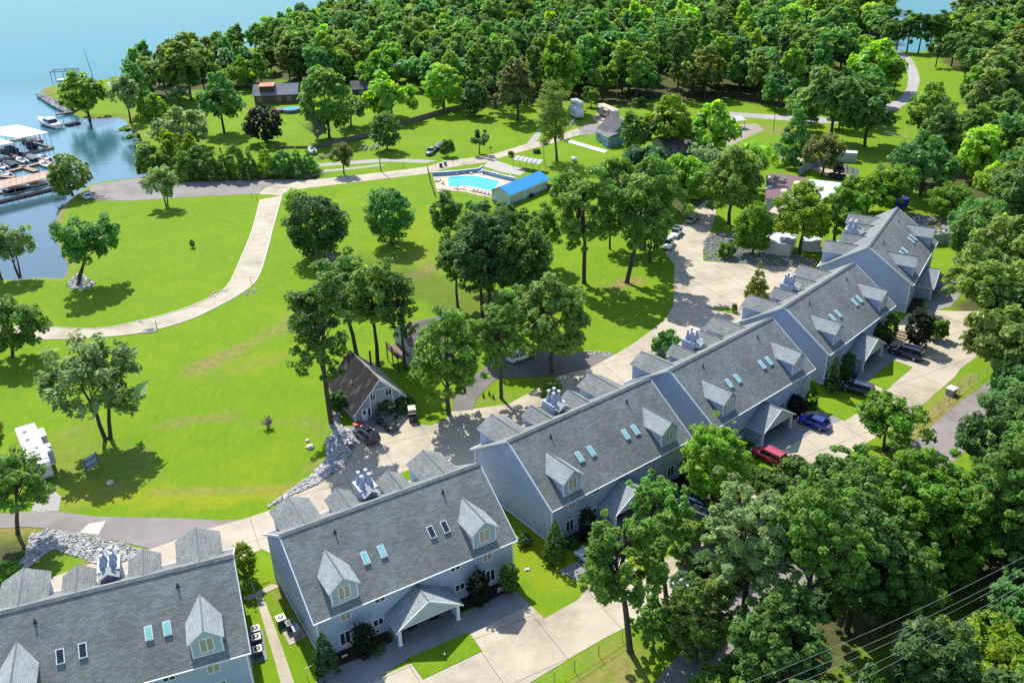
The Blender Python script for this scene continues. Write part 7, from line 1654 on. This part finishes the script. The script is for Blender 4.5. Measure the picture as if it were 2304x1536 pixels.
tag(sheet('concrete_pad', [(632, 1418), (668, 1400), (690, 1432), (652, 1452)], M_conc, .06), kind='structure'); tag(sheet('concrete_pad', [(556, 1422), (592, 1414), (602, 1484), (562, 1494)], M_agg, .06), kind='structure')
# white utility cabinets by the county road
for c, rz, s, lb in [((2139, 886), .7, 1.0, 'white utility cabinet with a grey base by the county road'), ((1533, 1332), .5, 1.15, 'white-lidded utility cabinet under the foreground oaks')]:
    g = G(*c); o = empty('utility_cabinet', tuple(g), rz, lb, 'utility box'); MB().box((0, 0, .5 * s), (1.35 * s, 1.1 * s, s)).build('cabinet', mat('mauve grey steel', (.35, .32, .38), rough=.5), o); MB().box((0, 0, 1.02 * s), (1.45 * s, 1.2 * s, .12 * s)).build('lid', M_white, o)
# small signs
def sign(c, rz, w, h, z, label, face=None, lines=3, name='yard_sign'):
    g = G(*c); o = empty(name, tuple(g), rz, label, 'sign'); MB().box((0, 0, z), (w, .05, h)).build('board', face or M_white, o)
    for x in (-w * .42, w * .42): MB().box((x, .03, z / 2), (.05, .05, z)).build('leg', M_trim, o)
    for k in range(lines): MB().box((0, -.03, z + h * (.28 - .26 * k)), (w * .8, .012, h * .13)).build('text_band', mat('dark blue lettering band', (.05, .07, .16)), o)
sign((1127, 1331), .53, .75, .5, .45, 'small white sign with dark lettering by the round-topped cypress'); sign((1772, 1022), .7, .9, .8, .8, 'white framed sign on the grass behind the red car'); sign((776, 1478), .53, .6, .2, .25, 'tiny white name plate by the corner cypress', None, 1)
g = G(210, 1056); o = empty('wooden_sign', tuple(g), R(62), 'tall weathered bluish sign board seen edge-on from behind on the dry lawn', 'sign')
for x in (-1.0, 1.0): MB().box((x, 0, 1.1), (.12, .12, 2.3)).build('post', M_wood, o)
for k in range(5): MB().box((0, .06, .55 + k * .36), (2.2, .05, .33)).build('plank', mat('blue grey board', (.34, .40, .46), (.28, .33, .38), scale=3), o)
for k in range(2): MB().box((0, -.04, .8 + k * .9), (2.2, .06, .1)).build('rail', M_wood, o)
# white drum, planters, garden things near the A-frame
for c, lb in [((790, 1008), 'white-lidded drum standing in the riprap'), ((786, 1000), 'second white-lidded drum standing in the riprap')]:
    g = G(*c); o = empty('drum', tuple(g), 0, lb, 'drum'); MB().cyl((0, 0, 0), (0, 0, .85), .34, .34, 14).build('body', mat('brown drum', (.15, .10, .08)), o); MB().cyl((0, 0, .85), (0, 0, .93), .36, .36, 14).build('lid', M_white, o)
g = G(806, 962); o = empty('wheelbarrow', (g.x, g.y, .03), .6, 'red wheelbarrow between the riprap and the maroon car', 'wheelbarrow'); MB().loft([[(-.4, -.3, .35), (.4, -.25, .35), (.4, .25, .35), (-.4, .3, .35)], [(-.65, -.45, .75), (.7, -.4, .75), (.7, .4, .75), (-.65, .45, .75)]], 0, False).build('tray', mat('red steel tray', (.45, .03, .03), rough=.4), o); MB().cyl((.65, -.05, .2), (.65, .05, .2), .2, .2, 10).build('wheel', M_tyre, o)
for y in (-.3, .3): MB().tube([(.5, y * .3, .25), (-.5, y, .4), (-1.2, y, .7)], .025, 5).build('handle', M_wood, o)
for c, lb, m in [((834, 944), 'small grey planter on the A-frame terrace', M_agg), ((822, 936), 'brown planter beside the A-frame door', M_wood), ((797, 972), 'blue tub beside the red wheelbarrow', mat('blue tub', (.05, .25, .55)))]:
    g = G(*c); o = empty('planter', (g.x, g.y, .04), 0, lb, 'planter'); MB().loft([[(r * math.cos(a), r * math.sin(a), z) for a in [k * .785 for k in range(8)]] for r, z in ((.25, 0), (.36, .5), (.30, .5), (.28, .42))], 0, False, caps=True).build('pot', m, o)
tag(sheet('terrace', [(803, 953), (824, 938), (842, 932), (866, 945), (846, 960), (815, 972)], M_agg, .055), kind='structure')
g = G(1001, 1490); o = empty('garden_light', tuple(G(1001, 1479)), 0, 'small white garden light on the triangular-edged front lawn island', 'light'); MB().cyl((0, 0, 0), (0, 0, .5), .03, .03, 6).build('stake', M_dark, o); MB().cyl((0, 0, .5), (0, 0, .68), .12, .04, 8).build('lamp_shade', M_white, o)
for k, c in enumerate([(1183, 1282), (1189, 1281)]):
    g = G(*c); o = empty('garden_duck', tuple(g), k, ['small white garden ornament on the lawn beside the second condominium', 'second small white ornament close to the first on the lawn'][k], 'ornament'); MB().cyl((0, 0, 0), (0, 0, .12), .12, .16, 8).build('body', M_white, o); MB().cyl((.08, 0, .12), (.12, 0, .3), .05, .07, 6).build('head', M_white, o)
# stone steps to the fifth porch
g = G(2022, 765); o = empty('garden_steps', tuple(g), R(-40), 'tan stone steps beside the tall dark cypress', 'steps')
for k in range(4): MB().box((0, k * .75, .08 + k * .10), (1.9, .7, .16 + k * .2)).build('step', M_tanw, o)
# blue bin and red item under porches
g = G(1921, 850); o = empty('bin', tuple(g), .5, 'blue bin beside the porch with the navy wagon', 'bin'); MB().loft([[(-.3, -.3, 0), (.3, -.3, 0), (.3, .3, 0), (-.3, .3, 0)], [(-.38, -.38, 1.0), (.38, -.38, 1.0), (.38, .38, 1.0), (-.38, .38, 1.0)]], 0, False).build('body', Mb, o); MB().box((0, 0, 1.04), (.82, .82, .08)).build('lid', Mb, o)
# power lines at the lower right
def span(a, za, b, zb, sag, r=.035):
    A, B = G(*a, za), G(*b, zb); return [A.lerp(B, t / 14) - Vector((0, 0, sag * 4 * (t / 14) * (1 - t / 14))) for t in range(15)]
WL = ['topmost power line over the lower right wood', 'second power line from the top over the lower right wood', 'third power line from the top over the lower right wood', 'fourth power line from the top over the lower right wood', 'lowest power line over the lower right wood']
for k, (a, b) in enumerate([((2330, 1238), (1560, 1580)), ((2330, 1263), (1600, 1592)), ((2330, 1274), (1640, 1598)), ((2330, 1296), (1700, 1610)), ((2330, 1304), (1740, 1620))]):
    tag(MB().tube(span(a, 13.5 - k * .35, b, 13.5 - k * .35, 0.9), .012, 4).build('power_line', mat('aluminium wire', (.55, .56, .58), rough=.4, metal=.6)), WL[k], 'power line', 'power lines')
# look-alikes that still share a label are told apart by counting from the lake
by = {}
for o in list(col.objects):
    if o.parent is None and o.get('label') and o.get('kind') is None: by.setdefault(o['label'], []).append(o)
ORD = ['first', 'second', 'third', 'fourth', 'fifth', 'sixth', 'seventh', 'eighth', 'ninth', 'tenth', 'eleventh', 'twelfth']
for lb, os_ in by.items():
    if 1 < len(os_) <= 12:
        for k, o in enumerate(sorted(os_, key=lambda q: proj(q.location)[0])): o['label'] = (lb.replace('in the grass of the side drive island', 'on the side drive island').replace('undergrowth ', '').replace('the large oak by the yard', 'the yard oak') + ', ' + ORD[k] + ' from the lake')
